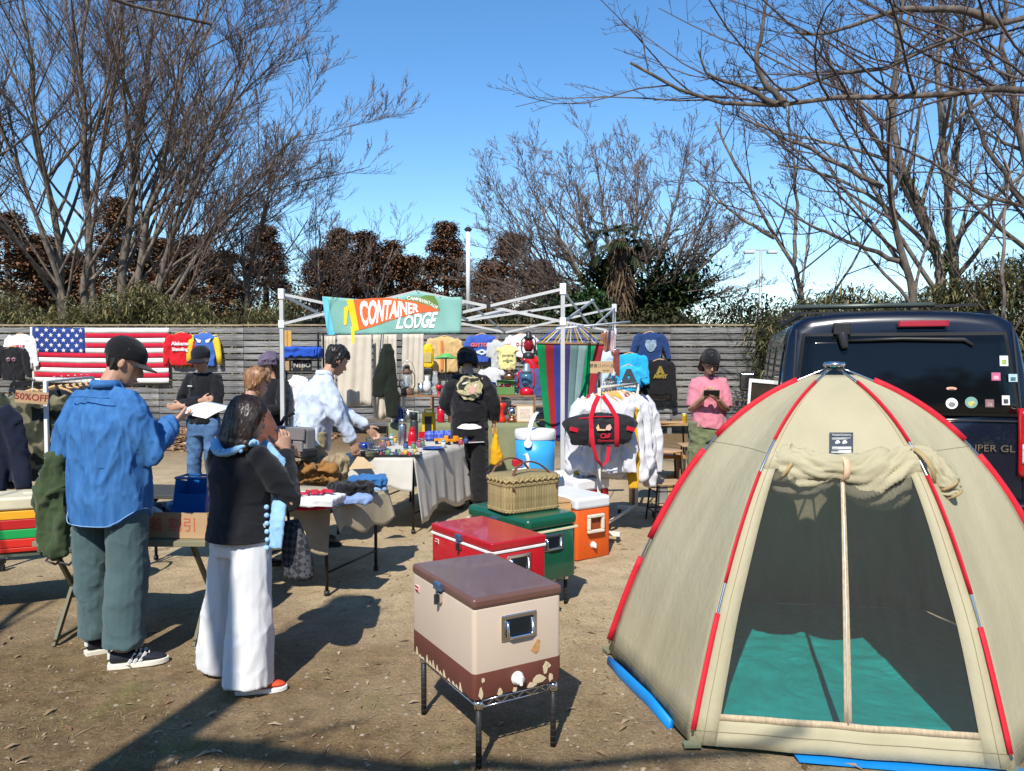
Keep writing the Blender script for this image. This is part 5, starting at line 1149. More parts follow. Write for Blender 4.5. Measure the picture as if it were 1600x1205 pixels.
# woman with long black hair
P5 = Person('woman with long black hair and mauve hat behind the canopy leg', (-2.72, 8.75, 0), R(150), 1.66, dict(elR=(.23, .08, 1.08), wrR=(.12, .28, 1.05), elL=(-.23, .08, 1.08), wrL=(-.12, .28, 1.05)), .012, yaw=R(-20), pitch=R(12))
P5.top('coat', cloth('black_coat', (.010, .010, .013)), [(-.55, .21, .15), (0, .20, .145), (.3, .19, .14), (.6, .20, .14), (.80, .175, .115), (.92, .12, .09), (1.0, .085, .075)], (.085, .072, .055), .95, wr=(.008, (6, 6, 4)))
P5.legs('trousers', cloth('black_trousers', (.012, .012, .014)), (.16, .12), (.18, .13), .10, .085, .085, .07); P5.shoes(blackm, blackm)
P5.bob(hair_blk, -.28, .10, .008, 1.05); o = P5.cap(cloth('mauve_knit', (.12, .095, .145), var=.3, bump=.8), False, .125, .022, pucker=.012)
# man in the white shirt, leaning over the table
P6 = Person('man in white shirt leaning over the table with grey shoulder bag', (-1.72, 6.62, 0), R(-66), 1.75, dict(
    pel=(0, -.02, .95), chest=(0, .045, 1.25), neck=(0, .10, 1.42), head=(.01, .15, 1.455), shR=(.158, .085, 1.365), shL=(-.158, .085, 1.365), elR=(.225, .16, 1.09), wrR=(.19, .29, .88), elL=(-.22, .26, 1.12), wrL=(-.20, .50, .96)), .009, yaw=R(12), pitch=R(26), palm=((-1, 0, .1), (1, 0, .1)), hdir=(Vector((-.1, .3, -.9)), Vector((0, .6, -.6))), curl=(.4, .4))
P6.top('shirt', cloth('white_oxford', (.50, .56, .66), var=.04, bump=.2), [(-.28, .20, .15), (-.1, .205, .16), (0, .205, .16), (.3, .205, .158), (.6, .215, .150), (.80, .185, .12), (.92, .13, .095), (1.0, .08, .075), (1.06, .066, .066)], (.082, .070, .047), .94, wr=(.013, (7, 7, 3.2)), hem=lambda x, y: .80 + .06 * np.clip((np.abs(x) - .1) / .1, 0, 1), seed=5)
P6.legs('trousers', cloth('khaki_chino', (.27, .215, .12)), (.165, .12), (.18, .13), .105, .092, .092, .07); P6.shoes(mat('black_shoe', (.012, .012, .013), .6), blackm); P6.hair(hair_blk, 1.10, .02, .165, side=.012, wr=(.006, (30, 30, 9)))
collar(P6, cloth('white_oxford', (.5, .56, .66)), .076, .04)
gb = thing('shoulder_bag', 'grey messenger bag on the hip of the white-shirted man', 'bag', (-1.80, 6.33, 0), R(-30)); gc = cloth('grey_nylon', (.19, .18, .175)); dk = cloth('dark_nylon', (.012, .012, .016))
MB().box((0, 0, .945), (.38, .13, .22)).build('bag_body', gc, gb, bevel=.03, seg=4); MB().box((0, -.002, .85), (.40, .15, .09)).build('bag_base', dk, gb, bevel=.03, seg=4); MB().box((0, -.074, .905), (.34, .03, .09)).build('front_pocket', gc, gb, bevel=.012, seg=3); MB().box((0, -.074, 1.005), (.385, .022, .10), rx=-.12).build('flap', cloth('grey_flap', (.16, .15, .148)), gb, bevel=.008, seg=3); MB().box((.06, -.094, .93), (.035, .008, .045)).build('tag', dk, gb)
MB().tube([(-.19, .0, 1.02), (-.17, .06, 1.12), (-.10, .10, 1.16)], [(.018, .004)] * 3, 8).build('strap', dk, gb, True)
# man in the embroidered black jacket
P7 = Person('man in embroidered black jacket with bowl-cut hair, back to us', (-.46, 8.3, 0), R(4), 1.73, dict(elR=(.27, .0, 1.10), wrR=(.265, .06, .90), elL=(-.27, .05, 1.12), wrL=(-.20, .27, 1.0), head=(-.02, .03, 1.465)), .010, pitch=R(20), yaw=R(10), curl=(.75, .4), palm=((-1, .1, 0), (1, 0, 0)))
jk = cloth('black_satin', (.010, .010, .012), rough=.6); P7.top('jacket', jk, [(-.02, .215, .145), (.1, .225, .155), (.3, .228, .158), (.6, .215, .150), (.80, .20, .125), (.92, .135, .095), (1.0, .085, .075)], (.10, .092, .055), .95, wr=(.008, (6, 6, 5)), hem=lambda x, y: .925 + 0 * x, seed=7)
P7.top('tee_shirt', cloth('white_tee', (.72, .72, .72)), [(-.25, .212, .155), (-.1, .208, .152), (-.03, .18, .12), (.1, .14, .09), (.6, .14, .08)], (.03, .03, .03), -.5, wr=None, hem=lambda x, y: .868 - .02 * np.cos(x * 9))
P7.legs('trousers', cloth('black_wide', (.012, .012, .013)), (.165, .12), (.19, .14), .118, .115, .11, .07); P7.shoes(blackm, blackm); P7.bob(hair_blk, .06, .105, .004, 1.0)
em_c = mat('embroidery_gold', (.40, .35, .19), .7, var=.35, vscale=50, bump=.5, bscale=120); em_d = mat('embroidery_dark', (.02, .018, .015), .7); em_p = mat('embroidery_pink', (.55, .30, .25), .7); em_w = mat('embroidery_white', (.66, .62, .52), .7)
def on_back(x, z): return P7.J['chest'] + Vector((x, -.165 - .002, z)) + Vector((0, .35 * x * x, 0)) + Vector((0, max(0, z) * .10, 0))
def emb(pts, m, off, nm, par): 
    mb = MB(); n = len(pts); c = (sum(p[0] for p in pts) / n, sum(p[1] for p in pts) / n); vs = [on_back(*c) + Vector((0, -off, 0))]
    for f in (.5, 1): vs += [on_back(c[0] + (x - c[0]) * f, c[1] + (z_ - c[1]) * f) + Vector((0, -off, 0)) for x, z_ in pts]
    fs = [(0, 1 + j, 1 + (j + 1) % n) for j in range(n)] + [(1 + j, 1 + n + j, 1 + n + (j + 1) % n, 1 + (j + 1) % n) for j in range(n)]
    return mb.add(vs, fs).build(nm, m, par, solid=.003)
jko = [o for o in P7.t.children if o.name.startswith('jacket')][0]
def circ(cx, cz, r, n=18, w=0.0, f=5): return [(cx + (r + w * math.sin(f * 2 * PI * j / n)) * math.cos(2 * PI * j / n), cz + (r + w * math.sin(f * 2 * PI * j / n + 1)) * math.sin(2 * PI * j / n)) for j in range(n)]
emb(circ(0, .05, .135, 40, .008, 9), em_c, .006, 'emblem', jko); emb(circ(-.01, .05, .105, 30, .010, 7), em_d, .010, 'emblem', jko); emb(circ(.03, .05, .082, 24, .012, 6), em_c, .014, 'emblem', jko); emb(circ(.035, .025, .042, 16, .006, 3), em_p, .018, 'emblem', jko)
for j in range(9):
    a0 = j * .7 + .3; r0 = .062 + .05 * ((j * 37) % 10) / 10; c = (math.cos(a0) * r0, .05 + math.sin(a0) * r0); w_ = .02 + .012 * (j % 3)
    emb([(c[0] + w_ * math.cos(a) * (1.6 if j % 2 else .7), c[1] + w_ * .7 * math.sin(a + a0)) for a in np.linspace(0, 2 * PI, 11)[:-1]], (em_w, em_d, em_c)[j % 3], .020 + .0015 * j, 'emblem', jko)
yb = thing('string_bag', 'yellow drawstring bag held by the man in the black jacket', 'bag', (-.46 + .255, 8.3 + .08, 0), 0)
mb = MB(); mb.tube([(.02, 0, .80), (.02, 0, .74), (.03, 0, .64), (.035, 0, .54), (.03, 0, .46), (.03, 0, .44)], [(.012, .012), (.028, .022), (.055, .045), (.075, .06), (.06, .05), (.02, .02)], 16, up=(1, 0, 0)); me = remeshed(mb, .009, 2); wrinkle(me, .008, (20, 20, 6), 3)
ylw = cloth('yellow_cotton', (.62, .33, .01)); link('bag_body', me, ylw, yb, True)
for x in (-.005, .012, .028): MB().tube([(x + .01, 0, .76), (x, -.005, .86)], .005, 6).build('drawstring', ylw, yb, True)
# man in the pink shirt looking at his phone
P8 = Person('man in pink tee shirt and black beanie looking at his phone', (2.04, 7.95, 0), R(172), 1.70, dict(shR=(.148, -.01, 1.365), shL=(-.148, -.01, 1.365), elR=(.19, .03, 1.09), wrR=(.075, .25, 1.23), elL=(-.19, .03, 1.09), wrL=(-.055, .25, 1.21), anR=(.12, 0, .085), anL=(-.12, 0, .085)), .0095, pitch=R(26), yaw=R(6), curl=(.6, .6), palm=((-.6, -.2, .8), (.6, -.2, .8)), hdir=(Vector((-.4, .5, .5)), Vector((.4, .5, .5))))
P8.top('tee_shirt', cloth('pink_cotton', (.58, .20, .255), var=.06), [(-.10, .205, .142), (0, .205, .145), (.3, .20, .14), (.6, .195, .135), (.80, .18, .115), (.92, .125, .088), (1.0, .085, .072)], (.074, .074, .070), -.10, wr=(.008, (7, 7, 5)), hem=lambda x, y: .905 + .01 * np.sin(x * 20))
P8.legs('cargo_trousers', cloth('olive_cargo', (.135, .155, .08), var=.15), (.17, .12), (.195, .14), .122, .118, .105, .07, wr=(.010, (6, 6, 8))); P8.shoes(mat('brown_boot', (.08, .045, .025), .6), blackm)
for q, sg in (('R', 1), ('L', -1)):
    c = P8.J['hip' + q].lerp(P8.J['kn' + q], .72); MB().box(c + Vector((sg * .095, .03, 0)), (.04, .13, .17)).build('cargo_pocket', MATS['olive_cargo'], P8.t, bevel=.012); MB().box(c + Vector((sg * .098, .03, .075)), (.046, .14, .05)).build('pocket_flap', MATS['olive_cargo'], P8.t, bevel=.008)
MB().tube([P8.J['pel'] + Vector((.158 * math.cos(a), .122 * math.sin(a), .0)) for a in np.linspace(0, 2 * PI, 25)], .014, 6).build('belt', blackm, P8.t, True)
P8.bob(hair_dk, .005, .092, .007, 1.1); P8.cap(cloth('black_beanie', (.010, .010, .012), bump=.8), False, .135, .014)
for sx in (-1, 1):
    MB().tube([P8.hm @ Vector((sx * .032 + .024 * math.cos(a), .100, .115 + .020 * math.sin(a))) for a in np.linspace(0, 2 * PI, 15)], .0028, 6).build('glasses_rim', blackm, P8.t, True); MB().tube([P8.hm @ Vector(p) for p in ((sx * .056, .098, .117), (sx * .080, .02, .112))], .0025, 6).build('glasses_arm', blackm, P8.t)
MB().tube([P8.hm @ Vector(p) for p in ((-.03, .086, .025), (0, .093, .016), (.03, .086, .025))], .006, 6).build('beard', brow_m, P8.t, True)
ph = P8.t.matrix_basis @ (P8.J['wrR'].lerp(P8.J['wrL'], .5) + Vector((.0, .075, .055))); phn = thing('smartphone', 'dark smartphone in the hands of the pink-shirted man', 'phone', tuple(ph), R(172))
MB().box((0, 0, 0), (.155, .009, .075), rx=R(-40)).build('phone_body', blackm, phn, bevel=.003); MB().box((0, -.0042, .0046), (.14, .003, .065), rx=R(-40)).build('screen', mat('screen', (.02, .02, .025), .1), phn)
# ------------------------------------------------------------------ coolers
def frame_rect(mb, c, w, h, t, d, M): 
    for x, z_, sx, sz in ((0, h / 2 - t / 2, w, t), (0, -h / 2 + t / 2, w, t), (-w / 2 + t / 2, 0, t, h - 2 * t), (w / 2 - t / 2, 0, t, h - 2 * t)): mb.box((c[0] + x, c[1], c[2] + z_), (sx, d, sz), M=M)
def rrect(L_, D_, r, n=6):
    o = []
    for cx, cy, a0 in ((L_ / 2 - r, D_ / 2 - r, 0), (-L_ / 2 + r, D_ / 2 - r, 90), (-L_ / 2 + r, -D_ / 2 + r, 180), (L_ / 2 - r, -D_ / 2 + r, 270)):
        o += [(cx + r * math.cos(R(a0 + 90 * j / n)), cy + r * math.sin(R(a0 + 90 * j / n))) for j in range(n + 1)]
    return o
class SB(MB):
    def build(s, *a, **k):
        o = MB.build(s, *a, **k); q = o.modifiers.new('e', 'EDGE_SPLIT'); q.split_angle = R(40); return o
def rbox(L_, D_, z0, z1, r, lo=.004, hi=.004):
    mb = SB(); rings = []
    for z_, i in ((z0, lo), (z0 + lo * .5, lo * .3), (z0 + lo, 0), (z1 - hi, 0), (z1 - hi * .5, hi * .3), (z1, hi)): rings.append([Vector((x, y, z_)) for x, y in rrect(L_ - 2 * i, D_ - 2 * i, max(r - i, .002))])
    mb.loft([q for k, q in enumerate(rings) if not (lo == 0 and k in (0, 1)) and not (hi == 0 and k in (4, 5))]); return mb
def cooler(label, x, y, rz, z0, L_, D_, H_, body, lid, name='metal_cooler', r=.015, lidh=.045, band=None, stripe=None, logo=True, latch=True, handle='chrome', spout=False, lidr=None, group=None):
    t = thing(name, label, 'cooler', (x, y, z0), rz, group)
    hb_ = H_ - lidh
    lo = 0
    if band:
        lo = band[1]; rbox(L_ + .003, D_ + .003, 0, lo, r, .006, .0).build('lower_band', band[0], t, True)
    rbox(L_, D_, lo, hb_ - .001, r, .0 if lo else .006, .004).build('body', body, t, True)
    ld = MB().box((0, 0, H_ - lidh / 2), (L_ + .008, D_ + .008, lidh)).build('lid', lid, t, bevel=lidr or r * .8, seg=4)
    if stripe:
        MB().box((0, 0, hb_ - .012), (L_ + .010, D_ + .010, .016)).build('stripe', stripe, t, bevel=.004)
    if latch:
        MB().box((0, -D_ / 2 - .012, H_ - lidh * .55), (.062, .022, .032)).build('latch', mat('latch_blue', (.10, .16, .27), .3, .6), t, bevel=.004)
        q = MB().box((0, -D_ / 2 - .008, hb_ - .028), (.040, .016, .042)).build('latch_plate', chrome, t, bevel=.004); MB().tube([(0, -D_ / 2 - .022, hb_ - .015), (0, -D_ / 2 - .022, hb_ - .055)], .009, 8).build('latch_tongue', blackm, q)
    E = T(L_ / 2, 0, 0, PI / 2)
    if handle == 'chrome':
        zc = hb_ * .74; mb = MB(); mb.box((0, -.003, zc), (.165, .008, .105), M=E); p = mb.build('handle_plate', chrome, t, bevel=.004); MB().box((0, -.008, zc), (.128, .004, .072), M=E).build('handle_recess', mat('recess_dark', (.03, .04, .05), .3, .7), p, bevel=.002)
        mb = MB(); mb.tube([E @ Vector(q) for q in ((-.058, -.013, zc + .028), (-.058, -.016, zc - .030), (-.045, -.016, zc - .038), (.045, -.016, zc - .038), (.058, -.016, zc - .030), (.058, -.013, zc + .028))], .0065, 8); mb.build('handle_bail', chrome, p, True)
    elif handle == 'loop':
        mb = MB(); frame_rect(mb, (0, -.028, hb_ * .72), .17, .15, .026, .03, E); hpm = mat('cream_plastic', (.62, .56, .44), .5); 
        for k4 in range(4):
            m2 = MB(); m2.v = mb.v[k4 * 8:(k4 + 1) * 8]; m2.f = [(0, 3, 2, 1), (4, 5, 6, 7), (0, 1, 5, 4), (1, 2, 6, 5), (2, 3, 7, 6), (3, 0, 4, 7)]; m2.build('handle_bar', hpm, t, bevel=.008)
        MB().box((0, -.004, hb_ * .72), (.12, .006, .10), M=E).build('handle_recess', mat('recess_orange', (.25, .05, .01), .7), t)
    if spout:
        zc = spout; sp_ = MB().lathe([(.028, 0), (.028, .010), (.020, .014), (.020, .030), (.012, .034)], n=14, M=E @ T(-.01, -.001, zc, 0, PI / 2)).build('drain_plug', mat('white_plug', (.68, .67, .63), .4), t, True)
        MB().box((-.01, -.036, zc), (.012, .012, .04), M=E).build('plug_grip', mat('white_plug', (.6, .6, .6)), sp_, bevel=.003)
    if logo:
        MB().box((-L_ * .40, -D_ / 2 - .003, hb_ - .055), (.042, .004, .030)).build('badge', mat('badge_white', (.70, .68, .64), .5), t, bevel=.002)
        b2 = MB().box((-L_ * .40, -D_ / 2 - .0055, hb_ - .055), (.037, .003, .025)).build('badge_field', mat('badge_red', (.45, .02, .02), .5), t); text('Coleman', .0095, white_pt, b2, T(-L_ * .40, -D_ / 2 - .0075, hb_ - .055), ext=.0006)
    return t
def wire_stand(label, x, y, rz, L_, D_, h, name='wire_stand', chromed=True):
    t = thing(name, label, 'stand', (x, y, 0), rz, None); legm = mat('leg_black', (.03, .03, .03), .5, .4)
    for sx in (-1, 1):
        for sy in (-1, 1):
            lg = MB().tube([(sx * L_ / 2, sy * D_ / 2, 0), (sx * L_ / 2, sy * D_ / 2, h - .004)], .0125, 10).build('leg', legm, t, True)
            for k in range(int(h / .026)): MB().tube([(sx * L_ / 2, sy * D_ / 2, .02 + k * .026), (sx * L_ / 2, sy * D_ / 2, .0225 + k * .026)], .01275, 10).build('notch', mat('notch_grey', (.10, .10, .10), .4, .6), lg)
            MB().lathe([(.012, 0), (.018, .002), (.018, .03), (.013, .034)], (sx * L_ / 2, sy * D_ / 2, h - .036), 10).build('collar', chrome, t, True)
    for (ax, ay, bx, by) in ((-1, -1, 1, -1), (-1, 1, 1, 1), (-1, -1, -1, 1), (1, -1, 1, 1)):
        a, b = Vector((ax * L_ / 2, ay * D_ / 2, 0)), Vector((bx * L_ / 2, by * D_ / 2, 0))
        for z_ in (h - .006, h - .032): MB().tube([a + Vector((0, 0, z_)), b + Vector((0, 0, z_))], .004, 6).build('shelf_wire', chrome, t, True)
        n = 10; MB().tube([a.lerp(b, i / n) + Vector((0, 0, h - (.032 if i % 2 else .006))) for i in range(n + 1)], .003, 6).build('zigzag_wire', chrome, t)
    for i in range(1, 12): MB().tube([(-L_ / 2 + L_ * i / 12, -D_ / 2, h - .005), (-L_ / 2 + L_ * i / 12, D_ / 2, h - .005)], .0025, 5).build('shelf_wire', chrome, t)
    return t
choco = mat('brown_lid', (.125, .058, .042), .32, col2=(.155, .078, .058), vscale=4, bump=.05, bscale=30, spec=.5, coat=.2)
sandp = mat('sand_enamel', (.46, .36, .27), .38, col2=(.50, .40, .305), vscale=3, spec=.45, detail=8)
rz = R(-60)
wire_stand('black legged wire stand under the sand and brown cooler', -.115, 3.30, rz, .54, .35, .275)
cb_ = mat('worn_brown', (.135, .042, .028), .6, var=.15)
ck = cooler('sand coloured steel cooler with brown lid and chipped brown base', -.125, 3.325, rz, .277, .61, .41, .405, sandp, choco, band=(cb_, .105), spout=.055, r=.02)
E = T(.3075, 0, 0, PI / 2); chip = mat('bare_cream', (.55, .44, .28), .7)
for (u, z_, w_, h_) in ((-.175, .012, .012, .03), (-.165, .07, .010, .014), (-.09, .0, .014, .026), (-.02, .0, .012, .018), (.06, .0, .03, .02), (.095, .012, .035, .028), (.125, .05, .014, .04), (.14, .07, .012, .014), (.15, .01, .016, .03)):
    n = 9; p = [(u + w_ * (.5 + rnd.random() * .5) * math.cos(2 * PI * j / n), max(.002, z_ + h_ * .5 + h_ * (.4 + .5 * rnd.random()) * math.sin(2 * PI * j / n))) for j in range(n)]; MB().prism(p, .002, M=E @ T(0, -.0025, 0)).build('paint_chip', chip, ck)
for k in range(13):
    u = -.26 + .038 * k + rnd.uniform(-.008, .008); h_ = rnd.uniform(.008, .04); MB().prism([(u - .012, .002), (u - .004, h_), (u + .006, h_ * .5), (u + .014, .002)], .002, M=T(0, -.2085, 0)).build('paint_chip', chip, ck)
MB().prism([(.055, .155), (.085, .195), (.10, .19), (.095, .145), (.08, .135)], .002, M=E @ T(0, .0005, .0)).build('price_tag', mat('tag_card', (.42, .22, .08), .8, var=.3, vscale=40), ck)
redp = mat('red_enamel', (.42, .008, .016), .3, var=.05, spec=.5, coat=.3)
wire_stand('low black stand under the red cooler', -.15, 4.52, R(-54), .54, .30, .21)
cooler('red steel cooler with white stripe behind the sand cooler', -.15, 4.52, R(-54), .212, .65, .37, .40, redp, redp, stripe=mat('white_stripe', (.72, .70, .68), .4), r=.012)
grp = mat('green_enamel', (.006, .085, .045), .3, var=.08, spec=.5, coat=.4)
wire_stand('low black stand under the green cooler', .06, 5.13, R(-52), .52, .34, .20)
cooler('dark green steel cooler under the wicker basket', .06, 5.13, R(-52), .202, .66, .42, .415, grp, grp, stripe=mat('cream_stripe', (.66, .56, .36), .5), r=.045, lidh=.085, lidr=.035)
orp = mat('orange_plastic', (.62, .09, .008), .45, var=.06); wlid = mat('grey_white_lid', (.62, .63, .64), .45, var=.05)
cooler('bright orange plastic cooler with white lid and square handle', .50, 6.42, R(-56), .0, .58, .36, .50, orp, wlid, name='plastic_cooler', r=.03, lidh=.10, lidr=.03, logo=False, latch=False, handle='loop', spout=.11)
cooler('red plastic cooler with white lid behind the orange cooler', .56, 7.12, R(-56), .0, .60, .40, .54, mat('dark_red_plastic', (.30, .012, .02), .5), mat('white_lid', (.72, .72, .72), .45), name='plastic_cooler', r=.03, lidh=.11, lidr=.03, logo=False, latch=False, handle=None)
# wicker basket on the green cooler
wk = mat('wicker', (.26, .19, .075), .75, col2=(.44, .34, .16), vscale=10, stretch=(8, 8, 1.5), bump=.7, bscale=40, rand=.15)
bk = thing('wicker_basket', 'tan wicker picnic basket with brown handles on the green cooler', 'basket', (.075, 5.10, .618), R(33))
def rrect(L_, D_, r, n=6):
    o = []
    for cx, cy, a0 in ((L_ / 2 - r, D_ / 2 - r, 0), (-L_ / 2 + r, D_ / 2 - r, 90), (-L_ / 2 + r, -D_ / 2 + r, 180), (L_ / 2 - r, -D_ / 2 + r, 270)):
        o += [(cx + r * math.cos(R(a0 + 90 * j / n)), cy + r * math.sin(R(a0 + 90 * j / n))) for j in range(n + 1)]
    return o
o = rrect(.42, .28, .06); MB().loft([[Vector((x * k, y * k, z_)) for x, y in o] for z_, k in ((.0, .96), (.03, .99), (.19, 1.0))]).build('basket_core', wk, bk, True)
per = o + [o[0]]; cum = [0]
for a, b in zip(per, per[1:]): cum.append(cum[-1] + math.hypot(b[0] - a[0], b[1] - a[1]))
st_me = MB().box((0, 0, .095), (.015, .006, .165)).mesh('stake'); st_me.materials.append(wk); N = 64
for i in range(N):
    q = cum[-1] * i / N; x, y = np.interp(q, cum, [p[0] for p in per]), np.interp(q, cum, [p[1] for p in per]); x2, y2 = np.interp((q + .01) % cum[-1], cum, [p[0] for p in per]), np.interp((q + .01) % cum[-1], cum, [p[1] for p in per])
    s_ = bpy.data.objects.new('stake', st_me); COL.objects.link(s_); s_.parent = bk; s_.location = (x * 1.012, y * 1.018, rnd.uniform(-.002, .002)); s_.rotation_euler = (0, 0, math.atan2(y2 - y, x2 - x))
for z_ in (.018, .185):
    pts = [Vector((np.interp(q, cum, [p[0] for p in per]) * 1.02, np.interp(q, cum, [p[1] for p in per]) * 1.03, z_ + .009 * math.sin(i * PI / 2.0))) for i, q in enumerate(np.linspace(0, cum[-1], 121))]
    pts2 = [Vector((p.x, p.y, 2 * z_ - p.z)) for p in pts]
    for pp_ in (pts, pts2): MB().tube(pp_, .006, 6).build('braid', wk, bk, True)
ldb = MB().loft([[Vector((x * k, y * k, z_)) for x, y in o] for z_, k in ((.195, 1.03), (.225, 1.03), (.240, .97), (.243, .5), (.243, .02))]).build('lid', wk, bk, True)
pts = [Vector((np.interp(q, cum, [p[0] for p in per]) * 1.04, np.interp(q, cum, [p[1] for p in per]) * 1.05, .212 + .010 * math.sin(i * PI / 2.0))) for i, q in enumerate(np.linspace(0, cum[-1], 121))]; MB().tube(pts, .008, 6).build('braid', wk, ldb, True)
hw = mat('handle_wood', (.12, .045, .022), .45, var=.2)
for sy, tilt in ((-1, .55), (1, -.10)):
    pts = []
    for a in np.linspace(0, PI, 19):
        X_, Z_ = .17 * math.cos(a), .17 * math.sin(a); pts.append(Vector((X_, sy * .148 + tilt * -sy * Z_ * (1.0 if sy < 0 else 1), .15 + Z_)))
    MB().tube(pts, [(.013, .006)] * 19, 8, up=(0, 1, 0)).build('handle', hw, bk, True)
# drinks coolers on a crate
cr_ = thing('wooden_crate', 'plain wooden crate behind the basket carrying the drink coolers', 'crate', (.16, 6.28, 0), R(15))
for z_ in (.06, .18, .30, .42): 
    for sy in (-1, 1): MB().box((0, sy * .27, z_), (.50, .012, .095)).build('slat', pine, cr_)
    for sx in (-1, 1): MB().box((sx * .244, 0, z_), (.012, .525, .095)).build('slat', pine, cr_)
MB().box((0, 0, .482), (.50, .55, .014)).build('top_board', pine, cr_)
jb = thing('drink_cooler', 'round sky blue drink cooler with white lid and handle', 'drink cooler', (.195, 6.45, .489), R(-20)); skyb = mat('sky_blue_plastic', (.035, .32, .66), .4, var=.05)
MB().lathe([(.145, 0), (.155, .01), (.165, .30), (.168, .46)], n=32).build('tank', skyb, jb, True); MB().lathe([(.170, .455), (.174, .46), (.174, .515), (.165, .535), (.05, .545), (.0, .545)], n=32).build('lid', mat('white_plastic', (.74, .74, .73), .4, var=.03), jb, True)
MB().tube([(-.0, -.178, .43), (.0, -.182, .50), (.015, -.15, .60), (.02, -.06, .665), (.02, .0, .675)], [(.03, .012), (.022, .01), (.02, .01), (.018, .01), (.018, .01)], 10, up=(1, 0, 0)).build('handle', MATS['white_plastic'], jb, True); MB().tube([(0, -.165, .43), (0, -.195, .43)], .034, 16).build('handle_pivot', MATS['white_plastic'], jb, True, bevel=.004)
rj = thing('drink_jug', 'small red and white picnic jug beside the sky blue cooler', 'jug', (.085, 6.06, .489), R(15)); MB().lathe([(.08, 0), (.088, .01), (.092, .13), (.09, .19)], n=24).build('tank', redp, rj, True); MB().lathe([(.093, .05), (.0945, .052), (.0945, .085), (.093, .087)], n=24).build('stripe', orp, rj, True)
MB().lathe([(.092, .19), (.096, .2), (.09, .245), (.06, .262), (.0, .265)], n=24).build('lid', MATS['white_plastic'], rj, True); MB().box((-.045, 0, .305), (.075, .07, .055)).build('cap', mat('cap_red', (.42, .01, .02), .4), rj, bevel=.01); MB().tube([(.035, -.02, .25), (.04, -.02, .33), (.028, -.01, .375), (.012, 0, .36)], [.016, .015, .013, .01], 8).build('spout', MATS['white_plastic'], rj, True)
MB().tube([(.09, 0, .20), (.15, -.02, .23), (.165, -.02, .15), (.16, -.02, .08)], .006, 8).build('handle', MATS['white_plastic'], rj, True)
# ------------------------------------------------------------------ tables and cloths
def table_cloth(name, label, corners, z, drop, m, parent_loc, seed=1, amp=.022, uneven=.05, freq=9.0, open_sides=()):
    """cloth over a four-cornered top; corners given in order, drop per side"""
    t = thing(name, label, 'tablecloth', parent_loc); C = [Vector((c[0], c[1], z)) for c in corners]; g_ = random.Random(seed)
    cen_ = sum(C, Vector()) / 4
    MB().grid(lambda u, v: (C[0].lerp(C[1], u)).lerp(C[3].lerp(C[2], u), v) + Vector((0, 0, .004 + .004 * fb((C[0].lerp(C[1], u)).lerp(C[3].lerp(C[2], u), v) * 9))), 12, 12).build('cloth_top', m, t, True, world=True, solid=.003)
    for i in range(4):
        if drop[i] <= 0: continue
        a, b = C[i], C[(i + 1) % 4]; d = (b - a); n = Vector((d.y, -d.x, 0)).normalized()
        if n.dot(a.lerp(b, .5) - cen_) < 0: n = -n
        ph = g_.random() * 6; LN = d.length
        def fn(u, v):
            p = a.lerp(b, u); w = math.sin(u * LN * freq * 2 + ph) * .55 + math.sin(u * LN * freq * 3.7 + ph * 2) * .35 + .5 * fb(Vector((p.x * 6, p.y * 6, 1.3 + i)))
            dr = drop[i] * (1 + uneven * math.sin(u * 5 + ph) + uneven * .6 * math.sin(u * 13 + 2 * ph))
            e = min(u, 1 - u) * 2; fl = .05 * v * (1 - e) ** 2
            return p + n * (.004 + amp * w * v + .030 * v + fl) + Vector((0, 0, .004 - dr * v))
        MB().grid(fn, 44, 10).build('cloth_drop', m, t, True, world=True, solid=.003)
    return t
def folding_table(label, corners, z, top, leg, name='folding_table', inset=.06, style='straight', t_=.03):
    C = [Vector((c[0], c[1], 0)) for c in corners]; cen_ = sum(C, Vector()) / 4; t = thing(name, label, 'table', tuple(cen_))
    mb = MB(); mb.loft([[c + Vector((0, 0, z - t_)) for c in C], [c + Vector((0, 0, z)) for c in C]]); mb.build('table_top', top, t, world=True, bevel=.004)
    I = [c.lerp(cen_, inset / (c - cen_).length * 1.6) for c in C]
    if style == 'straight':
        for c in I: MB().tube([c, c + Vector((0, 0, z - t_))], .0125, 8).build('leg', leg, t, True, world=True); MB().tube([c + Vector((0, 0, 0)), c + Vector((0, 0, .03))], .02, 8).build('foot', blackm, t, True, world=True)
        for a, b in ((0, 3), (1, 2)): MB().tube([I[a] + Vector((0, 0, z * .25)), I[b] + Vector((0, 0, z * .25))], .009, 6).build('stretcher', leg, t, True, world=True); MB().tube([I[a] + Vector((0, 0, z * .5)), cen_ .lerp(I[a], .4) + Vector((0, 0, z - t_))], .007, 6).build('brace', leg, t, True, world=True)
    else:
        for a, b in ((0, 3), (1, 2)):
            for p, q in ((a, b), (b, a)): MB().bar(I[p], I[q] + Vector((0, 0, z - t_)), .018, .028).build('leg', leg, t, world=True)
            MB().bar(I[a] + Vector((0, 0, .03)), I[b] + Vector((0, 0, .03)), .016).build('stretcher', leg, t, world=True)
    return t
linen = cloth('white_linen', (.52, .49, .43), var=.08, bump=.5); tan_c = cloth('tan_canvas', (.40, .32, .20), var=.12)
MT = [(-1.66, 6.97), (-.90, 6.97), (-.40, 8.60), (-1.16, 8.72)]; MZ = .72
folding_table('long folding table under the white linen cloth', MT, MZ - .012, mat('table_white', (.5, .5, .5), .6), blacks)
table_cloth('table_cloth', 'wrinkled white linen cloth on the long goods table', MT, MZ - .010, (.29, .60, .3, .25), linen, (-1.04, 7.9, 0), 3, .014, .10, 13)
CT = [(-2.02, 5.22), (-1.215, 5.12), (-.955, 5.86), (-1.80, 6.06)]; CZ = .62
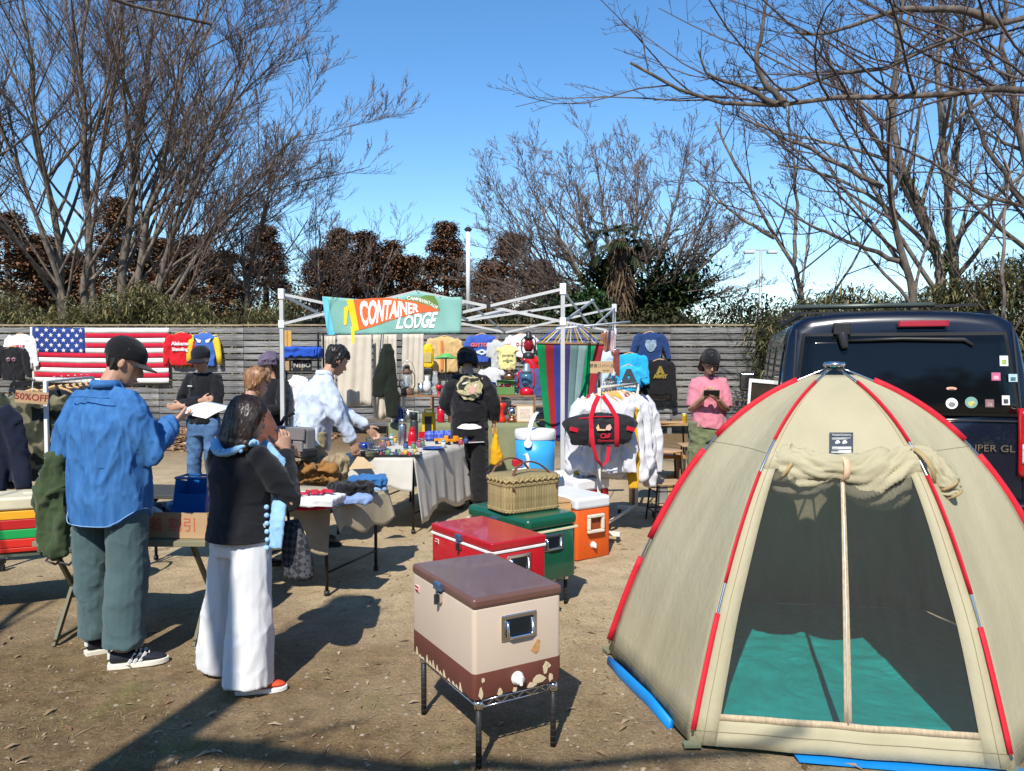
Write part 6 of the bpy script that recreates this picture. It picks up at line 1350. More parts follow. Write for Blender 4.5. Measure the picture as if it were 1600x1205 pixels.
folding_table('low black legged table under the tan canvas', CT, CZ - .012, mat('table_black', (.03, .03, .03), .6), blacks)
table_cloth('table_cloth', 'tan canvas cloth on the folded clothes table', CT, CZ - .010, (.24, .20, .16, .1), tan_c, (-1.5, 5.55, 0), 5, .03, .2, 5)
LT = [(-2.66, 4.22), (-1.70, 4.22), (-1.66, 4.66), (-2.66, 4.70)]
folding_table('olive camp table with crossed legs under the cardboard box', LT, .605, mat('olive_board', (.20, .185, .11), .7), olive_st, style='cross', name='camp_table')
ST = [(-3.75, 4.52), (-2.66, 4.98), (-2.86, 5.42), (-3.95, 4.98)]
folding_table('low olive camp table under the striped cooler', ST, .40, mat('olive_top', (.085, .10, .07), .6), blacks, style='cross', name='camp_table')
BT = [(-3.0, 5.75), (-2.15, 5.62), (-2.1, 6.1), (-2.95, 6.2)]
folding_table('black legged table behind the man in the blue shirt', BT, .60, mat('table_dark', (.05, .05, .045), .6), blacks)
# ------------------------------------------------------------------ things on the left tables
sc_ = thing('striped_cooler', 'cream plastic cooler with yellow, red and green stripes at the left edge', 'cooler', (-3.13, 4.93, .402), R(22))
zc = 0
for i, (h_, c, nm) in enumerate(((.03, (.5, .02, .01), 'red'), (.055, (.60, .025, .015), 'red'), (.06, (.01, .30, .07), 'green'), (.062, (.45, .015, .015), 'red'), (.055, (.75, .36, .02), 'yellow'))):
    MB().box((0, 0, zc + h_ / 2), (.46 + .004 * i, .30, h_ - .001)).build('stripe', mat('stripe_%s%d' % (nm, i), c, .45, var=.05), sc_, bevel=.006); zc += h_
MB().box((0, 0, zc + .045), (.485, .315, .085)).build('lid', mat('cream_lid', (.58, .52, .36), .45), sc_, bevel=.02, seg=3); MB().box((.03, 0, zc + .088), (.10, .03, .012)).build('handle', mat('cream_lid2', (.62, .57, .42), .45), sc_, bevel=.004)
wb = thing('arched_basket', 'wicker basket with tall arched handle beside the striped cooler', 'basket', (-2.99, 5.22, .402), R(20)); MB().lathe([(.13, 0), (.15, .03), (.17, .16), (.175, .18), (.16, .18), (.14, .03), (0, .02)], n=22).build('bowl', wk, wb, True)
MB().tube([(.165 * math.cos(a), 0, .16 + .36 * math.sin(a)) for a in np.linspace(0, PI, 17)], .011, 8).build('handle', mat('cane', (.34, .17, .09), .6, var=.25, vscale=30), wb, True)
for k in range(5): MB().tube([((.155 + .004 * k) * math.cos(a), (.155 + .004 * k) * math.sin(a), .03 + .03 * k + .004 * math.sin(a * 12 + k * PI)) for a in np.linspace(0, 2 * PI, 49)], .009, 6).build('weave', wk, wb, True)
cbx = thing('cardboard_box', 'open cardboard box with faded red writing on the olive table', 'box', (-1.95, 4.44, .606), R(-3))
for c, d in (((0, -.15, .075), (.50, .006, .145)), ((0, .15, .075), (.50, .006, .145)), ((-.25, 0, .075), (.006, .296, .145)), ((.25, 0, .075), (.006, .296, .145))): MB().box(c, d).build('side_panel', card, cbx)
MB().box((0, 0, .006), (.49, .29, .008)).build('bottom_panel', card, cbx); MB().box((.0, -.185, .135), (.49, .08, .005), rx=R(-25)).build('flap', card, cbx) if False else None
text('古着 割引', .085, mat('red_ink', (.45, .10, .06), .9), cbx, T(.01, -.1545, .075), sx=1.0, ext=.0005)
toyc = [(.40, .06, .09), (.10, .22, .09), (.55, .53, .48), (.04, .08, .22), (.48, .32, .07), (.22, .09, .18), (.20, .34, .40), (.02, .02, .025), (.48, .18, .07)]
toy_m = [mat('toy%d' % i, c, .45) for i, c in enumerate(toyc)]
names = ['crimson', 'green', 'white', 'navy', 'yellow', 'purple', 'pale blue', 'black', 'orange']
for i in range(16):
    x, y = -2.16 + .30 * rnd.random(), 4.34 + .20 * rnd.random(); me = remeshed(MB().ell((0, 0, 0), (.045, .03, .022), 10, 6).box((.01, 0, .012), (.05, .03, .03), rz=i), .009, 2); wrinkle(me, .006, (30, 30, 30), i)
    o = link('cloth_toy', me, toy_m[i % 9], None, True); o.location = (x, y, .645 + .03 * (i % 4)); o.rotation_euler = (rnd.random(), rnd.random(), rnd.random() * 6); tag(o, names[i % 9] + (' soft toy on top of' if i > 8 else ' soft toy low down in') + ' the heap in the cardboard box', 'toy', 'soft toys heaped in the cardboard box')
bb = thing('plastic_bin', 'translucent blue plastic bin standing on the cardboard box', 'bin', (-1.88, 4.50, .66), R(-8)); bpl = mat('blue_bin', (.01, .12, .38), .2, trans=.25, var=.05); BMx = T(0, 0, 0, 0, R(-14))
for c, d in (((0, .05, .13), (.20, .008, .27)), ((-.10, -.01, .12), (.008, .12, .24)), ((.10, -.01, .12), (.008, .12, .24)), ((0, -.01, .004), (.20, .12, .008)), ((0, -.066, .08), (.20, .008, .15))): MB().box(c, d, M=BMx).build('bin_wall', bpl, bb, bevel=.003)
MB().tube([BMx @ Vector(p) for p in ((-.11, .05, .275), (.11, .05, .275), (.11, -.06, .245), (-.11, -.06, .245), (-.11, .05, .275))], .008, 8).build('rim', bpl, bb, True)
# ------------------------------------------------------------------ folded clothes
def lump(name, label, px, py, z, size, m, rz=0, seed=1, wr=.014, cat='clothes', group='folded clothes on the tan table', dz=0.0):
    p = onz(px, py, z); mb = MB(); mb.box((0, 0, size[2] / 2), size); mb.ell((size[0] * .1, 0, size[2] * .5), (size[0] * .40, size[1] * .46, size[2] * .62)); me = remeshed(mb, .008, 3); wrinkle(me, wr * 1.5, (6, 6, 8), seed); wrinkle(me, wr * .7, (15, 15, 18), seed + 3)
    o = link(name, me, m, None, True); o.location = (p.x, p.y, z); o.rotation_euler = (0, 0, rz); return tag(o, label, cat, group)
lump('folded_jacket', 'tan brown canvas jacket heaped at the back of the clothes table', 488, 748, CZ, (.34, .26, .10), cloth('duck_brown', (.26, .125, .035)), .3, 3, .02)
lump('folded_trousers', 'khaki trousers heaped beside the tan brown jacket', 520, 742, CZ, (.20, .24, .13), cloth('khaki_fold', (.30, .23, .13)), .1, 5, .02)
lump('folded_sweater', 'black knit sweater heaped in the middle of the clothes table', 548, 772, CZ, (.26, .22, .07), cloth('black_fold', (.012, .012, .014), bump=.9), .5, 7)
st1 = [('folded_shirt', 'pale green shirt at the bottom of the left pile', (.30, .55, .50), .022), ('folded_shirt', 'purple shirt in the left pile of folded clothes', (.22, .03, .42), .028), ('folded_shirt', 'crimson shirt in the left pile of folded clothes', (.50, .01, .06), .026)]
z_ = CZ
for i, (nm, lb, c, h_) in enumerate(st1): lump(nm, lb, 489 - i * 2, 790, z_, (.34 - .02 * i, .24, h_), cloth('fold%d' % i, c), -.1 + .06 * i, 20 + i, .005); z_ += h_ + .004
usa = lump('folded_sweatshirt', 'white sweatshirt printed with red USA letters on the left pile', 494, 786, z_, (.31, .24, .045), cloth('white_fold', (.62, .62, .615)), -.15, 31, .0035)
text('USA', .12, mat('usa_red', (.50, .02, .05), .8), usa, T(-.01, .0, .070, R(32), R(-90)), bold=.004, ext=.008)
lump('folded_jeans', 'bright blue denim folded on the far end of the clothes table', 575, 757, CZ + .04, (.26, .16, .055), cloth('denim_blue', (.03, .13, .32)), .25, 41, .010); lump('folded_jeans', 'light blue jeans under the bright blue denim', 578, 764, CZ, (.24, .17, .042), cloth('denim_light', (.22, .33, .52)), .2, 43, .006)
lump('folded_jeans', 'pale blue jeans at the front edge beside the black sweater', 552, 786, CZ, (.24, .12, .045), cloth('denim_pale', (.20, .29, .50)), .3, 45, .008)
cpp = onz(566, 732, MZ); cbp = thing('printed_card', 'piece of printed cardboard leaning at the near end of the linen table', 'card', (cpp.x, cpp.y - .05, MZ), R(20)); MB().prism([(-.10, 0), (.12, 0), (.03, .10), (-.02, .11)], .004, M=T(0, 0, .004, 0, R(-30))).build('sheet', mat('kraft', (.50, .36, .20), .9), cbp)
# ------------------------------------------------------------------ goods on the linen table
def stand_at(px, py, z): return onz(px, py, z)
def lathe_thing(name, label, cat, px, py, z, parts, rz=0, group='goods on the linen table', n=20, pos=None):
    """parts: (part name, material, profile in metres)"""
    p = pos or stand_at(px, py, z); t = thing(name, label, cat, (p.x, p.y, z), rz, group)
    for nm, m, pr in parts: MB().lathe(pr, n=n).build(nm, m, t, True)
    return t
TZ = MZ - .002
brs = mat('brushed_steel', (.50, .50, .51), .3, 1.0, var=.05, stretch=(1, 1, .05)); dkg = mat('dark_flask', (.05, .055, .055), .4, .3); redg = mat('red_gloss', (.50, .006, .02), .25, coat=.3); yelp = mat('yellow_plastic', (.70, .42, .01), .4); enb = mat('blue_enamel', (.01, .05, .30), .25, coat=.3); glassm = mat('clear_glass', (.75, .80, .80), .08, trans=.75, var=0); rust = mat('rusty_metal', (.10, .05, .03), .75, .4, col2=(.22, .15, .11), vscale=20); copper = mat('copper', (.45, .20, .11), .3, .9); stg = mat('stove_green', (.10, .22, .06), .5); creamp = mat('cream_paint', (.62, .55, .38), .5)
lathe_thing('thermos', 'shiny steel thermos flask near the middle of the linen table', 'thermos', 629, 695, TZ, [('flask', brs, [(.042, 0), (.044, .01), (.044, .20), (.038, .215)]), ('cup', brs, [(.040, .216), (.040, .26), (.036, .27), (0, .272)])])
t = lathe_thing('thermos', 'dark thermos flask with black cup behind the red bottle', 'thermos', 647, 690, TZ, [('flask', dkg, [(.042, 0), (.044, .01), (.044, .22), (.036, .24)]), ('cup', blackm, [(.040, .242), (.040, .31), (.034, .318), (0, .32)])]); MB().tube([(.0, 0, .32), (-.05, 0, .335), (-.055, 0, .27)], .010, 6).build('handle', creamp, t, True)
t = lathe_thing('fuel_bottle', 'red enamel bottle with wire handle before the dark thermos', 'bottle', 644, 696, TZ, [('bottle', redg, [(.043, 0), (.046, .01), (.046, .10), (.036, .135), (.018, .155)]), ('stopper', redg, [(.02, .156), (.022, .17), (.012, .18), (0, .182)])]); MB().tube([(-.03, 0, .14), (-.02, 0, .19), (.02, 0, .19), (.03, 0, .14)], .005, 6).build('handle', redg, t, True)
p = stand_at(668, 684, TZ); t = thing('hand_lantern', 'big yellow box lantern with black window on the linen table', 'lantern', (p.x, p.y + .15, TZ), R(-14), 'goods on the linen table'); MB().box((0, 0, .14), (.135, .11, .28)).build('case', yelp, t, bevel=.012); MB().box((.012, -.057, .15), (.085, .008, .17)).build('window', blackm, t, bevel=.004); MB().tube([(-.05, 0, .28), (-.05, 0, .31), (.05, 0, .31), (.05, 0, .28)], .010, 8).build('handle', yelp, t, True)
p = stand_at(660, 684, TZ); t = thing('tin_box', 'small red box before the yellow lantern', 'box', (p.x, p.y, TZ), .2, 'goods on the linen table'); MB().box((0, 0, .03), (.085, .06, .06)).build('box_body', redg, t, bevel=.005); MB().box((0, 0, .064), (.088, .063, .01)).build('lid', redg, t, bevel=.003)
p = stand_at(588, 712, TZ); t = thing('wire_basket', 'tapered wire basket at the near left of the linen table', 'basket', (p.x, p.y + .05, TZ), 0, 'goods on the linen table'); wm = mat('grey_wire', (.35, .37, .40), .4, .6)
for r_, z_ in ((.075, .004), (.088, .06), (.105, .155)): MB().tube([(r_ * math.cos(a), r_ * math.sin(a), z_) for a in np.linspace(0, 2 * PI, 25)], .0035, 6).build('ring', wm, t, True)
for k in range(22):
    a = 2 * PI * k / 22
    for tw in (.5, -.5): MB().tube([(.075 * math.cos(a), .075 * math.sin(a), .004), (.105 * math.cos(a + tw), .105 * math.sin(a + tw), .155)], .0018, 5).build('wire', wm, t)
for k in range(7): MB().bar((-.07 + .023 * k, -.05, .004), (-.07 + .023 * k, .05, .004), .003).build('wire', wm, t)
p = stand_at(622, 713, TZ); t = thing('metal_tray', 'black tray of small toys at the front corner of the linen table', 'tray', (p.x, p.y + .04, TZ), .03, 'goods on the linen table'); MB().box((0, 0, .004), (.40, .22, .006)).build('base', blackm, t); 
for c, d in (((0, -.112, .012), (.41, .006, .02)), ((0, .112, .012), (.41, .006, .02)), ((-.203, 0, .012), (.006, .218, .02)), ((.203, 0, .012), (.006, .218, .02))): MB().box(c, d).build('rim', blackm, t)
pos = p
shp = ['figure', 'car', 'cup', 'block']
for i in range(20):
    x, y = pos.x - .16 + .34 * (i % 10) / 9 + rnd.uniform(-.018, .018), pos.y - .03 + .085 * (i // 10) + rnd.uniform(-.03, .03); k = i % 4; m_ = toy_m[(i * 5 + i // 4) % 9]; cn = names[(i * 5 + i // 4) % 9]
    t = thing('small_toy', '%s toy %s in the row on the black tray, %s' % (cn, shp[k], 'front row' if i < 10 else 'back row'), 'toy', (x, y, TZ + .008), rnd.random() * 6, 'toys on the black tray')
    if k == 0: MB().lathe([(.012, 0), (.014, .01), (.010, .025), (.012, .035), (.006, .042)], n=10).build('torso', m_, t, True); MB().ell((0, 0, .052), (.011, .011, .012), 10, 6).build('head', toy_m[(i + 3) % 9], t, True)
    elif k == 1:
        MB().box((0, 0, .014), (.05, .024, .014)).build('chassis', m_, t, bevel=.004); MB().box((-.003, 0, .026), (.026, .021, .012)).build('cabin', m_, t, bevel=.004)
        for sx in (-.015, .015): MB().tube([(sx, -.013, .007), (sx, .013, .007)], .007, 10).build('axle_wheels', blackm, t)
    elif k == 2: MB().lathe([(.015, 0), (.02, .005), (.024, .05), (.021, .05), (.017, .008), (0, .008)], n=14).build('cup', m_, t, True); MB().tube([(.022, 0, .04), (.036, 0, .032), (.022, 0, .016)], .003, 6).build('handle', m_, t)
    else: MB().box((0, 0, .014), (.034, .028, .028)).build('block', m_, t, bevel=.003); MB().lathe([(.008, .028), (.008, .036), (0, .037)], n=10).build('knob', toy_m[(i + 2) % 9], t, True)
lathe_thing('enamel_plate', 'blue enamel plate near the front corner of the linen table', 'plate', 677, 702, TZ, [('plate', enb, [(.06, 0), (.07, .004), (.115, .016), (.112, .019), (.065, .008), (0, .007)])], n=28)
lathe_thing('skillet', 'olive drab lidded pan beside the wire basket', 'pan', 572, 714, TZ, [('pan', olive_st, [(.085, 0), (.095, .01), (.10, .035)]), ('lid', olive_st, [(.102, .036), (.10, .044), (.03, .055), (.012, .06), (.012, .07), (0, .07)])], n=26)
lathe_thing('enamel_bowl', 'dark blue enamel bowl behind the olive pan', 'bowl', 571, 702, TZ, [('bowl', enb, [(.05, 0), (.075, .02), (.095, .06), (.09, .06), (.07, .024), (0, .012)])], n=24)
p = stand_at(686, 689, TZ); t = thing('blanket_roll', 'rolled blue checked blanket tied with straps on the linen table', 'blanket', (p.x, p.y, TZ + .055), R(8), 'goods on the linen table'); mb = MB().tube([(-.15, 0, 0), (-.13, 0, 0), (.13, 0, 0), (.15, 0, 0)], [.045, .055, .055, .045], 18); link('roll', wrinkle(remeshed(mb, .010, 2), .005, (10, 14, 14), 3), check_mat('blue_check', (.03, .05, .32), (.10, .16, .55), 26), t, True)
for x in (-.06, .05): MB().tube([(x, .058 * math.cos(a), .058 * math.sin(a)) for a in np.linspace(0, 2 * PI, 21)], [(.010, .003)] * 21, 6, up=(1, 0, 0)).build('strap', enb, t)
p = stand_at(716, 690, TZ); t = thing('lime_box', 'lime green box at the end of the blanket roll', 'box', (p.x, p.y, TZ), R(15), 'goods on the linen table'); lim = mat('lime', (.33, .62, .02), .4); MB().box((0, 0, .05), (.075, .06, .10)).build('box_body', lim, t, bevel=.008); MB().box((0, 0, .104), (.07, .055, .012)).build('lid', lim, t, bevel=.004)
for i, (px, py, lb) in enumerate(((690, 693, 'left'), (706, 694, 'right'))):
    p = stand_at(px, py, TZ); t = thing('toy_truck', 'orange toy truck, the %s one beside the blue plate' % lb, 'toy', (p.x, p.y - .02, TZ), R(5 + 30 * i), 'goods on the linen table'); orm = mat('toy_orange', (.70, .26, .01), .4); MB().box((0, 0, .04), (.15, .05, .03)).build('bed', orm, t, bevel=.004); MB().box((.05, 0, .065), (.045, .048, .04)).build('cab', orm, t, bevel=.006)
    for sx in (-.05, .05):
        for sy in (-.028, .028): MB().tube([(sx, sy - .006, .018), (sx, sy + .006, .018)], .018, 12).build('wheel', blackm, t)
lathe_thing('steel_ball_cup', 'steel cup between the two orange toy trucks', 'cup', 698, 691, TZ, [('cup', chrome, [(.025, 0), (.035, .01), (.04, .05), (.03, .07), (0, .075)])])
p = stand_at(738, 690, TZ); t = thing('magazine', 'glossy magazine lying at the far right corner of the linen table', 'magazine', (p.x - .02, p.y - .02, TZ), R(25), 'goods on the linen table'); MB().box((0, 0, .006), (.21, .28, .006)).build('pages', mat('mag_paper', (.6, .6, .58), .3), t); MB().box((0, -.02, .010), (.19, .2, .002)).build('cover_print', mat('mag_print', (.30, .05, .06), .2, col2=(.35, .38, .42), vscale=12), t)
for i, (px, py, c) in enumerate(((598, 699, 0), (606, 697, 8), (612, 696, 6), (604, 690, 3), (660, 697, 1), (655, 699, 5), (693, 699, 2), (720, 695, 0), (728, 693, 3), (612, 689, 2), (617, 692, 4), (634, 701, 3), (646, 702, 1))):
    p = stand_at(px, py, TZ); t = lathe_thing('small_jar', '%s jar on the linen table, %s' % (names[c], ('by the wire basket', 'right of the wire basket', 'left of the steel thermos', 'behind the wire basket', 'right of the red bottle', 'before the red bottle', 'beside the orange truck', 'beside the lime box', 'before the magazine', 'behind the steel thermos', 'at the steel thermos foot', 'behind the tray', 'behind the tray corner')[i]), 'jar', px, py, TZ, [('jar', toy_m[c], [(.02, 0), (.025, .006), (.025, .045), (.018, .055)]), ('cap', toy_m[(c + 4) % 9], [(.02, .056), (.02, .072), (0, .073)])], n=12)
# ------------------------------------------------------------------ back counter with shelf
SY = 10.0
def sx_(px): return at(px, 600, SY).x
KZ = .80
kc = [(sx_(612), SY - .28), (sx_(842), SY - .22), (sx_(842), SY + .35), (sx_(612), SY + .35)]
folding_table('long counter table under the khaki cloth at the back', kc, KZ - .012, mat('table_back', (.3, .3, .3), .6), blacks)
table_cloth('table_cloth', 'khaki green cloth on the back counter', kc, KZ - .010, (.62, .5, .2, .5), cloth('khaki_green', (.19, .20, .11)), (sx_(730), SY, 0), 9, .014, .04, 6)
shf = thing('wooden_shelf', 'low wooden display shelf along the back counter', 'shelf', (sx_(728), SY + .10, KZ)); WS = sx_(836) - sx_(618); SH = .33
MB().box((0, 0, SH), (WS, .28, .02)).build('top_board', brownw, shf)
for k in range(5): MB().box((-WS / 2 + .012 + (WS - .024) * k / 4, 0, SH / 2 - .006), (.02, .27, SH - .014)).build('upright', brownw, shf)
TOPZ = KZ + SH + .011
def on_shelf(name, label, cat, px, parts, n=18, rz=0, tier=1, dy=.0): 
    z_ = TOPZ if tier else KZ; return lathe_thing(name, label, cat, px, 0, z_, parts, rz, 'wares on the back counter', n, pos=Vector((at(px, 600, SY + dy).x, SY + (.08 if tier else -.14) + dy, z_)))
def lantern(name, label, px, base, glass_, capm, s=1.0, z=None, pos=None, tier=1):
    P_ = [('fount', base, [(.065 * s, 0), (.07 * s, .01 * s), (.068 * s, .06 * s), (.03 * s, .08 * s)]), ('globe', glass_, [(.035 * s, .085 * s), (.056 * s, .13 * s), (.055 * s, .19 * s), (.04 * s, .225 * s)]), ('hood', capm, [(.05 * s, .226 * s), (.052 * s, .25 * s), (.03 * s, .28 * s), (.03 * s, .31 * s), (.012 * s, .325 * s)])]
    t = on_shelf(name, label, 'lantern', px, P_, tier=tier) if pos is None else lathe_thing(name, label, 'lantern', 0, 0, pos.z, P_, group='wares on the back counter', pos=pos)
    for sx in (-1, 1): MB().tube([(sx * .06 * s, 0, .05 * s), (sx * .082 * s, 0, .10 * s), (sx * .08 * s, 0, .22 * s), (sx * .045 * s, 0, .26 * s)], .007 * s, 6).build('side_tube', base, t, True)
    MB().tube([(.08 * s * math.cos(a), 0, .24 * s + .13 * s * math.sin(a)) for a in np.linspace(0, PI, 13)], .003 * s, 5).build('bail', steel, t, True); return t
lantern('storm_lantern', 'rusty storm lantern at the left end of the shelf', 635, rust, glassm, rust, 1.22)
lathe_w = mat('milk_glass', (.70, .70, .68), .2)
on_shelf('oil_lamp', 'white milk glass oil lamp on the shelf', 'lamp', 666, [('base', mat('lamp_base', (.10, .12, .11), .4), [(.07, 0), (.07, .015), (.02, .03)]), ('chimney', lathe_w, [(.03, .03), (.055, .09), (.05, .15), (.025, .20), (.022, .25)])])
on_shelf('oil_lamp', 'clear glass oil lamp right of the milk glass lamp', 'lamp', 679, [('font', glassm, [(.05, 0), (.03, .03), (.06, .08), (.03, .12)]), ('chimney', glassm, [(.03, .12), (.045, .17), (.03, .26), (.03, .31)])])
t = on_shelf('desk_lamp', 'lamp with wide green enamel shade left of the bowl-cut man', 'lamp', 696, [('base', blackm, [(.07, 0), (.07, .015), (.01, .02), (.01, .50)]), ('shade', mat('green_shade', (.12, .40, .10), .35), [(.175, .47), (.178, .475), (.07, .525), (.06, .54), (0, .545)])])
on_shelf('glass_goblet', 'red goblet on the shelf left of the black jacket', 'goblet', 685, [('foot', redg, [(.035, 0), (.01, .01), (.008, .05)]), ('cup', redg, [(.01, .05), (.04, .09), (.045, .13), (.04, .13), (.0, .07)])], dy=-.06)
t = on_shelf('camp_stove', 'boxy green camp stove under the copper kettle', 'stove', 790, [], rz=.05); MB().box((0, 0, .05), (.23, .16, .10)).build('tank_case', stg, t, bevel=.008); MB().box((0, .0, .17), (.235, .165, .05)).build('grate_case', stg, t, bevel=.008)
for sx in (-.10, .10): MB().box((sx, 0, .122), (.02, .14, .045)).build('side_strut', stg, t)
for sx in (-.05, 0, .05): MB().tube([(sx, -.05, .10), (sx, -.05, .145)], .014, 8).build('burner', redg, t, True)
kt = lathe_thing('copper_kettle', 'copper kettle standing on the green stove', 'kettle', 0, 0, TOPZ + .197, [('pot', copper, [(.05, 0), (.075, .02), (.075, .06), (.04, .10), (.015, .115), (.015, .13), (0, .13)])], group='wares on the back counter', pos=Vector((at(796, 600, SY).x, SY + .08, 0))); MB().tube([(.065, 0, .05), (.10, 0, .07), (.115, 0, .10)], [.015, .01, .008], 8).build('spout', copper, kt, True); MB().tube([(.06 * math.cos(a), 0, .09 + .07 * math.sin(a)) for a in np.linspace(0, PI, 11)], .005, 6).build('handle', copper, kt, True)
lantern('pressure_lantern', 'blue and red pressure lantern at the right end of the shelf', 823, redg, mat('blue_glass', (.10, .25, .40), .1, trans=.4), mat('grey_blue_hood', (.30, .38, .45), .3, .5), 1.28)
for i, (px, lb) in enumerate(((784, 'left'),)): on_shelf('hourglass_vase', 'tall orange red vase right of the bowl-cut man', 'vase', px, [('vase', mat('vermilion', (.62, .03, .01), .3), [(.05, 0), (.06, .01), (.05, .05), (.022, .12), (.05, .18), (.065, .24), (.055, .245), (.02, .13), (0, .12)])], tier=0)
on_shelf('copper_grinder', 'copper and steel grinder beside the orange red vase', 'grinder', 800, [('base', copper, [(.06, 0), (.06, .04), (.03, .06)]), ('hopper', chrome, [(.03, .06), (.055, .11), (.05, .16), (.02, .19)]), ('crank', copper, [(.01, .19), (.01, .24), (0, .245)])], tier=0)
p = Vector((at(820, 600, SY).x, SY - .13, KZ)); t = thing('framed_picture', 'small pale framed picture leaning at the right end of the counter', 'picture', tuple(p), 0, 'wares on the back counter'); FM = T(0, 0, 0, 0, R(-10)); MB().box((0, 0, .11), (.20, .012, .20), M=FM).build('mount', mat('pale_mount', (.55, .50, .42), .7), t); MB().box((0, -.008, .11), (.13, .003, .12), M=FM).build('print', mat('pale_print', (.50, .40, .32), .7, var=.2, vscale=25), t)
for c, d in (((0, 0, .215), (.22, .02, .016)), ((0, 0, .006), (.22, .02, .016)), ((-.105, 0, .11), (.014, .02, .20)), ((.105, 0, .11), (.014, .02, .20))): MB().box(c, d, M=FM).build('frame_bar', pine, t)
p = Vector((at(625, 600, SY).x, SY - .13, KZ)); t = lathe_thing('enamel_pot', 'blue enamel coffee pot at the left of the counter', 'pot', 0, 0, KZ, [('pot', enb, [(.07, 0), (.075, .01), (.055, .14), (.06, .15)]), ('lid', enb, [(.06, .151), (.04, .18), (.012, .19), (.012, .205), (0, .206)])], group='wares on the back counter', pos=p); MB().tube([(.06, 0, .13), (.12, 0, .11), (.10, 0, .04), (.065, 0, .03)], .008, 6).build('handle', enb, t, True)
ttl = [('steel pot', steel), ('pale green tin', mat('pale_green', (.35, .45, .33), .5)), ('cream canister', creamp), ('copper tin', copper), ('white mug', lathe_w), ('red canister', redg), ('brown crock', rust), ('yellow tin', yelp), ('blue tin', enb), ('orange mug', orp), ('grey flask', brs)]
for i, (nm, m_) in enumerate(ttl):
    px = (640, 652, 603 + 16, 707, 714, 690, 756, 762, 769, 776, 657)[i]; tier = (0, 0, 0, 0, 0, 0, 1, 1, 1, 0, 1)[i]; h_ = (.14, .11, .16, .13, .10, .17, .16, .12, .14, .10, .13)[i]
    on_shelf('canister', '%s on the back counter, %s' % (nm, ('left of the yellow lantern', 'behind the steel thermos', 'at the left end', 'left of the black jacket', 'beside the black jacket', 'behind the lamp with green shade', 'right of the embroidered jacket', 'second from the embroidered jacket', 'left of the green stove', 'left of the orange red vase', 'left of the milk glass lamp')[i]), 'canister', px, [('can', m_, [(.045, 0), (.048, .005), (.048, h_), (.04, h_ + .006)]), ('lid', m_, [(.05, h_ + .007), (.05, h_ + .02), (.012, h_ + .03), (0, h_ + .032)])], tier=tier, n=16)
# hanging lantern, dry bag
lh = lantern('hanging_lantern', 'large black lantern with red globe hanging beside the hammock', 0, blackm, mat('red_globe', (.30, .01, .02), .1, trans=.2), blackm, 1.0, pos=at(826, 561, 9.0))
MB().tube([(0, 0, .36), (0, 0, 1.98 - at(826, 561, 9.0).z + .02)], .003, 5).build('cord', blackm, lh)
# ------------------------------------------------------------------ hung clothes
hang_w = mat('hanger_wood', (.50, .30, .12), .5, var=.12)
def shirt_mesh(w, h, sl, thk=.05, long=True, spread=.10, vox=.02, seed=1, amp=.012):
    mb = MB(); mb.tube([(0, 0, .01), (0, 0, -.035), (0, 0, -.10), (0, 0, -.25), (0, 0, -h * .8), (0, 0, -h)], [(w * .20, thk * .5), (w * .40, thk * .8), (w * .49, thk), (w * .48, thk * 1.05), (w * .48, thk * 1.1), (w * .46, thk * 1.05)], 20, up=(1, 0, 0))
    for s in (-1, 1):
        L_ = sl; mb.tube([(s * w * .38, 0, -.06), (s * (w * .46 + spread * .2), -.005, -.12), (s * (w * .50 + spread * .6), -.012, -.06 - L_ * .5), (s * (w * .50 + spread), -.02, -.06 - L_)], [(.085, thk * .8), (.085, thk * .8), (.072, thk * .7), (.058 if long else .08, thk * .6)], 12, up=(1, 0, 0))
    me = remeshed(mb, vox, 2); wrinkle(me, amp, (7, 7, 3.5), seed); return me
def hanger(t, w, hook=.05, m=None, name='hanger'):
    mb = MB(); mb.tube([(-w * .36, 0, -.055), (-w * .2, 0, -.005), (0, 0, .028), (w * .2, 0, -.005), (w * .36, 0, -.055)], [(.009, .012), (.012, .012), (.014, .012), (.012, .012), (.009, .012)], 8, up=(0, 0, 1)); o = mb.build(name, m or hang_w, t, True)
    MB().tube([(0, 0, .03), (0, 0, .03 + hook)] + [(.016 * math.sin(a), 0, .05 + hook - .016 * math.cos(a) + .0) for a in np.linspace(0, PI * 1.3, 8)], .0022, 5).build('hook', steel, o, True)
def garment(name, label, px, py, Y, w, h, col, sl=.5, long=True, rz=0.0, thk=.04, spread=.08, vox=.02, seed=1, group=None, cat='shirt', prints=(), sleeves=None, hang=True, pos=None, amp=.012, m=None, hook=.05, share=None):
    p = pos or at(px, py, Y); t = thing(name, label, cat, tuple(p), rz, group)
    me = share if share else shirt_mesh(w, h, sl, thk, long, spread, vox, seed, amp); o = link('garment_body', me, m or cloth('cl_%s_%s' % (name, '_'.join('%02d' % int(c * 99) for c in col)), col), t, True)
    if hang: hanger(t, w, hook)
    for body, size, z_, c, bold in prints: text(body, size, mat('ink_%s' % '_'.join('%02d' % int(q * 99) for q in c), c, .8), t, T(0, -thk * 1.05 - .018, z_), bold=bold, ext=.010)
    return t
FYc = FY - .11
GF = 'clothes hung along the fence'
garment('white_shirt', 'white long sleeved shirt hung on the fence left of the flag', 32, 523, FYc, .50, .72, (.72, .72, .72), .62, prints=(('MILLE', .09, -.25, (.6, .15, .15), 0),), group=GF)
garment('sweatshirt', 'black sweatshirt with pink print left of the flag', 20, 543, 15.6, .50, .66, (.012, .012, .014), .55, prints=(('* *', .16, -.28, (.5, .3, .35), .01),), group=GF)
garment('sweatshirt', 'black sweatshirt at the very left edge of the fence', -8, 540, 15.7, .50, .66, (.014, .014, .016), .55, group=GF)
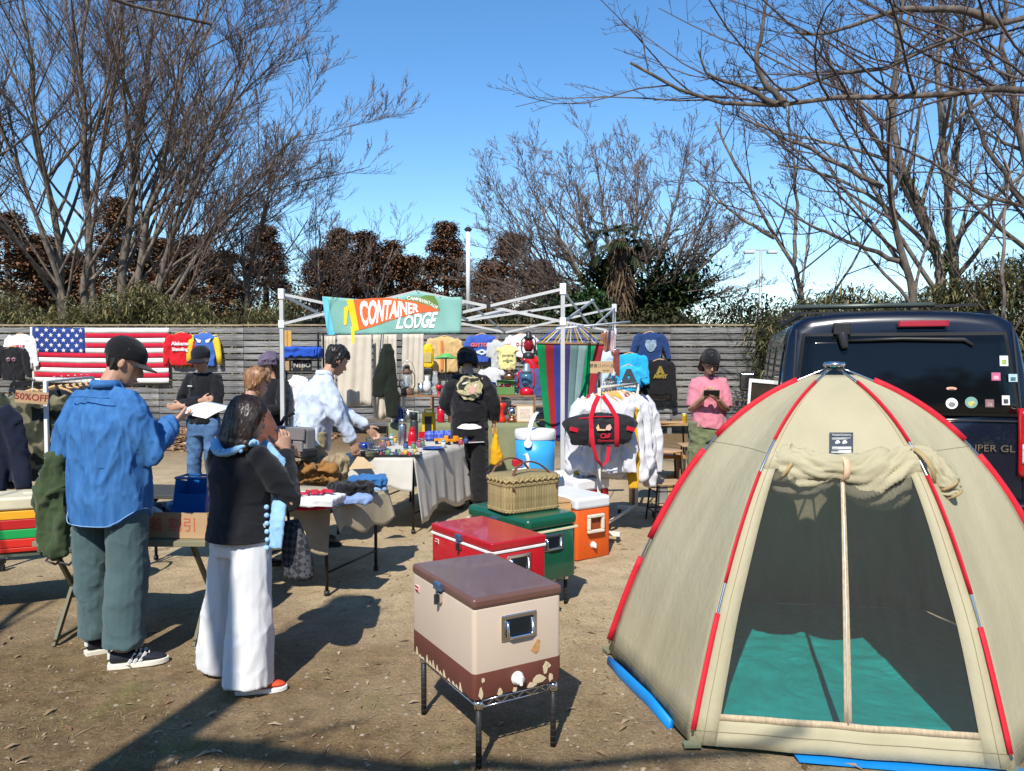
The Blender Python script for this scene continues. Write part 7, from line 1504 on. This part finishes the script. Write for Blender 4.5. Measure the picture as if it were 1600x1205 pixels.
garment('sweatshirt', 'red sweatshirt with white lettering right of the flag', 283, 521, FYc, .52, .68, (.52, .012, .018), .60, prints=(('Alabama', .105, -.22, (.7, .6, .6), .004), ('Standing', .10, -.34, (.7, .6, .6), .004)), group=GF)
g_ = garment('varsity_jacket', 'blue jacket with yellow sleeves above the folded-arms man', 319, 521, FYc, .46, .70, (.05, .13, .42), .0, cat='jacket', group=GF, spread=0)
for s in (-1, 1): MB().tube([(s * .20, 0, -.05), (s * .27, -.01, -.2), (s * .31, -.02, -.45), (s * .33, -.02, -.66)], [(.07, .045), (.075, .045), (.065, .04), (.05, .035)], 12, up=(1, 0, 0)).build('sleeve', cloth('yellow_sleeve', (.70, .48, .03)), g_, True)
for s in (-1, 1): MB().prism([(s * .04, -.15), (s * .17, -.10), (s * .12, -.19), (s * .06, -.20)], .004, M=T(0, -.062, 0)).build('patch', mat('white_patch', (.7, .7, .68), .8), g_)
garment('jacket', 'tan anorak with orange lining on the fence behind the green lamp', 694, 527, FYc, .62, .74, (.56, .38, .17), .58, cat='jacket', spread=.10, group=GF)
MB().box(at(690, 555, FYc - .08), (.05, .02, .62)).build('lining', mat('orange_lining', (.60, .20, .04), .8), None); _o = COL.objects[-1]; _o.name = 'orange_scarf'; tag(_o, 'narrow orange cloth strip hanging before the tan anorak', 'cloth', GF)
garment('tee_shirt', 'royal blue tee shirt with red lettering on the fence', 753, 523, FYc, .50, .58, (.045, .10, .40), .24, False, prints=(('GUYTONS', .10, -.22, (.65, .12, .10), .006), ('<>', .2, -.38, (.6, .65, .7), .01)), group=GF)
garment('tee_shirt', 'pale yellow tee shirt hung low on the fence', 793, 540, 15.9, .38, .50, (.66, .60, .25), .05, False, prints=(('STANDARD', .045, -.2, (.3, .3, .2), 0), ('~o~', .12, -.3, (.3, .3, .2), 0)), group=GF, spread=.0)
garment('tee_shirt', 'white tee shirt with red collar beside the black lantern', 815, 523, FYc, .52, .48, (.72, .70, .70), .26, False, prints=(('OLDS', .10, -.2, (.55, .2, .2), 0),), group=GF, spread=.12)
garment('shorts', 'bright red shorts on the fence below the black lantern', 831, 556, 16.0, .30, .32, (.55, .008, .015), .0, False, hang=False, spread=0, group=GF, cat='shorts')
garment('shirt', 'grey and white shirt between the blue and yellow tee shirts', 775, 532, 16.1, .24, .6, (.45, .46, .44), .3, False, group=GF, spread=.02)
garment('jersey', 'blue and white jersey below the yellow tee shirt', 768, 575, 15.8, .42, .36, (.55, .55, .55), .1, False, group=GF, hang=False, spread=0, cat='shirt')
garment('jersey', 'dark blue jersey behind the pressure lantern', 832, 577, 15.6, .56, .56, (.06, .08, .20), .2, False, group=GF, hang=False, cat='shirt')
g_ = garment('sweatshirt', 'navy sweatshirt with pale patch high on the right fence', 1016, 520, FYc, .52, .60, (.018, .045, .14), .5, spread=.14, group=GF); MB().prism([(-.11, -.16), (-.03, -.15), (0, -.18), (.03, -.15), (.11, -.16), (.12, -.28), (.06, -.38), (0, -.41), (-.06, -.38), (-.12, -.28)], .03, M=T(0, -.075, 0)).build('patch', mat('denim_patch', (.22, .30, .38), .9, var=.4, vscale=20), g_)
garment('sweatshirt', 'black sweatshirt with gold print under the navy one', 1031, 563, 16.1, .52, .72, (.016, .016, .018), .8, spread=.05, prints=(('A', .2, -.22, (.25, .18, .03), .02), ('ARMY', .10, -.34, (.25, .18, .03), .01)), group=GF)
garment('hoodie', 'bright cyan hoodie on the fence right of the canopy', 985, 553, 16.0, .58, .70, (.02, .36, .66), .58, spread=.05, group=GF, seed=5); garment('tee_shirt', 'cyan tee shirt with dark print before the hoodie', 982, 572, 15.7, .50, .52, (.03, .38, .66), .2, False, prints=(('A', .34, -.24, (.04, .05, .06), .05), ('MIKAN', .09, -.40, (.65, .68, .7), .008)), group=GF, hang=True)
garment('trousers', 'black trousers hanging below the cyan tee shirt', 985, 600, 16.1, .40, .22, (.014, .014, .018), .1, False, hang=False, group=GF, cat='trousers', spread=0)
dbp = at(669, 575, 15.9); db = thing('dry_bag', 'bright yellow dry bag hanging left of the tan anorak', 'bag', tuple(dbp), 0, GF); link('bag_body', wrinkle(remeshed(MB().tube([(0, 0, 0), (0, 0, .04), (0, 0, .40), (0, 0, .50)], [(.10, .06), (.12, .08), (.12, .08), (.05, .04)], 16, up=(1, 0, 0)), .02, 2), .008, (8, 8, 8), 2), cloth('yellow_pvc', (.72, .45, .01), rough=.5), db, True); MB().box((0, -.085, .22), (.15, .01, .20)).build('print_panel', mat('pvc_print', (.45, .36, .12), .6), db); MB().box((0, 0, -.04), (.20, .12, .08)).build('base', blackm, db, bevel=.02)
# ------------------------------------------------------------------ flag
fx0, fx1, fz1 = at(47, 511, FYc).x, at(263, 511, FYc).x, at(52, 511, FYc).z; fw = fx1 - fx0; fs = (at(52, 511, FYc).z - at(52, 597, FYc).z) / 11.0
flag = thing('striped_flag', 'large red and white striped flag with stars hung on the fence', 'flag', (fx0, FYc, fz1)); fr_, fwh, fbl = cloth('flag_red', (.46, .012, .035)), cloth('flag_white', (.70, .68, .64)), cloth('flag_blue', (.020, .045, .20))
def fpt(x, z_): return Vector((x, .03 * math.sin(x * 3.1 + z_ * 1.2) + .012 * math.sin(x * 9 - z_ * 5), -z_ - .03 * math.sin(PI * x / fw) * .6 - .02 * x / fw))
cw = fw * .40
for k in range(11):
    a = cw if k < 5 else .04
    m_ = fr_ if (k % 2 == 0) == (k < 5) else fwh
    MB().grid(lambda u, v: fpt(a + (fw - a) * u, fs * (k + v)), 30, 2).build('stripe', [fwh, fr_][k % 2] if False else ([fwh, fr_][(k + 0) % 2]), flag, True, solid=.003)
MB().grid(lambda u, v: fpt(.04 + (cw - .04) * u, fs * 5 * v), 14, 8).build('canton', fbl, flag, True, solid=.003); MB().grid(lambda u, v: fpt(.04 * u, fs * 11 * v), 2, 10).build('heading', fwh, flag, True, solid=.005)
def star(cx, cz, r): return [(cx + (r if j % 2 == 0 else r * .4) * math.sin(PI * j / 5), cz + (r if j % 2 == 0 else r * .4) * math.cos(PI * j / 5)) for j in range(10)]
for ry in range(5):
    for k in range(6 if ry % 2 == 0 else 5):
        cx = .04 + (cw - .04) * ((k + .5 + (0 if ry % 2 == 0 else .5)) / 6); cz = fs * 5 * (ry + .5) / 5; pts = star(0, 0, .052); c = fpt(cx, cz)
        MB().add([c + Vector((x, -.008, z_)) for x, z_ in pts] + [c + Vector((0, -.010, 0))], [(j, (j + 1) % 10, 10) for j in range(10)]).build('star', fwh, flag)
# ------------------------------------------------------------------ canvas and trousers under the canopy's left side
def left_side(t): return C3.lerp(C4, t)
def curtain(name, label, a, b, z1, z0, m, cat, seed, amp=.03, freq=5, group='canvas hung under the canopy'):
    a, b = Vector((a.x, a.y, 0)), Vector((b.x, b.y, 0)); t = thing(name, label, cat, (a.x, a.y, 0), 0, group); n = Vector((-(b - a).y, (b - a).x, 0)).normalized()
    MB().grid(lambda u, v: a.lerp(b, u) + n * (amp * math.sin(u * freq * 2 + seed) * (.3 + .7 * v) + .01 * math.sin(u * 23 + v * 3)) + Vector((0, 0, z1 + (z0 - z1) * v + .015 * math.sin(u * 9 + seed) * v)), 26, 12).build('cloth', m, t, True, world=True, solid=.012)
    MB().tube([a + Vector((0, 0, z1 + .01)), b + Vector((0, 0, z1 + .01))], .008, 6).build('hem_rod', steel, t, True, world=True); return t
ec = cloth('ecru_canvas', (.54, .48, .39), var=.07)
curtain('canvas_sheet', 'wide ecru canvas sheet under the left half of the banner', at(527, 560, 10.3), at(581, 560, 10.3), 1.96, .98, ec, 'canvas', 1, .014); curtain('canvas_sheet', 'narrow ecru canvas sheet behind the dark green trousers', at(583, 560, 10.45), at(620, 560, 10.45), 1.96, .80, ec, 'canvas', 2, .014); curtain('canvas_sheet', 'short ecru canvas sheet right of the far canopy leg', at(629, 560, 10.9), at(662, 560, 10.9), 1.97, 1.12, ec, 'canvas', 3, .014)
curtain('canvas_sheet', 'ecru cloth strip hanging behind the head of the white-shirted man', at(503, 560, 9.6), at(524, 560, 9.6), 1.90, 1.1, ec, 'canvas', 4, .012)
tp = at(606, 537, 9.6); tr_ = thing('hung_trousers', 'dark green trousers hanging in front of the ecru canvas', 'trousers', tuple(tp), 0, 'canvas hung under the canopy'); dgr = cloth('dark_green', (.012, .016, .011))
for s, dx, z_ in ((-1, -.10, -.66), (1, .04, -.92)): link('trouser_leg', wrinkle(remeshed(MB().tube([(0, 0, .0), (dx * .4, 0, -.25), (dx, -.02, z_ * .7), (dx * 1.2, -.02, z_)], [(.05, .03), (.09, .04), (.10, .045), (.08, .04)], 14, up=(1, 0, 0)), .015, 2), .012, (8, 8, 4), 3 + s), dgr, tr_, True)
MB().tube([(0, 0, 0), (0, 0, .10)], .004, 5).build('cord', blackm, tr_)
# small shelf stand at the front left leg of the canopy
q0 = at(472, 560, 9.0); ss = thing('shelf_stand', 'narrow shelf stand with blue cloth behind the front canopy leg', 'shelf', (q0.x, 9.0, 0))
for x in (-.22, .22):
    for y in (-.12, .12): MB().tube([(x, y, 0), (x, y, 1.92)], .012, 6).build('post', blacks, ss)
for z_ in (1.47, 1.62): MB().box((0, 0, z_), (.46, .28, .015)).build('board', blacks, ss)
link('folded_tarp', wrinkle(remeshed(MB().box((.0, 0, .0), (.42, .22, .10)), .015, 3), .02, (8, 8, 9), 4), cloth('royal_blue', (.02, .08, .42)), ss, True).location = (.02, -.03, 1.685)
for nm, lb, cx, d, m_, z_ in (('wooden_board', 'upright yellow wooden board on top of the shelf stand', -.15, (.10, .02, .30), mat('yellow_pine', (.58, .32, .07), .6), 1.79), ('carton', 'small kraft carton on the shelf stand', -.17, (.10, .10, .13), card, 1.54), ('chalk_sign', 'small black lettered sign on the shelf stand', .02, (.22, .02, .12), blackm, 1.54)):
    t = thing(nm, lb, nm.split('_')[-1], (q0.x + cx, 8.93, z_ - d[2] / 2 if nm == 'wooden_board' else 1.478), .05); MB().box((0, 0, d[2] / 2), d).build('panel', m_, t, bevel=.003); MB().box((0, -d[1] / 2 - .002, d[2] * .5), (d[0] * .06, .003, d[2])).build('seam', mat('seam', (.2, .12, .05), .8), t)
    if nm == 'chalk_sign': text('NEBO', .075, mat('chalk', (.6, .58, .5), .9), t, T(0, -.013, .06))
ap_ = garment('apron', 'white apron hanging under the shelf stand', 466, 588, 8.8, .26, .62, (.66, .66, .68), .0, False, hang=False, spread=0, cat='apron')
# ------------------------------------------------------------------ hammock on the right side
hm = thing('hammock', 'multicoloured striped hammock hanging from the canopy', 'hammock', tuple(at(882, 560, 8.9)));
ha, hb2 = at(838, 536, 8.9), at(944, 538, 9.0); MB().tube([ha, hb2], .013, 8).build('spreader_bar', brownw, hm, True, world=True); hk = at(905, 508, 8.95)
for k in range(17): MB().tube([ha.lerp(hb2, k / 16), hk.lerp(at(880, 505, 8.9), 1 - k / 16)], .006, 5).build('cord', mat(['cord_blue', 'cord_yellow', 'cord_white'][k % 3], [(.03, .09, .5), (.6, .4, .05), (.6, .6, .62)][k % 3], .8), hm, world=True)
hc = [(.0, .22, .07), (.30, .015, .02), (.03, .04, .22), (.05, .03, .12), (.12, .20, .20), (.22, .33, .32), (.0, .27, .09), (.35, .02, .03)]
for k, c in enumerate(hc):
    f0, f1 = k / 8, (k + 1) / 8
    MB().grid(lambda u, v: ha.lerp(hb2, (f0 + (f1 - f0) * u) * (1 - .0) + .0).lerp(at(855 + 62 * (f0 + (f1 - f0) * u), 690, 8.85), v) + Vector((0, .05 * math.sin((f0 + (f1 - f0) * u) * 9) * v + .09 * math.sin(PI * v), 0)), 4, 14).build('stripe', cloth('hammock%d' % k, c, bump=.8), hm, True, world=True, solid=.006)
# light shirts and scarves on the right canopy bar
garment('shirt', 'white and light blue shirt hanging right of the hammock', 930, 545, 9.6, .30, .58, (.50, .62, .70), .3, False, cat='shirt', spread=.02, thk=.03); 
for i, (px, py, h_, c, lb) in enumerate(((946, 520, .34, (.28, .12, .07), 'brown'), (954, 517, .30, (.55, .40, .42), 'pink patterned'), (962, 548, .34, (.24, .05, .04), 'rust red'), (950, 545, .3, (.16, .09, .06), 'dark brown'), (940, 590, .2, (.06, .10, .25), 'navy printed'))):
    a = at(px - 6, py, 10.2); b = at(px + 6, py, 10.2); curtain('bandana', '%s bandana hanging at the back right canopy leg' % lb, a, b, a.z, a.z - h_, cloth('bandana%d' % i, c, var=.4), 'bandana', i, .01, 6, 'bandanas on the canopy bar')
MB().tube([at(870, 514, 8.0), at(984, 503, 9.6)], .012, 8).build('clothes_bar', white_pt, None, True); _o = COL.objects[-1]; _o.name = 'clothes_bar'; tag(_o, 'white clothes bar lashed to the right canopy side', 'bar')
sg = thing('price_sign', 'kraft cardboard sign with black handwriting by the clothes rack', 'sign', tuple(at(940, 574, 8.0)), R(-3)); MB().box((0, 0, 0), (.24, .006, .125)).build('panel', mat('kraft_sign', (.45, .30, .16), .9), sg); text('野良リバース', .042, blackm, sg, T(0, -.0045, .012), ext=.0006); text('¥2,500~', .022, blackm, sg, T(.05, -.0045, -.035), ext=.0006); MB().tube([(0, .006, -.06), (0, .006, -1.43 + .1)], .005, 6).build('stick', pine, sg)
# ------------------------------------------------------------------ white clothes rack on the right
def rack(label, a, b, z, m, half=.21, back=True):
    t = thing('clothes_rack', label, 'clothes rack', (a.x, a.y, 0)); d = (b - a).normalized(); n = Vector((-d.y, d.x, 0))
    MB().tube([a + Vector((0, 0, z)), b + Vector((0, 0, z))], .014, 8).build('rail', m, t, True, world=True)
    for c in (a, b):
        MB().bar(c + Vector((0, 0, .07)), c + Vector((0, 0, z)), .028).build('post', m, t, world=True); MB().bar(c - n * half + Vector((0, 0, .075)), c + n * half + Vector((0, 0, .075)), .035).build('base_bar', m, t, world=True)
        for s in (-1, 1): MB().tube([c + n * s * (half - .02) - n * .01 + Vector((0, 0, .03)), c + n * s * (half - .02) + n * .01 + Vector((0, 0, .03))], .028, 12).build('castor', blackm, t, world=True)
    MB().bar(a + Vector((0, 0, .11)), b + Vector((0, 0, .11)), .022).build('lower_bar', m, t, world=True); return t, d
ra, rb = Vector((.77, 6.78, 0)), Vector((1.28, 7.85, 0)); rk, rd = rack('white clothes rack on castors hung with white sweatshirts', ra, rb, 1.36, mat('rack_white', (.68, .64, .54), .5), .2)
MB().tube([ra + Vector((0, 0, 1.30)), ra + Vector((0, 0, 1.50))], .013, 8).build('post_top', blackm, rk, True, world=True)
rcl = [((.60, .60, .63), 'white sweatshirt at the front of the clothes rack', .46, .62), ((.60, .60, .63), 'white sweatshirt second on the clothes rack, behind the front one', .52, .66), ((.66, .36, .02), 'yellow sweatshirt peeping out behind the front white ones', .46, .5), ((.58, .58, .62), 'white sweatshirt with red sleeve piping in the middle of the rack', .56, .70), ((.30, .015, .06), 'crimson sweatshirt between white ones on the rack', .46, .6), ((.58, .58, .61), 'white long sleeved shirt near the back of the rack', .56, .72), ((.05, .05, .12), 'dark navy shirt at the back of the rack', .46, .6), ((.58, .58, .61), 'white shirt hanging last at the far end of the rack', .56, .74)]
for i, (c, lb, w_, h_) in enumerate(rcl):
    p = ra.lerp(rb, .06 + .07 * i) + Vector((0, 0, 1.285)); garment('hung_sweatshirt', lb, 0, 0, 0, w_ * .92, h_ + .06, c, .62 + .08 * (i % 3), pos=p, rz=math.atan2(rd.y, rd.x) - PI / 2 + R(14) * math.sin(i * 2.1) + R(8), thk=.045, spread=.05 + .04 * (i % 2), vox=.012, seed=50 + i, group='sweatshirts on the white rack', amp=.018)
du = thing('duffel_bag', 'black duffel bag with red straps hanging on the clothes rack', 'bag', tuple(at(938, 673, 6.58)), R(6)); dn = cloth('black_nylon', (.016, .016, .018), rough=.6); rdw = cloth('red_webbing', (.48, .008, .025))
mb = MB().tube([(-.285, 0, -.01), (-.27, 0, 0), (-.15, 0, .01), (0, 0, .015), (.15, 0, .01), (.27, 0, 0), (.285, 0, -.01)], [(.09, .05), (.115, .075), (.135, .09), (.138, .09), (.135, .09), (.115, .075), (.09, .05)], 20, up=(0, 0, 1)); link('bag_body', wrinkle(remeshed(mb, .010, 2), .006, (8, 8, 8), 3), dn, du, True)
def strap(pts, w_, nm): MB().tube([Vector(p) for p in pts], [(w_, .003)] * len(pts), 8, up=(1, 0, 0)).build(nm, rdw, du, True)
for x in (-.10, .12):
    strap([(x, -.098, -.13), (x, -.108, -.05), (x, -.108, .05), (x, -.085, .12), (x * .6, -.03, .22), (x * .15, .0, .30)], .021, 'strap')
strap([(-.10, -.11, .03), (-.09, -.12, -.10), (-.05, -.10, -.24), (.0, -.08, -.30), (.05, -.07, -.24), (.06, -.06, -.12)], .017, 'long_strap')
for x in (-.245, .245): MB().box((x, -.085, .02), (.07, .012, .035), ry=.25).build('side_tab', rdw, du)
MB().tube([(-.2, -.062, .108), (-.05, -.07, .125), (.1, -.07, .125)], .006, 6).build('zip', rdw, du, True); text('Cali', .055, rdw, du, T(.015, -.103, -.035), shear=.3, ext=.003, bold=.002); text('Connection', .03, rdw, du, T(.025, -.103, -.075), shear=.3, ext=.003)
MB().prism([(-.06, .02), (-.04, .05), (-.03, .01), (.02, .005), (.02, -.005), (-.05, -.005)], .006, M=T(.0, -.107, .015)).build('print', mat('bag_print', (.62, .42, .22), .8), du); MB().prism([(.02, .0), (.03, .035), (.06, .05), (.075, .02), (.06, -.005)], .006, M=T(.0, -.107, .015)).build('print', mat('bag_print2', (.55, .35, .30), .8), du)
# ------------------------------------------------------------------ dark clothes racks at the left edge
la, lb_ = Vector((-3.90, 6.42, 0)), Vector((-4.15, 7.6, 0)); rack('clothes rack of dark jackets with cardboard sign at the left', la, lb_, 1.43, white_pt, .2)
drk = [((.012, .013, .016), 'black'), ((.02, .022, .03), 'charcoal'), ((.014, .018, .035), 'midnight navy'), ((.03, .025, .02), 'dark brown'), ((.012, .012, .014), 'jet black'), ((.02, .03, .05), 'dark denim')]
for i, (c, nm) in enumerate(drk):
    p = la.lerp(lb_, .16 + .14 * i) + Vector((0, 0, 1.35)); garment('hung_jacket', '%s jacket, number %s from the front on the left rack' % (nm, ('two', 'three', 'four', 'five', 'six', 'seven')[i]), 0, 0, 0, .50, .68, c, .6, pos=p, rz=math.atan2((lb_ - la).y, (lb_ - la).x) - PI / 2, vox=.02, seed=70 + i, cat='jacket', group='jackets on the left rack')
camo = mat('camouflage', (.025, .03, .018), .9, col2=(.17, .15, .09), vscale=7, thr=(.47, .53), detail=2, bump=.3, bscale=150)
garment('camo_jacket', 'camouflage jacket at the front of the left rack', 0, 0, 0, .52, .74, (0, 0, 0), .66, pos=la.lerp(lb_, .03) + Vector((-.12, 0, 1.33)), rz=R(8), m=camo, vox=.013, seed=80, cat='jacket', group='jackets on the left rack')
cs = thing('discount_sign', 'cardboard 50%OFF sign at the front of the left rack', 'sign', (-3.93, 6.28, 1.30), R(8)); MB().box((0, 0, 0), (.25, .006, .10), ry=R(6)).build('panel', card, cs); text('50%OFF', .075, mat('marker_red', (.24, .03, .02), .9), cs, T(0, -.0045, 0, 0, 0, R(6)), ext=.0006, bold=.001); MB().tube([(0, .004, .05), (0, .02, .13)], .003, 5).build('string', white_pt, cs)
l2a, l2b = Vector((-3.98, 5.65, 0)), Vector((-4.9, 6.2, 0)); rack('clothes rack of navy jackets cut by the left edge', l2a, l2b, 1.38, blacks, .2)
for i, (c, nm) in enumerate((((.010, .014, .03), 'navy'), ((.02, .035, .07), 'indigo denim'), ((.014, .014, .016), 'black'), ((.05, .055, .06), 'grey'))):
    p = l2a.lerp(l2b, .06 + .16 * i) + Vector((0, 0, 1.30)); garment('hung_jacket', '%s jacket on the rack cut by the left edge' % nm, 0, 0, 0, .52, .74, c, .62, pos=p, rz=R(25), vox=.018, seed=90 + i, cat='jacket', group='jackets on the left edge rack', thk=.055)
# ------------------------------------------------------------------ stools and small table on the right
def stool(label, x, y, rz, h, w, d, round_=False):
    t = thing('school_stool', label, 'stool', (x, y, 0), rz, 'wooden stools by the fence'); tb_ = mat('dark_tube', (.045, .028, .02), .45, .5); seat_m = mat('ply_seat', (.42, .27, .14), .5, var=.15, stretch=(1, 8, 1))
    if round_: MB().lathe([(w / 2 - .01, h - .02), (w / 2, h - .014), (w / 2, h - .004), (w / 2 - .008, h), (0, h + .001)], n=26).build('seat', seat_m, t, True)
    else: MB().box((0, 0, h - .01), (w, d, .02)).build('seat', seat_m, t, bevel=.008)
    for sx in (-1, 1):
        for sy in (-1, 1): MB().tube([(sx * w * .36, sy * d * .36, h - .02), (sx * w * .48, sy * d * .46, 0)], .010, 8).build('leg', tb_, t, True)
        MB().tube([(sx * w * .44, -d * .42, h * .28), (sx * w * .44, d * .42, h * .28)], .008, 6).build('rung', tb_, t, True)
    for sy in (-1, 1): MB().tube([(-w * .44, sy * d * .42, h * .30), (w * .44, sy * d * .42, h * .30)], .008, 6).build('rung', tb_, t, True)
    return t
p = onz(1042, 703, .62); stool('round topped stool nearest the white clothes rack', p.x, p.y, .1, .62, .34, .34, True); p = onz(1086, 694, .62); stool('square topped stool half hidden by the tent', p.x, p.y, .0, .62, .36, .32)
p = onz(1040, 752, .40); stool('low school stool in front of the round topped one', p.x, p.y, .15, .40, .33, .28)
p = onz(1045, 662, .78); tt = thing('small_table', 'small wooden table with cans in front of the fence', 'table', (p.x, p.y + .2, 0), 0); MB().box((0, 0, .765), (.62, .42, .03)).build('table_top', mat('table_oak', (.36, .22, .10), .55, var=.2, stretch=(1, 8, 1)), tt, bevel=.004)
for sx in (-1, 1):
    for sy in (-1, 1): MB().tube([(sx * .26, sy * .16, .75), (sx * .30, sy * .19, 0)], .012, 6).build('leg', blacks, tt)
tp_ = Vector((p.x, p.y + .12, .781))
lathe_thing('drink_can', 'black and silver drink can on the small wooden table', 'can', 0, 0, .781, [('can', mat('can_silver', (.5, .56, .6), .3, .7), [(.028, 0), (.036, .01), (.036, .11), (.03, .125)]), ('band', blackm, [(.0365, .09), (.037, .092), (.037, .118), (.0365, .12)])], group='drinks on the small table', pos=tp_ + Vector((-.19, 0, 0))); lathe_thing('beer_can', 'gold topped can at the right end of the small table', 'can', 0, 0, .781, [('can', mat('can_gold', (.60, .38, .04), .3, .5), [(.030, 0), (.037, .01), (.037, .10), (.030, .115)]), ('top', mat('can_white', (.7, .68, .6), .4), [(.031, .116), (.031, .124), (0, .125)])], group='drinks on the small table', pos=tp_ + Vector((.22, -.02, 0)))
t = thing('board_tray', 'thin wooden board lying between the two cans', 'board', tuple(tp_ + Vector((.02, -.06, 0))), .1); MB().box((0, 0, .008), (.26, .16, .014)).build('board', pine, t, bevel=.003); MB().tube([(.13, 0, .008), (.20, 0, .008)], .012, 8).build('handle', pine, t)
bp_ = onz(1035, 712, .55); bn_ = thing('wooden_bench', 'orange brown wooden bench behind the stools', 'bench', (bp_.x - .05, bp_.y + .15, 0), 0); MB().box((0, 0, .53), (.62, .30, .035)).build('seat', mat('orange_wood', (.50, .22, .05), .5, var=.15, stretch=(1, 8, 1)), bn_, bevel=.004)
for sx in (-1, 1): MB().box((sx * .26, 0, .255), (.03, .26, .51)).build('leg_panel', brownw, bn_)
lathe_thing('water_jug', 'cream and brown water jug with red lid on the bench', 'jug', 0, 0, .549, [('lower', mat('jug_brown', (.20, .05, .03), .5), [(.10, 0), (.105, .01), (.11, .11)]), ('upper', mat('jug_cream', (.68, .60, .42), .5), [(.112, .111), (.115, .12), (.115, .25), (.10, .265)]), ('lid', mat('jug_red', (.26, .05, .03), .5), [(.085, .266), (.085, .31), (.02, .33), (.02, .36), (0, .36)])], group='drinks on the small table', pos=Vector((bp_.x - .17, bp_.y + .13, 0)), n=24)
q = onz(1036, 765, .0); q = Vector((at(1036, 560, 8.55).x, 8.55, 0)); t = thing('steel_canister', 'flat silver canister standing under the stools', 'canister', tuple(q), .1); MB().box((0, 0, .17), (.11, .07, .34)).build('can', mat('dull_steel', (.45, .47, .49), .4, .7), t, bevel=.012); MB().tube([(0, 0, .34), (0, 0, .37)], .02, 12).build('cap', white_pt, t, True)
me = wrinkle(remeshed(MB().ell((0, 0, .15), (.22, .18, .17)).box((0, 0, .1), (.34, .26, .2)), .015, 3), .022, (7, 7, 7), 4); o = link('canvas_sack', me, cloth('sack_tan', (.42, .29, .12)), None, True); o.location = (at(1066, 560, 8.7).x, 8.7, 0); tag(o, 'crumpled tan canvas sack on the ground under the stools', 'sack')
